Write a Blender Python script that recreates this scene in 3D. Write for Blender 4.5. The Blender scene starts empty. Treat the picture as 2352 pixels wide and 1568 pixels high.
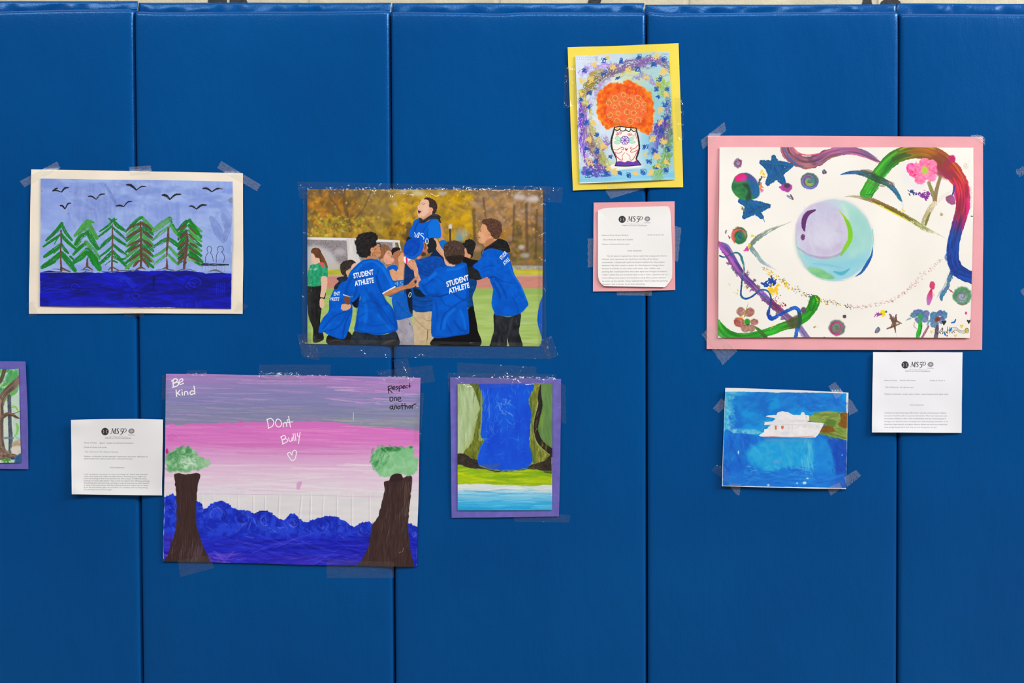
import bpy, bmesh, math, random
import numpy as np
from mathutils import Matrix, Vector

# ------------------------------------------------------------------ camera
IMG_W, IMG_H = 2352.0, 1568.0
LENS = 35.0
F = IMG_W * LENS / 36.0                     # focal length in photo pixels
DIST = F * 1.034e-3                         # pads are 24 in wide -> about 1.03 mm per pixel
ZC = 1.14
PITCH, YAW, ROLL = math.radians(-1.2), math.radians(-1.0), 0.0
scene = bpy.context.scene
cam_data = bpy.data.cameras.new('camera')
cam_data.lens = LENS; cam_data.sensor_width = 36.0; cam_data.sensor_fit = 'HORIZONTAL'
cam_data.clip_start = 0.05
cam = bpy.data.objects.new('camera', cam_data)
scene.collection.objects.link(cam)
cam.rotation_euler = (math.radians(90) + PITCH, ROLL, YAW)
_R = cam.rotation_euler.to_matrix()
_axis = _R @ Vector((0, 0, -1))
_t = DIST / _axis.y
cam.location = Vector((0, 0, ZC)) - _axis * _t
scene.camera = cam
CAM = np.array(cam.location); RM = np.array(_R)

def W(px, py, d=0.0):
    """photo pixel -> world point on the vertical plane that lies d metres in front of the pad faces"""
    px = np.asarray(px, float); py = np.asarray(py, float); d = np.asarray(d, float)
    px, py, d = np.broadcast_arrays(px, py, d)
    ray = np.stack([(px - IMG_W/2)/F, -(py - IMG_H/2)/F, -np.ones_like(px)], -1) @ RM.T
    t = (-d - CAM[1]) / ray[..., 1]
    return CAM + ray * t[..., None]

# ------------------------------------------------------------------ light
world = bpy.data.worlds.new('gym_air'); scene.world = world
world.use_nodes = True
bg = world.node_tree.nodes['Background']
bg.inputs[0].default_value = (0.93, 0.96, 1.0, 1); bg.inputs[1].default_value = 0.20

def area(name, loc, target, sx, sy, power, col=(1, 1, 1)):
    l = bpy.data.lights.new(name, 'AREA'); l.shape = 'RECTANGLE'; l.size = sx; l.size_y = sy
    l.energy = power; l.color = col
    o = bpy.data.objects.new(name, l); scene.collection.objects.link(o)
    o.location = loc
    o.rotation_euler = (Vector(target) - Vector(loc)).to_track_quat('-Z', 'Y').to_euler()
    return o
# high gym luminaires hung from the ceiling in front of the wall, the strongest to the upper right
area('ceiling_light_right_offscreen', (6.8, -2.7, 5.6), (0.0, 0, 1.2), 3.0, 1.6, 700)
area('ceiling_light_middle_offscreen', (1.0, -4.2, 6.0), (0, 0, 1.2), 3.0, 1.2, 185)
area('ceiling_light_left_offscreen', (-3.6, -4.2, 6.0), (0, 0, 1.2), 3.0, 1.2, 165)
vs = scene.view_settings
scene.display_settings.display_device = 'sRGB'
vs.view_transform = 'Standard'; vs.look = 'None'; vs.gamma = 1.0
vs.use_curve_mapping = False
vs.exposure = 0.0

# ------------------------------------------------------------------ helpers: objects
def lin(c):
    c = np.asarray(c, float)/255.0
    return tuple(np.where(c <= 0.04045, c/12.92, ((c+0.055)/1.055)**2.4)) + (1.0,)

COL = scene.collection
def mesh_obj(name, verts, faces, mat, parent=None, smooth=False, uvs=None):
    me = bpy.data.meshes.new(name)
    me.from_pydata([tuple(v) for v in verts], [], [tuple(f) for f in faces])
    if uvs is not None:
        ul = me.uv_layers.new(name='UVMap')
        idx = np.empty(len(me.loops), dtype=np.int32)
        me.loops.foreach_get('vertex_index', idx)
        ul.data.foreach_set('uv', np.asarray(uvs, np.float32)[idx].ravel())
    if smooth:
        me.polygons.foreach_set('use_smooth', [True]*len(me.polygons))
    me.materials.append(mat)
    me.update()
    o = bpy.data.objects.new(name, me); COL.objects.link(o)
    if parent is not None: o.parent = parent
    return o

def thing(name, label, cat, loc=(0, 0, 0), group=None):
    o = bpy.data.objects.new(name, None); COL.objects.link(o)
    o.empty_display_size = 0.05
    o['label'] = label; o['category'] = cat
    if group: o['group'] = group
    return o

def grid_faces(nu, nv):
    f = []
    for j in range(nv):
        for i in range(nu):
            a = j*(nu+1)+i
            f.append((a, a+1, a+nu+2, a+nu+1))
    return f

class Nodes:
    def __init__(s, name):
        s.m = bpy.data.materials.new(name); s.m.use_nodes = True
        s.nt = s.m.node_tree; s.b = s.nt.nodes['Principled BSDF']; s.out = s.nt.nodes['Material Output']
    def n(s, t, **kw):
        nd = s.nt.nodes.new(t)
        for k, v in kw.items():
            if k in nd.inputs: nd.inputs[k].default_value = v
            else: setattr(nd, k, v)
        return nd
    def l(s, a, b): s.nt.links.new(a, b)
    def coord(s, scale=(1, 1, 1), kind='Object'):
        t = s.n('ShaderNodeTexCoord'); m = s.n('ShaderNodeMapping')
        m.inputs['Scale'].default_value = scale
        s.l(t.outputs[kind], m.inputs[0]); return m.outputs[0]
    def noise(s, vec, scale=5, detail=4, rough=0.5):
        nd = s.n('ShaderNodeTexNoise'); nd.inputs['Scale'].default_value = scale
        nd.inputs['Detail'].default_value = detail; nd.inputs['Roughness'].default_value = rough
        s.l(vec, nd.inputs['Vector']); return nd.outputs['Fac']
    def ramp(s, fac, stops):
        r = s.n('ShaderNodeValToRGB')
        while len(r.color_ramp.elements) < len(stops): r.color_ramp.elements.new(0.5)
        for e, (p, c) in zip(r.color_ramp.elements, stops): e.position = p; e.color = c
        s.l(fac, r.inputs[0]); return r.outputs[0]
    def bump(s, h, strength, dist, prev=None):
        b = s.n('ShaderNodeBump'); b.inputs['Strength'].default_value = strength
        b.inputs['Distance'].default_value = dist
        s.l(h, b.inputs['Height'])
        if prev is not None: s.l(prev, b.inputs['Normal'])
        return b.outputs[0]

def mat_vinyl():
    k = Nodes('blue_vinyl')
    v = k.coord()
    big = k.noise(v, 2.2, 3)
    c = k.ramp(big, [(0.3, lin((0, 69, 134))), (0.7, lin((0, 76, 142)))])
    k.l(c, k.b.inputs['Base Color'])
    k.b.inputs['Roughness'].default_value = 0.24
    k.b.inputs['Specular Tint'].default_value = (0.30, 0.62, 1.0, 1)
    k.b.inputs['Specular IOR Level'].default_value = 0.40
    wv = k.n('ShaderNodeTexWave', wave_type='BANDS', bands_direction='X'); 
    wv.inputs['Scale'].default_value = 190; wv.inputs['Distortion'].default_value = 1.2
    wv.inputs['Detail'].default_value = 1; wv.inputs['Detail Scale'].default_value = 0.4
    k.l(v, wv.inputs['Vector'])
    h1 = k.bump(wv.outputs['Fac'], 0.10, 0.0006)
    h2 = k.bump(k.noise(v, 260, 2), 0.25, 0.001, h1)
    h3 = k.bump(k.noise(k.coord((1, 1, 0.45)), 46, 3), 0.20, 0.004, h2)
    h4 = k.bump(k.noise(k.coord((1, 1, 0.5)), 7, 2), 0.18, 0.02, h3)
    vor = k.n('ShaderNodeTexVoronoi'); vor.inputs['Scale'].default_value = 3.4
    k.l(k.coord((1, 0, 1)), vor.inputs['Vector'])
    dent = k.ramp(vor.outputs['Distance'], [(0.0, (0, 0, 0, 1)), (0.030, (1, 1, 1, 1))])
    h5 = k.bump(dent, 0.5, 0.0025, h4)
    k.l(h5, k.b.inputs['Normal'])
    return k.m

def mat_plain(name, rgb, rough=0.6, spec=0.3, var=0.05, nscale=40, bump=0.0, bscale=200, sc=(1, 1, 1)):
    k = Nodes(name)
    v = k.coord(sc)
    a = np.array(rgb, float)
    c = k.ramp(k.noise(v, nscale, 4), [(0.3, lin(np.clip(a*(1-var), 0, 255))), (0.7, lin(np.clip(a*(1+var), 0, 255)))])
    k.l(c, k.b.inputs['Base Color'])
    k.b.inputs['Roughness'].default_value = rough
    k.b.inputs['Specular IOR Level'].default_value = spec
    if bump:
        k.l(k.bump(k.noise(v, bscale, 3), bump, 0.001), k.b.inputs['Normal'])
    return k.m

def mat_image(name, img, rough=0.55, spec=0.3, bump=0.0, bdist=0.0006):
    k = Nodes(name)
    t = k.n('ShaderNodeTexImage'); t.image = img; t.extension = 'EXTEND'; t.interpolation = 'Linear'
    uv = k.n('ShaderNodeUVMap'); uv.uv_map = 'UVMap'
    k.l(uv.outputs[0], t.inputs[0])
    k.l(t.outputs[0], k.b.inputs['Base Color'])
    k.b.inputs['Roughness'].default_value = rough
    k.b.inputs['Specular IOR Level'].default_value = spec
    if bump:
        k.l(k.bump(t.outputs[0], bump, bdist), k.b.inputs['Normal'])
    return k.m

def mat_tape(name, haze, gloss, wrinkle, rough):
    """thin clear adhesive tape: mostly see-through film with a faint haze and a surface reflection"""
    k = Nodes(name)
    nt = k.nt; nt.nodes.remove(k.b)
    v = k.coord()
    nrm = k.bump(k.noise(k.coord((1, 1, 1)), 38, 3, 0.6), wrinkle, 0.006)
    vor = k.n('ShaderNodeTexVoronoi', feature='DISTANCE_TO_EDGE'); vor.inputs['Scale'].default_value = 26
    k.l(k.coord((1.0, 1.0, 0.55)), vor.inputs['Vector'])
    cr = k.ramp(vor.outputs['Distance'], [(0.0, (1, 1, 1, 1)), (0.035, (0, 0, 0, 1))])
    nrm = k.bump(cr, wrinkle*0.8, 0.0012, nrm)
    dots = k.ramp(k.noise(v, 330, 1), [(0.66, (0, 0, 0, 1)), (0.72, (1, 1, 1, 1))])
    nrm = k.bump(dots, wrinkle, 0.0012, nrm)
    tr = k.n('ShaderNodeBsdfTransparent'); tr.inputs[0].default_value = (0.97, 0.98, 0.97, 1)
    df = k.n('ShaderNodeBsdfDiffuse'); df.inputs[0].default_value = (0.92, 0.94, 0.96, 1)
    gl = k.n('ShaderNodeBsdfGlossy'); gl.inputs[0].default_value = (1, 1, 1, 1); gl.inputs['Roughness'].default_value = rough
    k.l(nrm, gl.inputs['Normal'])
    m1 = k.n('ShaderNodeMixShader'); m2 = k.n('ShaderNodeMixShader')
    sp = k.ramp(k.noise(v, 420, 2), [(0.35, (haze*0.6,)*3+(1,)), (0.7, (haze*1.5,)*3+(1,))])
    k.l(sp, m1.inputs[0]); k.l(tr.outputs[0], m1.inputs[1]); k.l(df.outputs[0], m1.inputs[2])
    m2.inputs[0].default_value = gloss
    k.l(m1.outputs[0], m2.inputs[1]); k.l(gl.outputs[0], m2.inputs[2])
    k.l(m2.outputs[0], k.out.inputs[0])
    return k.m

M_VINYL = mat_vinyl()
M_BLOCK = mat_plain('cream_painted_block', (208, 199, 172), 0.75, 0.2, 0.05, 14, 0.9, 130)
M_MORTAR = mat_plain('cream_painted_joint', (206, 198, 174), 0.75, 0.2, 0.04, 20, 0.4, 150)
M_BLACKP = mat_plain('black_wall_paint', (28, 26, 26), 0.45, 0.5, 0.2, 60, 0.8, 130)
M_FLOOR = mat_plain('maple_floor', (140, 122, 100), 0.35, 0.4, 0.12, 6, 0, 200, (8, 1, 1))
M_TAPE = mat_tape('matte_tape', 0.085, 0.05, 0.10, 0.35)
M_CLEAR = mat_tape('clear_packing_tape', 0.006, 0.05, 0.9, 0.12)

rng = np.random.default_rng(7)

# ------------------------------------------------------------------ helpers: painter (colour of flat prints and paintings)
_LAT = rng.random((256, 256)).astype(np.float32)
def vnoise(x, y, seed=0):
    x = x + seed*37.17; y = y + seed*91.73
    xi = np.floor(x).astype(np.int32); yi = np.floor(y).astype(np.int32)
    fx = (x-xi).astype(np.float32); fy = (y-yi).astype(np.float32)
    fx = fx*fx*(3-2*fx); fy = fy*fy*(3-2*fy)
    a = _LAT[yi & 255, xi & 255]; b = _LAT[yi & 255, (xi+1) & 255]
    c = _LAT[(yi+1) & 255, xi & 255]; d = _LAT[(yi+1) & 255, (xi+1) & 255]
    return (a*(1-fx)+b*fx)*(1-fy) + (c*(1-fx)+d*fx)*fy
def fbm(x, y, seed=0, octv=3):
    s = 0; a = 0.5; t = 0
    for o in range(octv):
        s = s + a*vnoise(x*2**o, y*2**o, seed+o*5); t += a; a *= 0.5
    v = s/t
    return np.clip((v-0.5)*1.7+0.5, 0, 1)
def sstep(a, b, x):
    t = np.clip((x-a)/(b-a+1e-9), 0, 1); return t*t*(3-2*t)
def box(a, r):
    r = int(round(r))
    if r < 1: return a
    for ax in (0, 1):
        p = np.pad(a, [(r+1, r) if k == ax else (0, 0) for k in (0, 1)], mode='edge')
        c = np.cumsum(p, axis=ax, dtype=np.float64)
        a = ((c[2*r+1:] - c[:-2*r-1]) if ax == 0 else (c[:, 2*r+1:] - c[:, :-2*r-1]))/(2*r+1)
    return a.astype(np.float32)
def smooth_curve(pts, step, closed=False):
    p = np.asarray(pts, float)
    if len(p) < 3 and not closed:
        q = [p[0]]
        L = np.linalg.norm(p[1, :2]-p[0, :2]); n = max(2, int(L/step))
        return np.array([p[0]+(p[1]-p[0])*i/n for i in range(n+1)])
    if closed: e = np.vstack([p[-1], p, p[0], p[1]])
    else: e = np.vstack([2*p[0]-p[1], p, 2*p[-1]-p[-2]])
    out = []
    for i in range(1, len(e)-2):
        a, b, c, d = e[i-1], e[i], e[i+1], e[i+2]
        n = max(2, int(np.linalg.norm(c[:2]-b[:2])/step))
        t = np.linspace(0, 1, n, endpoint=False)[:, None]
        out.append(0.5*((2*b)+(c-a)*t+(2*a-5*b+4*c-d)*t*t+(3*b-a-3*c+d)*t**3))
    if not closed: out.append(p[-1:])
    return np.vstack(out)
def cover(edges, h, w, ss=4):
    """anti-aliased coverage of directed edges (N,4: x0 y0 x1 y1)"""
    buf = np.zeros((h*ss, w+2), np.float32)
    e = np.asarray(edges, float)
    y0 = e[:, 1]*ss; y1 = e[:, 3]*ss
    sg = np.where(y1 > y0, 1.0, -1.0)
    lo = np.minimum(y0, y1); hi = np.maximum(y0, y1)
    r0 = np.clip(np.ceil(lo-0.5).astype(int), 0, h*ss); r1 = np.clip(np.ceil(hi-0.5).astype(int), 0, h*ss)
    n = np.maximum(r1-r0, 0); tot = int(n.sum())
    if tot == 0: return np.zeros((h, w), np.float32)
    idx = np.repeat(np.arange(len(e)), n)
    off = np.arange(tot) - np.repeat(np.cumsum(n)-n, n)
    row = r0[idx]+off
    t = ((row+0.5)-y0[idx])/(y1[idx]-y0[idx])
    x = np.clip(e[idx, 0]+t*(e[idx, 2]-e[idx, 0]), 0, w-1e-3)
    xi = x.astype(int); fx = x-xi
    np.add.at(buf, (row, xi), sg[idx]*(1-fx)); np.add.at(buf, (row, xi+1), sg[idx]*fx)
    c = np.abs(np.cumsum(buf[:, :w], axis=1))
    return np.clip(c, 0, 1).reshape(h, ss, w).mean(1).astype(np.float32)

class Canvas:
    def __init__(s, x0, y0, x1, y1, S, bg):
        s.x0, s.y0, s.S = x0, y0, S
        s.w = int((x1-x0)*S); s.h = int((y1-y0)*S); s.x1 = x0+s.w/S; s.y1 = y0+s.h/S
        s.a = np.empty((s.h, s.w, 3), np.float32); s.a[:] = np.array(bg, np.float32)
        s.ox, s.oy, s.k = 0, 0, 1
        s.seed = 1
    def at(s, ox, oy, k): s.ox, s.oy, s.k = ox, oy, k
    def P(s, pts):
        p = np.asarray(pts, float).reshape(-1, np.asarray(pts).shape[-1]).copy()
        p[:, 0] = (s.ox+p[:, 0]/s.k-s.x0)*s.S; p[:, 1] = (s.oy+p[:, 1]/s.k-s.y0)*s.S
        return p
    def L(s, v): return v*s.S/s.k
    def win(s, lo, hi, pad):
        xa = max(0, int(lo[0]-pad)); ya = max(0, int(lo[1]-pad))
        xb = min(s.w, int(hi[0]+pad)+2); yb = min(s.h, int(hi[1]+pad)+2)
        return xa, ya, xb, yb
    def blend(s, xa, ya, col, al):
        h, w = al.shape
        r = s.a[ya:ya+h, xa:xa+w]
        r += (np.asarray(col, np.float32)-r)*al[..., None]
    def texcol(s, col, tex, X, Y):
        """tex: (colour2, sx, sy[, sharp]) mixes towards colour2 with stretched noise"""
        c = np.asarray(col, np.float32)
        if tex is None: return c
        s.seed += 1
        n = fbm(X/max(s.L(tex[1]), 0.6), Y/max(s.L(tex[2]), 0.6), s.seed, 3)
        if len(tex) > 3: n = sstep(0.5-0.5/tex[3], 0.5+0.5/tex[3], n)
        return c + (np.asarray(tex[0], np.float32)-c)*n[..., None]
    def poly(s, pts, col, alpha=1.0, feather=0.0, rough=0.0, rs=6.0, sm=True, tex=None, dry=0.0, dscale=(3, 3), grad=None):
        p = s.P(pts); s.seed += 1
        if sm: p = smooth_curve(p, max(1.0, s.L(3)), True)
        if rough:
            if not sm:
                q = []
                for i in range(len(p)):
                    a, b = p[i], p[(i+1) % len(p)]
                    n = max(1, int(np.linalg.norm(b-a)/max(1.0, s.L(rs)*0.3)))
                    q += [a+(b-a)*j/n for j in range(n)]
                p = np.array(q)
            L = s.L(rs)
            p = p + (np.stack([vnoise(p[:, 0]/L, p[:, 1]/L, s.seed), vnoise(p[:, 0]/L, p[:, 1]/L, s.seed+3)], 1)-0.5)*2*s.L(rough)
        f = s.L(feather)
        xa, ya, xb, yb = s.win(p.min(0), p.max(0), f*2+2)
        if xb <= xa or yb <= ya: return
        q = p-[xa, ya]
        e = np.hstack([q, np.roll(q, -1, 0)])
        m = cover(e, yb-ya, xb-xa)
        if f >= 0.6: m = box(box(m, f), f*0.6)
        Y, X = np.mgrid[ya:yb, xa:xb].astype(np.float32)
        if dry:
            s.seed += 1
            n = fbm(X/max(s.L(dscale[0]), 0.7), Y/max(s.L(dscale[1]), 0.7), s.seed, 3)
            m = m*sstep(dry-0.12, dry+0.12, n)
        c = s.texcol(col, tex, X, Y)
        if grad is not None:                      # [(ax,ay),(bx,by),[(t,col),...]]
            A, B = s.P([grad[0], grad[1]]); d = B-A
            t = ((X-A[0])*d[0]+(Y-A[1])*d[1])/(d@d)
            st = grad[2]; gc = np.stack([np.interp(t, [z[0] for z in st], [z[1][k] for z in st]) for k in range(3)], -1)
            c = gc if tex is None else c*0.5+gc*0.5
        s.blend(xa, ya, c, m*alpha)
    def rect(s, x0, y0, x1, y1, col, **kw):
        kw.setdefault('sm', False)
        s.poly([(x0, y0), (x1, y0), (x1, y1), (x0, y1)], col, **kw)
    def stroke(s, pts, w, col, alpha=1.0, feather=0.8, rough=0.0, rs=5.0, dry=0.0, var=0.0, bl=40.0, bw=2.0, dm=0.8, closed=False):
        """brush stroke: pts (x,y), w width or list, col colour or list along the stroke; dry 0..1 breaks it up in bristle lines"""
        p = np.asarray(pts, float)[:, :2]; n0 = len(p)
        ws = np.full(n0, float(w)) if np.isscalar(w) else np.interp(np.linspace(0, 1, n0), np.linspace(0, 1, len(w)), w)
        cs = np.asarray(col, float)
        if cs.ndim == 1: cs = np.repeat(cs[None], n0, 0)
        else: cs = np.stack([np.interp(np.linspace(0, 1, n0), np.linspace(0, 1, len(cs)), cs[:, k]) for k in range(3)], 1)
        q = np.hstack([s.P(p), s.L(ws)[:, None]/2, cs])
        mr = float(q[:, 2].max())
        q = smooth_curve(q, max(1.0, mr*0.6, s.L(3.0)), closed)
        if closed: q = np.vstack([q, q[:1]])
        q[:, 2] = np.maximum(q[:, 2], 0.35)
        s.seed += 1; sd = s.seed
        pad = mr*(1+rough)+s.L(feather)+2
        xa, ya, xb, yb = s.win(q[:, :2].min(0), q[:, :2].max(0), pad)
        if xb <= xa or yb <= ya: return
        h, w_ = yb-ya, xb-xa
        best = np.full((h, w_), 1e9, np.float32); T = np.zeros((h, w_), np.float32); SD = np.zeros((h, w_), np.float32); R = np.ones((h, w_), np.float32)
        K = np.zeros((h, w_), np.float32)
        acc = 0.0
        for i in range(len(q)-1):
            a, b = q[i], q[i+1]; d = b[:2]-a[:2]; L2 = float(d@d)
            if L2 < 1e-9: continue
            Ls = math.sqrt(L2); rr = max(a[2], b[2])*(1+rough)+s.L(feather)+1
            x0 = max(xa, int(min(a[0], b[0])-rr)); x1 = min(xb, int(max(a[0], b[0])+rr)+2)
            y0 = max(ya, int(min(a[1], b[1])-rr)); y1 = min(yb, int(max(a[1], b[1])+rr)+2)
            if x1 <= x0 or y1 <= y0: acc += Ls; continue
            X = np.arange(x0, x1, dtype=np.float32)[None]-a[0]; Y = np.arange(y0, y1, dtype=np.float32)[:, None]-a[1]
            t0 = (X*d[0]+Y*d[1])/L2
            t = np.clip(t0, 0, 1)
            dx = X-t*d[0]; dy = Y-t*d[1]
            D = np.sqrt(dx*dx+dy*dy)
            r = a[2]+(b[2]-a[2])*t
            dn = D/r
            sl = (slice(y0-ya, y1-ya), slice(x0-xa, x1-xa))
            up = dn < best[sl]
            best[sl] = np.where(up, dn, best[sl]); T[sl] = np.where(up, acc+t0*Ls, T[sl])
            SD[sl] = np.where(up, np.sign(X*d[1]-Y*d[0])*D, SD[sl]); R[sl] = np.where(up, r, R[sl])
            K[sl] = np.where(up, i+t, K[sl])
            acc += Ls
        Y, X = np.mgrid[ya:yb, xa:xb].astype(np.float32)
        Re = R
        if rough:
            Ln = s.L(rs); Re = R*(1+rough*2*(fbm(X/Ln, Y/Ln, sd, 2)-0.5))
        f = max(s.L(feather), 0.7)
        m = np.clip((Re-best*R)/f+0.35, 0, 1)
        m[best > 1e8] = 0
        ki = np.clip(K, 0, len(q)-1.001); k0 = ki.astype(int); fr = (ki-k0)[..., None]
        C = q[k0, 3:6]*(1-fr)+q[np.minimum(k0+1, len(q)-1), 3:6]*fr
        if dry or var:
            bn = fbm(SD/max(s.L(bw), 0.6)+50, T/max(s.L(bl), 1)+20, sd+2, 2)
            if dry:
                m = m*sstep(dry-0.18, dry+0.12, bn*dm+(1-dm)*fbm(X/max(s.L(bw), .6), Y/max(s.L(bw), .6), sd+4, 1 if dm > .5 else 3))
            if var: C = np.clip(C*(1+var*2*(bn-0.5)[..., None]), 0, 255)
        s.blend(xa, ya, C.astype(np.float32), m*alpha)
    def dot(s, x, y, rx, col, ry=None, rot=0.0, **kw):
        ry = rx if ry is None else ry
        a = np.linspace(0, 2*np.pi, 14, endpoint=False); c, sn = math.cos(rot), math.sin(rot)
        s.poly([(x+rx*math.cos(t)*c-ry*math.sin(t)*sn, y+rx*math.cos(t)*sn+ry*math.sin(t)*c) for t in a], col, **kw)
    def dabs(s, region, n, size, cols, ang=0.0, aj=0.5, alpha=0.6, aspect=4.0, seed=0, feather=0.8, dry=0.0, wj=0.5, inside=None):
        """many short brush marks in region (x0,y0,x1,y1)"""
        r = np.random.default_rng(seed)
        for i in range(n):
            x = r.uniform(region[0], region[2]); y = r.uniform(region[1], region[3])
            if inside is not None and not inside(x, y): continue
            w = size*1.3*r.uniform(1-wj, 1+wj); a = ang+r.normal(0, aj); L = w*aspect*0.72/2
            dx, dy = math.cos(a)*L, math.sin(a)*L
            s.stroke([(x-dx, y-dy), (x+dx*.1, y+dy*.1+r.normal(0, w*.2)), (x+dx, y+dy)], [w*.7, w, w*.4], cols[r.integers(len(cols))],
                     alpha=alpha*r.uniform(.4, .95), feather=max(feather*1.5, w*.16), dry=dry)
    def blur(s, x0, y0, x1, y1, rad):
        (a, b), (c_, d) = s.P([(x0, y0), (x1, y1)])
        xa, ya, xb, yb = s.win((a, b), (c_, d), 0); rr = s.L(rad)
        for k in range(3): s.a[ya:yb, xa:xb, k] = box(box(s.a[ya:yb, xa:xb, k], rr), rr*.6)
    def text(s, body, x, y, size, col, ang=0.0, shear=0.0, width=None, bold=0.0, alpha=1.0, sx=1.0):
        """flat lettering; (x,y) left end of the baseline, size = cap height"""
        e, bw, cap = glyph_edges(body, bold)
        k = size/cap
        kx = k*sx if width is None else width/bw
        q = e.copy()
        def mp(px, py):
            X = px*kx+shear*py*k; Y = -py*k
            c, sn = math.cos(ang), math.sin(ang)
            return x+X*c-Y*sn, y+X*sn+Y*c
        ax, ay = mp(e[:, 0], e[:, 1]); bx, by = mp(e[:, 2], e[:, 3])
        A = s.P(np.stack([ax, ay], 1)); B = s.P(np.stack([bx, by], 1))
        lo = np.minimum(A.min(0), B.min(0)); hi = np.maximum(A.max(0), B.max(0))
        xa, ya, xb, yb = s.win(lo, hi, 2)
        if xb <= xa or yb <= ya: return
        m = cover(np.hstack([A-[xa, ya], B-[xa, ya]]), yb-ya, xb-xa)
        s.blend(xa, ya, np.asarray(col, np.float32), m*alpha)
    def image(s, name):
        im = bpy.data.images.new(name, s.w, s.h, alpha=False, float_buffer=False)
        px = np.ones((s.h, s.w, 4), np.float32)
        px[..., :3] = np.clip(s.a[::-1]/255.0, 0, 1)
        im.pixels.foreach_set(px.ravel()); im.update(); im.pack()
        return im

_GL = {}
def glyph_edges(body, bold):
    key = (body, bold)
    if key in _GL: return _GL[key]
    def get(b):
        cu = bpy.data.curves.new('lettering', 'FONT'); cu.body = b; cu.size = 1.0; cu.offset = bold
        cu.resolution_u = 3
        ob = bpy.data.objects.new('lettering', cu); COL.objects.link(ob)
        dg = bpy.context.evaluated_depsgraph_get(); dg.update()
        me = bpy.data.meshes.new_from_object(ob.evaluated_get(dg))
        co = np.empty(len(me.vertices)*3, np.float32); me.vertices.foreach_get('co', co); co = co.reshape(-1, 3)
        es = []
        for pl in me.polygons:
            v = list(pl.vertices)
            for i in range(len(v)): es.append((*co[v[i]][:2], *co[v[(i+1) % len(v)]][:2]))
        bpy.data.objects.remove(ob); bpy.data.curves.remove(cu); bpy.data.meshes.remove(me)
        return np.array(es, float)
    if ('cap',) not in _GL:
        c = get('H'); _GL[('cap',)] = c[:, 1].max()
    e = get(body)
    _GL[key] = (e, max(e[:, 0].max(), e[:, 2].max()), _GL[('cap',)])
    return _GL[key]

# ================================================================== the setting
WALL_D = -0.046
def slab(name, x0, x1, y0, y1, z0, z1, mat, parent=None, bevel=0.0):
    bm = bmesh.new()
    bmesh.ops.create_cube(bm, size=1)
    bmesh.ops.scale(bm, vec=(x1-x0, y1-y0, z1-z0), verts=bm.verts)
    bmesh.ops.translate(bm, vec=((x0+x1)/2, (y0+y1)/2, (z0+z1)/2), verts=bm.verts)
    if bevel: bmesh.ops.bevel(bm, geom=list(bm.edges), offset=bevel, segments=2, affect='EDGES')
    me = bpy.data.meshes.new(name); bm.to_mesh(me); bm.free()
    me.materials.append(mat)
    o = bpy.data.objects.new(name, me); COL.objects.link(o)
    if parent is not None: o.parent = parent
    return o

fl = slab('floor', -4.5, 4.5, -6.0, -WALL_D, -0.05, 0.0, M_FLOOR); fl['kind'] = 'structure'
wall = slab('wall_back', -4.5, 4.5, 0.0485, 0.25, 0.0, 3.2, M_MORTAR); wall['kind'] = 'structure'
joints = [263, 700, 1140, 1574, 2010]
jx = [float(W(p, 4, WALL_D)[0]) for p in joints]
sp = (jx[-1]-jx[0])/4
xs = [jx[0]+sp*i for i in range(-2, 8)]
zb = float(W(1176, 4, WALL_D)[2]) - 0.035
for r in range(4):
    z0, z1 = zb+0.2*r, zb+0.2*(r+1)
    for i in range(len(xs)-1):
        off = sp/2 if r % 2 else 0
        slab('block', xs[i]+off+0.006, xs[i+1]+off-0.006, 0.0462, 0.06, z0+0.005, z1-0.005, M_BLOCK, wall, 0.0025)
def flat_poly(name, pts, d, thick, mat, parent=None):
    a = W([p[0] for p in pts], [p[1] for p in pts], d); n = len(pts)
    b = a + np.array([0, thick, 0])
    f = [tuple(range(n))[::-1], tuple(range(n, 2*n))] + [(i, (i+1) % n, n+(i+1) % n, n+i) for i in range(n)]
    return mesh_obj(name, np.vstack([a, b]), f, mat, parent)
LET = [[(477, 14), (522, 14), (521, 0), (516, -90), (484, -90)],
       [(527, 14), (573, 14), (566, 0), (552, -90), (530, -90)],
       [(1348, 14), (1377, 14), (1381, 0), (1402, -80), (1374, -80), (1352, 0)],
       [(1978, 16), (2006, 16), (2002, 4), (2000, -70), (1985, -70), (1982, 2)],
       [(2018, 16), (2073, 16), (2068, 4), (2058, -4), (2056, -70), (2034, -70), (2032, -2), (2024, 4)]]
for pts in LET:
    flat_poly('painted_letter', pts, WALL_D+0.0008, 0.0006, M_BLACKP, wall)

# ------------------------------------------------------------------ wall pads
SEAM = [((-285, 24), (-263, 1568)), ((305, 24), (325, 1568)), ((895, 24), (906, 1568)), ((1485, 24), (1487, 1568)), ((2068, 24), (2063, 1568)), ((2650, 24), (2640, 1568))]
TOPS = [[(-285, 24), (0, 24), (150, 20), (310, 18)], [(305, 23), (360, 26), (560, 24), (750, 24), (895, 21)],
        [(895, 25), (1010, 26), (1150, 29), (1200, 26), (1485, 26)], [(1485, 24), (1530, 29), (1700, 27), (1800, 26), (2068, 24)],
        [(2068, 29), (2240, 30), (2650, 33)]]
LIPS = [(-285, 316, 4, 2.5), (318.5, 898, 6, 6.5), (901, 1480, 7, 7.5), (1482.5, 2058, 11, 10), (2059.5, 2650, 8, 9)]
PAD_LABEL = ['blue vinyl gym wall pad carrying the purple-framed forest painting',
             'blue vinyl gym wall pad mostly covered by the Be Kind tree painting',
             'blue vinyl gym wall pad behind the waterfall painting with purple border',
             'blue vinyl gym wall pad with the white yacht painting taped on it',
             'blue vinyl gym wall pad beneath the signed corner of the eye painting']
ZBOT = 0.0
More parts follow.
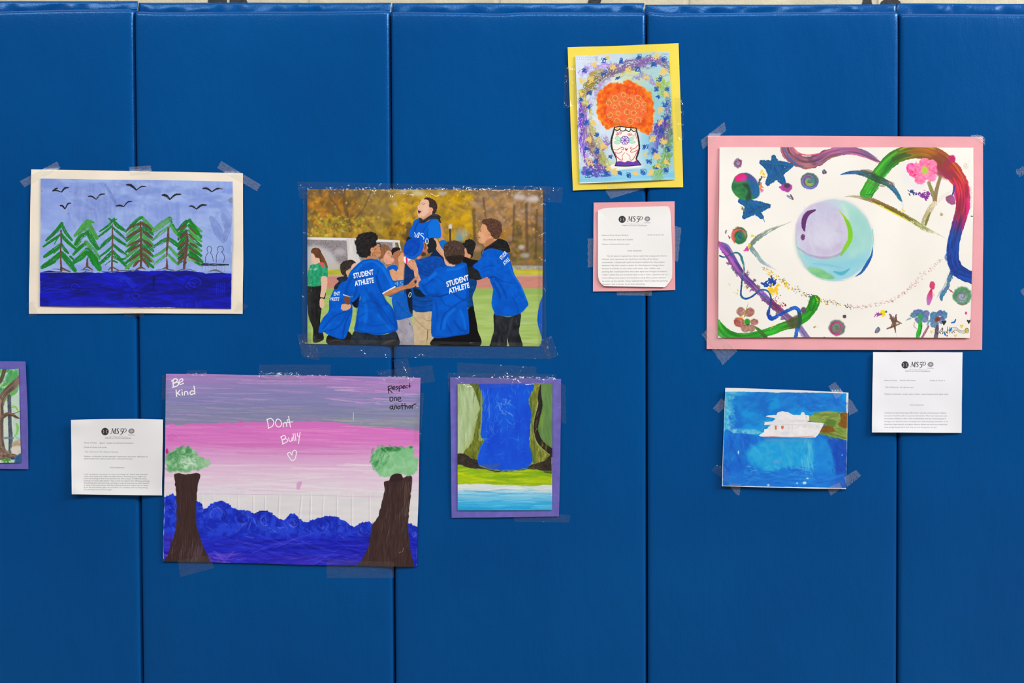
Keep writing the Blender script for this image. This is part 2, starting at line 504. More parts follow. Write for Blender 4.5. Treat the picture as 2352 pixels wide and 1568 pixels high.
def prof(e, r=0.011, s=0.0035, sl=0.028):
    e = np.maximum(e, 0)
    return np.where(e < r, r-np.sqrt(np.maximum(r*r-(r-np.minimum(e, r))**2, 0)), 0) + s*np.exp(-e/sl)
EO = np.array([0, .3, .8, 1.6, 2.8, 4.4, 6.5, 9, 12, 17, 25, 38, 60, 90])*1e-3
for i in range(5):
    root = thing('wall_pad', PAD_LABEL[i], 'wall pad', group='row of blue wall pads')
    tops = TOPS[i]
    (ax, ay), (bx, by) = SEAM[i]; (cx, cy), (dx, dy) = SEAM[i+1]
    gl = 2.6 if i else 0
    A, B = W(ax+gl, ay), W(bx+gl, by); Cc, D = W(cx, cy), W(dx, dy)
    def xl(z): return A[0]+(B[0]-A[0])*(z-A[2])/(B[2]-A[2])
    def xr(z): return Cc[0]+(D[0]-Cc[0])*(z-Cc[2])/(D[2]-Cc[2])
    tp = np.array([W(a, b) for a, b in tops])
    wd = xr(1.2)-xl(1.2)
    mid = np.linspace(EO[-1], wd-EO[-1], 34)[1:-1]
    U = np.concatenate([EO, mid, wd-EO[::-1]])/wd
    ht = tp[:, 2].max()-ZBOT
    V = np.concatenate([EO, np.linspace(EO[-1], ht, 90)[1:]])          # distance below the top edge
    verts = []; nu = len(U)
    for j, v in enumerate(V):
        for u in U:
            z = tp[:, 2].mean()-v
            x0, x1 = xl(z), xr(z); x = x0+(x1-x0)*u
            zt = float(np.interp(x, tp[:, 0], tp[:, 2]))
            zz = (zt-v)*(1-v/ht)+(ht+ZBOT-v)*(v/ht)
            e1, e2 = (x-x0), (x1-x)
            dep = -prof(e1, 0.007, 0.0025, 0.02)-prof(e2, 0.011, 0.0035, 0.022)-prof(np.array(v), 0.009, 0.003, 0.018)
            px = x*3.1+i*7.3; pz = zz*2.3+i*3.1
            dep += 0.0022*(float(vnoise(np.array(px), np.array(pz), 4+i))-0.5)*min(1, e1/.05, e2/.05)
            dep += 0.0012*(float(vnoise(np.array(x*16.), np.array(zz*3.+i), 9))-0.5)*max(0, 1-v/0.10)
            verts.append((x, -float(dep), zz))
    faces = grid_faces(nu-1, len(V)-1)
    faces = [f[::-1] for f in faces]
    # sides run back to the backing board
    n0 = len(verts); rim = [k for k in range(nu)] + [j*nu+nu-1 for j in range(1, len(V))] + [(len(V)-1)*nu+k for k in range(nu-2, -1, -1)] + [j*nu for j in range(len(V)-2, 0, -1)]
    for k in rim: verts.append((verts[k][0], 0.036, verts[k][2]))
    for q in range(len(rim)):
        a, b = rim[q], rim[(q+1) % len(rim)]; faces.append((a, b, n0+(q+1) % len(rim), n0+q))
    mesh_obj('padded_cover', verts, faces, M_VINYL, root, True)
    # piping sewn along the top edge
    ring = []; nr = 6; ns = 60
    pv = []; pf = []
    for q in range(ns+1):
        x = tp[0, 0]+gl*1e-3+(tp[-1, 0]-tp[0, 0]-gl*1e-3)*q/ns
        z = float(np.interp(x, tp[:, 0], tp[:, 2])) + 0.0003*math.sin(q*1.7+i)
        for r in range(nr):
            t = 2*math.pi*r/nr; pv.append((x, 0.0125+0.0011*math.cos(t), z+0.0004+0.0011*math.sin(t)))
    for q in range(ns):
        for r in range(nr): pf.append((q*nr+r, q*nr+(r+1) % nr, (q+1)*nr+(r+1) % nr, (q+1)*nr+r))
    mesh_obj('top_piping', pv, pf, M_VINYL, root, True)
    # wrinkled fixing flange against the wall
    l0, l1, y0, y1 = LIPS[i]
    nu2, nv2 = 90, 8; fv = []
    for j in range(nv2+1):
        for q in range(nu2+1):
            u = q/nu2; v = j/nv2
            px = l0+(l1-l0)*u; top = y0+(y1-y0)*u + 0.8*math.sin(u*9+i)*0.4
            py = top+(46-top)*v
            d = -0.0385 + 0.0055*float(vnoise(np.array(u*26+i*9), np.array(v*1.6+u*6), 3+i))*math.sin(min(v*2.2, 1)*math.pi*0.5)
            fv.append(W(px, py, d))
    ff = [f[::-1] for f in grid_faces(nu2, nv2)]
    o = mesh_obj('fixing_flange', fv, ff, M_VINYL, root, True)
    so = o.modifiers.new('thickness', 'SOLIDIFY'); so.thickness = 0.002; so.offset = -1

# ------------------------------------------------------------------ sheets of paper and tape
class Sheet:
    """one sheet of paper hung on the pads; corners TL TR BR BL in photo pixels, off = metres in front of the pad"""
    def __init__(s, c, base, wave=0.001, lift=(0, 0, 0, 0), bow=(0, 0, 0, 0), wob=0.6, seed=0, sag=0.0, corner=None, nu=36, nv=28, over=None, ridges=None):
        s.c = np.array(c, float); s.base = base; s.wave = wave; s.lift = lift; s.bow = bow; s.wob = wob
        s.seed = seed; s.over = over; s.ridges = ridges; s.corner = corner or {}; s.nu, s.nv = nu, nv
    def px(s, u, v):
        tl, tr, br, bl = s.c
        p = (tl[None]*((1-u)*(1-v))[:, None]+tr[None]*(u*(1-v))[:, None]+br[None]*(u*v)[:, None]+bl[None]*((1-u)*v)[:, None])
        b = s.bow                                    # top, right, bottom, left bows in pixels (outwards)
        p[:, 1] += -b[0]*4*u*(1-u)*(1-v)+b[2]*4*u*(1-u)*v
        p[:, 0] += b[1]*4*v*(1-v)*u-b[3]*4*v*(1-v)*(1-u)
        w = s.wob
        p[:, 1] += w*(vnoise(u*5+s.seed, v*0+3.3+np.round(v), 2)-0.5)*2*(np.abs(v-0.5)*2)**6
        p[:, 0] += w*(vnoise(v*5+s.seed+9, u*0+7.7+np.round(u), 5)-0.5)*2*(np.abs(u-0.5)*2)**6
        return p
    def off(s, u, v):
        t, r, b, l = s.lift
        under = 0.0
        if s.over is not None:                       # glued on another sheet: follow its curl
            q = s.px(u, v); under = np.array([s.over.off_at(x, y) for x, y in q])
        o = under + s.base + s.wave*(fbm(u*2.2+s.seed*3.1, v*2.2+s.seed*1.7, s.seed, 2))
        o = o + t*(1-v)**6*4*u*(1-u)+b*v**6*4*u*(1-u)+l*(1-u)**6*4*v*(1-v)+r*u**6*4*v*(1-v)
        if s.ridges:                                 # raised creases in the paper: (x top, y top, x bottom, y bottom, height)
            q = s.px(u, v)
            for x0, y0, x1, y1, hgt in s.ridges:
                t = (q[:, 1]-y0)/(y1-y0); xx = x0+(x1-x0)*np.clip(t, 0, 1)
                o = o + hgt*np.exp(-((q[:, 0]-xx)/1.3)**2)*sstep(0, .12, t)*sstep(1, .85, t)
        for k, (cu, cv) in {'tl': (0, 0), 'tr': (1, 0), 'br': (1, 1), 'bl': (0, 1)}.items():
            if k in s.corner:
                o = o + s.corner[k]*np.exp(-(((u-cu)/.16)**2+((v-cv)/.16)**2))
        return o
    def inside(s, x, y):
        p = s.c; ok = True
        for i in range(4):
            a, b = p[i], p[(i+1) % 4]
            if (b[0]-a[0])*(y-a[1])-(b[1]-a[1])*(x-a[0]) < -0.5*np.linalg.norm(b-a): return False
        return True
    def off_at(s, x, y):
        lo = s.c.min(0); hi = s.c.max(0)
        u = np.clip((x-(s.c[0, 0]+s.c[3, 0])/2)/((s.c[1, 0]+s.c[2, 0]-s.c[0, 0]-s.c[3, 0])/2), 0, 1)
        v = np.clip((y-(s.c[0, 1]+s.c[1, 1])/2)/((s.c[2, 1]+s.c[3, 1]-s.c[0, 1]-s.c[1, 1])/2), 0, 1)
        return float(s.off(np.array([u]), np.array([v]))[0])
    def build(s, name, mat, parent, canvas=None, thick=0.0004, outline=None):
        nu, nv = s.nu, s.nv
        V, U = np.mgrid[0:nv+1, 0:nu+1]; u = (U/nu).ravel(); v = (V/nv).ravel()
        p = s.px(u, v); d = s.off(u, v)
        w = W(p[:, 0], p[:, 1], d)
        uv = None
        if canvas is not None:
            uv = np.stack([(p[:, 0]-canvas.x0)/(canvas.x1-canvas.x0), 1-(p[:, 1]-canvas.y0)/(canvas.y1-canvas.y0)], 1)
        f = [q[::-1] for q in grid_faces(nu, nv)]
        o = mesh_obj(name, w, f, mat, parent, True, uv)
        so = o.modifiers.new('thickness', 'SOLIDIFY'); so.thickness = thick; so.offset = -1
        es = o.modifiers.new('crisp_rim', 'EDGE_SPLIT'); es.split_angle = math.radians(50)
        return o

def tape(parent, quad, sheets, mat=None, crease=0.0006, seed=0, nu=22, nv=8, lift=0.0):
    """strip of adhesive tape over the sheets; quad = TL TR BR BL in photo pixels"""
    mat = mat or M_TAPE
    c = np.array(quad, float); r = np.random.default_rng(seed+int(c.sum()))
    P = np.zeros((nv+1, nu+1, 2)); O = np.zeros((nv+1, nu+1))
    for j in range(nv+1):
        for i in range(nu+1):
            u, v = i/nu, j/nv
            p = c[0]*(1-u)*(1-v)+c[1]*u*(1-v)+c[2]*u*v+c[3]*(1-u)*v
            if i in (0, nu): p = p + (0.8 if j % 2 else -0.8)*(c[1]-c[0])/np.linalg.norm(c[1]-c[0])      # serrated ends
            P[j, i] = p; o = 0.0004
            for sh in sheets:
                if sh.inside(*p): o = max(o, sh.off_at(*p)+0.0006)
            O[j, i] = o
    S_ = O.copy()
    for _ in range(2):
        q = np.pad(S_, 1, mode='edge'); S_ = (q[1:-1, 1:-1]*2+q[:-2, 1:-1]+q[2:, 1:-1]+q[1:-1, :-2]+q[1:-1, 2:])/6
    O = np.maximum(O, S_) + crease*r.random(O.shape) + lift
    if mat is M_CLEAR:                               # pinched folds running across the film
        for _ in range(max(1, int(nu/6))):
            i0 = r.integers(1, nu); sl = r.normal(0, 1.2)
            for j in range(nv+1):
                i = int(round(i0+sl*(j-nv/2)*0.5))
                if 0 <= i <= nu: O[j, i] += 0.0016*r.random()
    w = W(P[..., 0].ravel(), P[..., 1].ravel(), O.ravel())
    return mesh_obj('tape', w, [q[::-1] for q in grid_faces(nu, nv)], mat, parent, True)

# ================================================================== pine tree painting
def paint_pines():
    c = Canvas(80, 400, 545, 722, 2.6, (140, 165, 228)); c.at(40, 360, 4.126)
    G1, G2, G3, BR = (18, 125, 38), (70, 155, 70), (12, 95, 35), (98, 70, 58)
    c.rect(150, 180, 2120, 1500, (128, 152, 220), tex=((158, 182, 236), 160, 60, 1.6))
    c.rect(150, 620, 2120, 1120, (150, 175, 235), alpha=0.55, feather=120, tex=((165, 188, 240), 120, 70))
    for (x, y, w, h, col, al) in [(510, 250, 420, 420, (118, 136, 205), .5), (900, 470, 300, 180, (165, 188, 240), .6), (1200, 440, 330, 220, (128, 150, 222), .5), (230, 300, 270, 380, (140, 162, 230), .6),
                                  (1560, 420, 260, 180, (150, 170, 232), .5), (470, 480, 330, 220, (118, 138, 208), .5), (1700, 230, 330, 120, (120, 145, 222), .5), (1050, 215, 900, 60, (170, 188, 235), .45)]:
        c.rect(x, y, x+w, y+h, col, alpha=al, feather=8, rough=14, rs=60, tex=((145, 168, 232), 20, 160))
    c.dabs((230, 230, 2020, 640), 90, 26, [(160, 180, 238), (120, 142, 215), (140, 165, 232), (170, 190, 240)], 1.4, .7, .35, 7, 1, 2, .25)
    c.dabs((230, 640, 2020, 1060), 60, 34, [(160, 184, 242), (150, 174, 236), (172, 192, 242)], 1.5, .5, .4, 6, 2, 3, .2)
    c.stroke([(830, 260), (880, 350), (930, 440)], [16, 34, 26], (92, 112, 180), .55, 3, dry=.35)
    c.stroke([(1840, 580), (1900, 700), (1950, 800)], [50, 90, 40], (105, 128, 196), .6, 4, dry=.35)
    c.stroke([(1950, 560), (1990, 660), (1970, 780)], [50, 70, 40], (102, 122, 190), .55, 4, dry=.3)
    c.stroke([(1930, 470), (2010, 600)], [60, 80], (130, 150, 215), .5, 6, dry=.2)
    c.stroke([(1520, 440), (1520, 640)], [40, 30], (122, 146, 220), .5, 5, dry=.2)
    c.dot(2030, 412, 34, (110, 118, 150), 26, feather=4, alpha=.8, dry=.25)
    for x, y in [(550, 342), (500, 330), (690, 492), (480, 540), (232, 325), (700, 500)]: c.dot(x, y, 9, (150, 120, 175), feather=2, alpha=.6)
    # water
    wav = [(205, 1100), (300, 1082), (400, 1085), (480, 1103), (560, 1095), (640, 1086), (740, 1100), (860, 1095), (960, 1092), (1060, 1085), (1160, 1078), (1300, 1082), (1400, 1076), (1500, 1085), (1600, 1080), (1700, 1092), (1800, 1105), (1900, 1098), (2060, 1110)]
    c.poly(wav+[(2070, 1480), (180, 1480)], (4, 14, 196), sm=False, rough=6, rs=30, tex=((2, 8, 128), 130, 26, 1.5))
    c.rect(180, 1340, 2070, 1470, (10, 24, 200), alpha=.7, feather=30, tex=((6, 12, 165), 90, 22))
    c.dabs((220, 1120, 2000, 1400), 190, 16, [(2, 6, 120), (22, 44, 222), (4, 10, 150), (14, 30, 205), (2, 4, 100)], 0.05, .22, .5, 14, 3, 2, .35)
    for k in range(7):
        y = 1110+k*26
        c.stroke([(225, y+10+k*3), (330, y-4), (480, y+18), (640, y+34), (820, y+20)], [6, 12, 9, 10, 5], (2, 4, 105), .5, 2, dry=.3)
    for k in range(6):
        c.stroke([(900+k*14, 1100+k*26), (1010, 1120+k*8), (1120, 1200+k*16)], [8, 14, 6], (30, 52, 225), .5, 2, dry=.35)
        c.stroke([(1160+k*20, 1240-k*6), (1230+k*26, 1160-k*10), (1330+k*24, 1120-k*8)], [8, 12, 6], (2, 4, 110), .45, 2, dry=.3)
    for (x, y, r) in [(545, 1230, 52), (1640, 1220, 60), (1120, 1320, 50), (1680, 1190, 80)]:
        for q in range(3):
            c.stroke([(x+r*(1-q*.28)*math.cos(t), y+r*.75*(1-q*.28)*math.sin(t)) for t in np.linspace(.5+q, 5.8+q, 9)], 11, [(2, 4, 96), (20, 44, 225), (2, 4, 110)][q], .6, 2, dry=.25)
    c.stroke([(1293, 1135), (1290, 1190), (1288, 1250)], [26, 18, 14], (2, 2, 70), .8, 3)
    c.rect(300, 1362, 605, 1412, (16, 44, 226), alpha=.7, feather=5, rough=8, tex=((8, 20, 190), 60, 10))
    c.rect(1530, 1365, 1760, 1440, (4, 6, 135), alpha=.7, feather=4, rough=8, tex=((18, 40, 220), 8, 60))
    for q in range(5): c.stroke([(1890+q*18, 1190), (1885+q*19, 1310)], 7, (30, 52, 232), .55, 2, dry=.3)
    c.stroke([(600, 1418), (900, 1424), (1250, 1428), (1530, 1426)], [2, 7, 8, 3], (190, 195, 225), .9, 1, dry=.45)
    c.stroke([(2026, 1100), (2026, 1250), (2024, 1430)], 5, (190, 190, 225), .8, 1, dry=.5)
    c.stroke([(2040, 480), (2034, 640), (2026, 900)], 6, (214, 216, 232), .8, 1, dry=.5)
    c.stroke([(215, 1180), (214, 1300)], 5, (200, 205, 230), .8, 1, dry=.5)
    # shore line in grey
    for pts in [[(330, 1062), (420, 1068), (500, 1088), (420, 1098)], [(600, 1072), (660, 1070), (710, 1086)], [(780, 1082), (870, 1090), (960, 1080), (1080, 1074), (1150, 1072)], [(1310, 1074), (1390, 1062), (1460, 1072), (1500, 1084), (1560, 1068), (1620, 1064), (1690, 1084)], [(1815, 1090), (1850, 1076), (1900, 1082), (1945, 1096)]]:
        c.stroke(pts, [5, 12, 10, 6], (72, 80, 92), .85, 1, dry=.2)
    c.stroke([(215, 1098), (420, 1092), (700, 1094)], [4, 9, 4], (165, 178, 205), .7, 1, dry=.3)
    # trees: list of (apex x, apex y, base y, branch strokes)
    def br(pts, col=G1, w=24, dry=.22, al=1): c.stroke(pts, [w*1.0, w*1.3, w*1.2, w*.8], col, al, 1.2, rough=.12, rs=12, dry=dry*.8, var=.18, bl=90, bw=6)
    def tr(pts, w=20, col=BR): c.stroke(pts, w, col, 1, 1.2, rough=.15, rs=12, var=.2, bw=4)
    # tree one
    for p, w in [([(420, 632), (370, 700), (275, 790)], 30), ([(420, 640), (460, 720), (515, 788)], 26), ([(408, 735), (330, 790), (245, 850)], 22), ([(415, 735), (470, 800), (548, 868)], 28), ([(390, 750), (350, 825)], 14),
                 ([(415, 830), (350, 880), (255, 945)], 34), ([(420, 835), (450, 880), (480, 912)], 24), ([(395, 865), (345, 912)], 16), ([(408, 915), (330, 985), (235, 1045)], 46), ([(420, 915), (480, 990), (545, 1075)], 44), ([(385, 930), (348, 998)], 18), ([(500, 945), (545, 985)], 22)]:
        br(p, G1, w, .18)
    tr([(412, 695), (415, 800), (408, 900), (415, 1080)], [14, 16, 14, 20]); tr([(425, 1052), (490, 1088)], [14, 10])
    # tree two
    for p, w, col in [([(665, 605), (610, 670), (545, 745)], 34, G2), ([(690, 610), (720, 620)], 24, G2), ([(660, 650), (600, 730), (545, 825)], 30, G2), ([(660, 612), (700, 690), (752, 770)], 44, G2), ([(665, 720), (600, 760), (548, 830)], 34, G1), ([(665, 710), (710, 790), (760, 870)], 42, G1),
                 ([(650, 815), (590, 860), (530, 925)], 28, G1), ([(650, 815), (720, 900), (770, 960)], 46, G2), ([(650, 905), (600, 950), (530, 1002)], 44, G1), ([(660, 890), (720, 970), (775, 1060)], 60, G1), ([(600, 800), (560, 850)], 18, G2), ([(640, 880), (590, 925)], 20, G2)]:
        br(p, col, w, .25)
    tr([(662, 965), (660, 1040)], [16, 22]); tr([(655, 1040), (622, 1064)], [14, 8]); tr([(665, 1040), (712, 1072)], [16, 10])
    # tree three
    for p, w in [([(865, 585), (900, 605), (940, 590)], 14), ([(915, 585), (860, 650), (780, 705)], 18), ([(900, 605), (960, 660), (1028, 705)], 30), ([(890, 660), (830, 710), (770, 755)], 20), ([(900, 668), (970, 730), (1030, 785)], 20), ([(905, 750), (840, 805), (775, 870)], 28), ([(905, 755), (970, 800), (1040, 845)], 24),
                 ([(895, 850), (840, 900), (775, 948)], 18), ([(905, 830), (970, 885), (1042, 935)], 24), ([(890, 905), (840, 960), (775, 1015)], 30), ([(905, 900), (960, 960), (1050, 1055)], 30), ([(900, 945), (960, 970), (1020, 965)], 20), ([(910, 985), (945, 1000)], 18), ([(880, 985), (830, 1025)], 10)]:
        br(p, G1, w, .22)
    tr([(898, 635), (900, 760), (897, 900), (895, 1085)], [8, 14, 14, 20]); tr([(890, 1045), (860, 1072)], [14, 8]); tr([(900, 1045), (960, 1075)], [14, 8])
    # tree four, green and brown branches
    for k in range(8):
        y = 620+k*52
        br([(1160, y-46), (1100, y+10), (1040-k*2, y+72)], G1 if k % 2 == 0 else G2, 28, .25); br([(1180, y-46), (1230, y+10), (1285, y+62)], G1 if k % 3 else G2, 30, .25)
    br([(1180, 572), (1120, 610), (1050, 685)], G1, 22, .2)
    for k, (a, b) in enumerate([((1160, 632), (1040, 690)), ((1160, 700), (1035, 765)), ((1150, 800), (1045, 845)), ((1160, 835), (1055, 900)), ((1155, 920), (1065, 985)), ((1150, 985), (1100, 1040))]):
        br([a, ((a[0]+b[0])/2, (a[1]+b[1])/2-6), b], BR, 22, .22)
    for k, (a, b) in enumerate([((1185, 630), (1280, 700)), ((1190, 710), (1275, 765)), ((1195, 795), (1270, 845)), ((1190, 870), (1265, 930)), ((1190, 920), (1265, 990)), ((1185, 965), (1240, 1045))]):
        br([a, ((a[0]+b[0])/2, (a[1]+b[1])/2-6), b], BR, 22, .22)
    tr([(1165, 615), (1170, 760), (1172, 900), (1170, 1050)], [16, 20, 26, 20]); tr([(1165, 1045), (1125, 1068)], [16, 12]); tr([(1178, 1048), (1210, 1064)], [14, 10])
    # tree five
    for p, w, col in [([(1445, 585), (1380, 630), (1290, 700)], 46, G2), ([(1440, 580), (1460, 620)], 26, G1), ([(1440, 660), (1360, 720), (1285, 785)], 26, G2), ([(1450, 640), (1490, 700), (1530, 755)], 26, G2), ([(1430, 770), (1360, 810), (1290, 855)], 34, G1), ([(1440, 780), (1490, 815), (1530, 850)], 36, G1),
                 ([(1430, 850), (1370, 900), (1290, 945)], 24, G2), ([(1440, 855), (1490, 910), (1530, 960)], 26, G2), ([(1420, 920), (1360, 970), (1300, 1020)], 26, G2), ([(1435, 930), (1480, 980), (1525, 1020)], 24, G2), ([(1470, 640), (1540, 740)], 16, G1)]:
        br(p, col, w, .32)
    c.stroke([(1440, 600), (1370, 640), (1310, 700)], 40, (110, 165, 120), .6, 2, dry=.4)
    tr([(1430, 675), (1425, 780), (1416, 880), (1415, 945)], [18, 24, 18, 8]); tr([(1415, 965), (1416, 1050)], [10, 26]); tr([(1408, 1045), (1375, 1062)], [14, 8])
    # tree six
    for k in range(8):
        y = 640+k*46
        br([(1600, y-30), (1560, y+14), (1525, y+50)], G1 if k % 2 else G3, 28, .25); br([(1625, y-36), (1680, y+20), (1740, y+66)], G2 if k % 2 == 0 else G1, 30, .25)
    br([(1632, 595), (1580, 640), (1520, 690)], G1, 26, .2); br([(1632, 598), (1690, 690), (1740, 765)], G1, 26, .2); br([(1640, 905), (1700, 960), (1750, 995)], G1, 34, .1); br([(1620, 970), (1680, 990)], (120, 175, 110), 30, .3)
    for a, b in [((1590, 650), (1530, 690)), ((1595, 720), (1545, 770)), ((1590, 810), (1535, 845)), ((1590, 860), (1530, 925)), ((1580, 945), (1525, 1000))]: br([a, ((a[0]+b[0])/2, (a[1]+b[1])/2-4), b], BR, 22, .15)
    for a, b in [((1640, 680), (1690, 730)), ((1625, 735), (1670, 780)), ((1640, 820), (1700, 860)), ((1625, 860), (1690, 910)), ((1630, 950), (1720, 990))]: br([a, ((a[0]+b[0])/2, (a[1]+b[1])/2-4), b], BR, 16, .2)
    tr([(1604, 700), (1608, 790), (1595, 900), (1578, 1055)], [10, 28, 30, 24]); tr([(1590, 1010), (1598, 1000)], 14)
    # birds
    BK = (30, 30, 38)
    def bird(l, m, r, wl=18, wr=18):
        c.stroke([l, ((l[0]*.55+m[0]*.45), (l[1]*.75+m[1]*.25)-6), m], [wl*.6, wl, wl*.55], BK, 1, 1.5, rough=.15)
        c.stroke([m, ((r[0]*.5+m[0]*.5), (r[1]*.72+m[1]*.28)-8), r], [wr*.55, wr, wr*.6], BK, 1, 1.5, rough=.15)
    bird((336, 322), (416, 334), (484, 292), 13, 18); c.stroke([(336, 322), (356, 306), (375, 298)], 14, BK)
    bird((405, 462), (450, 494), (505, 438), 18, 14); bird((672, 374), (745, 402), (825, 352), 15, 14); bird((1036, 264), (1126, 314), (1218, 282), 24, 12)
    bird((935, 465), (1008, 470), (1084, 422), 18, 13); bird((1372, 362), (1444, 402), (1546, 354), 26, 18); bird((1628, 468), (1696, 494), (1790, 456), 16, 20); bird((1758, 298), (1842, 330), (1940, 302), 20, 16)
    c.stroke([(1400, 378), (1425, 390)], 10, (110, 125, 165), .8); c.stroke([(748, 380), (790, 366)], 9, (120, 135, 175), .7); c.stroke([(1920, 298), (1940, 304)], 12, (110, 118, 140), .8)
    # bench and two seated outlines in pencil
    c.stroke([(1752, 1018), (1850, 1022), (1998, 1022)], [26, 24, 14], (36, 40, 56), 1, 1.5, dry=.25)
    PN = (28, 32, 60)
    for pts in [[(1782, 1000), (1783, 950), (1800, 915), (1808, 905)], [(1800, 895), (1796, 870), (1806, 850), (1824, 848), (1838, 866), (1836, 894), (1826, 905)], [(1826, 905), (1845, 935), (1856, 990)],
                [(1884, 1000), (1884, 950), (1892, 915), (1905, 900)], [(1896, 892), (1895, 865), (1915, 846), (1940, 850), (1952, 876), (1940, 896), (1930, 904)], [(1936, 902), (1956, 930), (1962, 960), (1950, 1000)]]:
        c.stroke(pts, 5, PN, .9, 1)
    for k in range(9): c.stroke([(1756+k*26, 1036), (1754+k*26, 1066+(k % 3)*10)], 4, (90, 100, 140), .6, 1)
    c.rect(1760, 1034, 2000, 1076, (170, 184, 220), alpha=.35, feather=6)
    c.stroke([(1830, 1076), (1880, 1072), (1920, 1084)], [6, 14, 8], (90, 96, 105), .8)
    return c
AW = thing('landscape_painting', 'child painting of six pine trees, birds and dark blue water on cream paper', 'painting')
pin_b = Sheet([(72, 389.1), (558, 398), (557.7, 720.9), (66.7, 720.2)], 0.0016, 0.0010, (0.001, 0.001, 0.001, 0.001), (0.5, .5, -1, 1), seed=1)
M_CREAM = mat_plain('cream_paper', (240, 229, 212), 0.7, 0.2, 0.03, 8, 0.15, 120)
pin_b.build('backing_sheet', M_CREAM, AW)
cv = paint_pines()
pin_a = Sheet([(93.8, 410.2), (534.4, 416.2), (530.8, 709), (91.4, 702.2)], 0.0012, 0.0008, (0.0004, 0.002, 0.001, 0.0004), (0, 1, 0, 0), seed=2, over=pin_b)
pin_a.build('painted_sheet', mat_image('pine_painting_paint', cv.image('pine_painting'), 0.45, 0.35, 0.25), AW, cv)
for q, m in [([(45, 416), (131, 371), (139, 386), (56, 430)], M_TAPE), ([(296, 383.5), (346, 380), (349, 398), (299, 402)], M_TAPE), ([(508, 369.5), (599, 424), (590, 439), (499, 386)], M_TAPE),
             ([(62, 694), (78, 692), (88, 722), (66, 728)], M_CLEAR), ([(548, 691), (571, 702), (560, 712), (538, 716)], M_CLEAR), ([(285, 716), (331, 716), (331, 727), (285, 727)], M_CLEAR)]:
    tape(AW, q, [pin_b, pin_a], m)

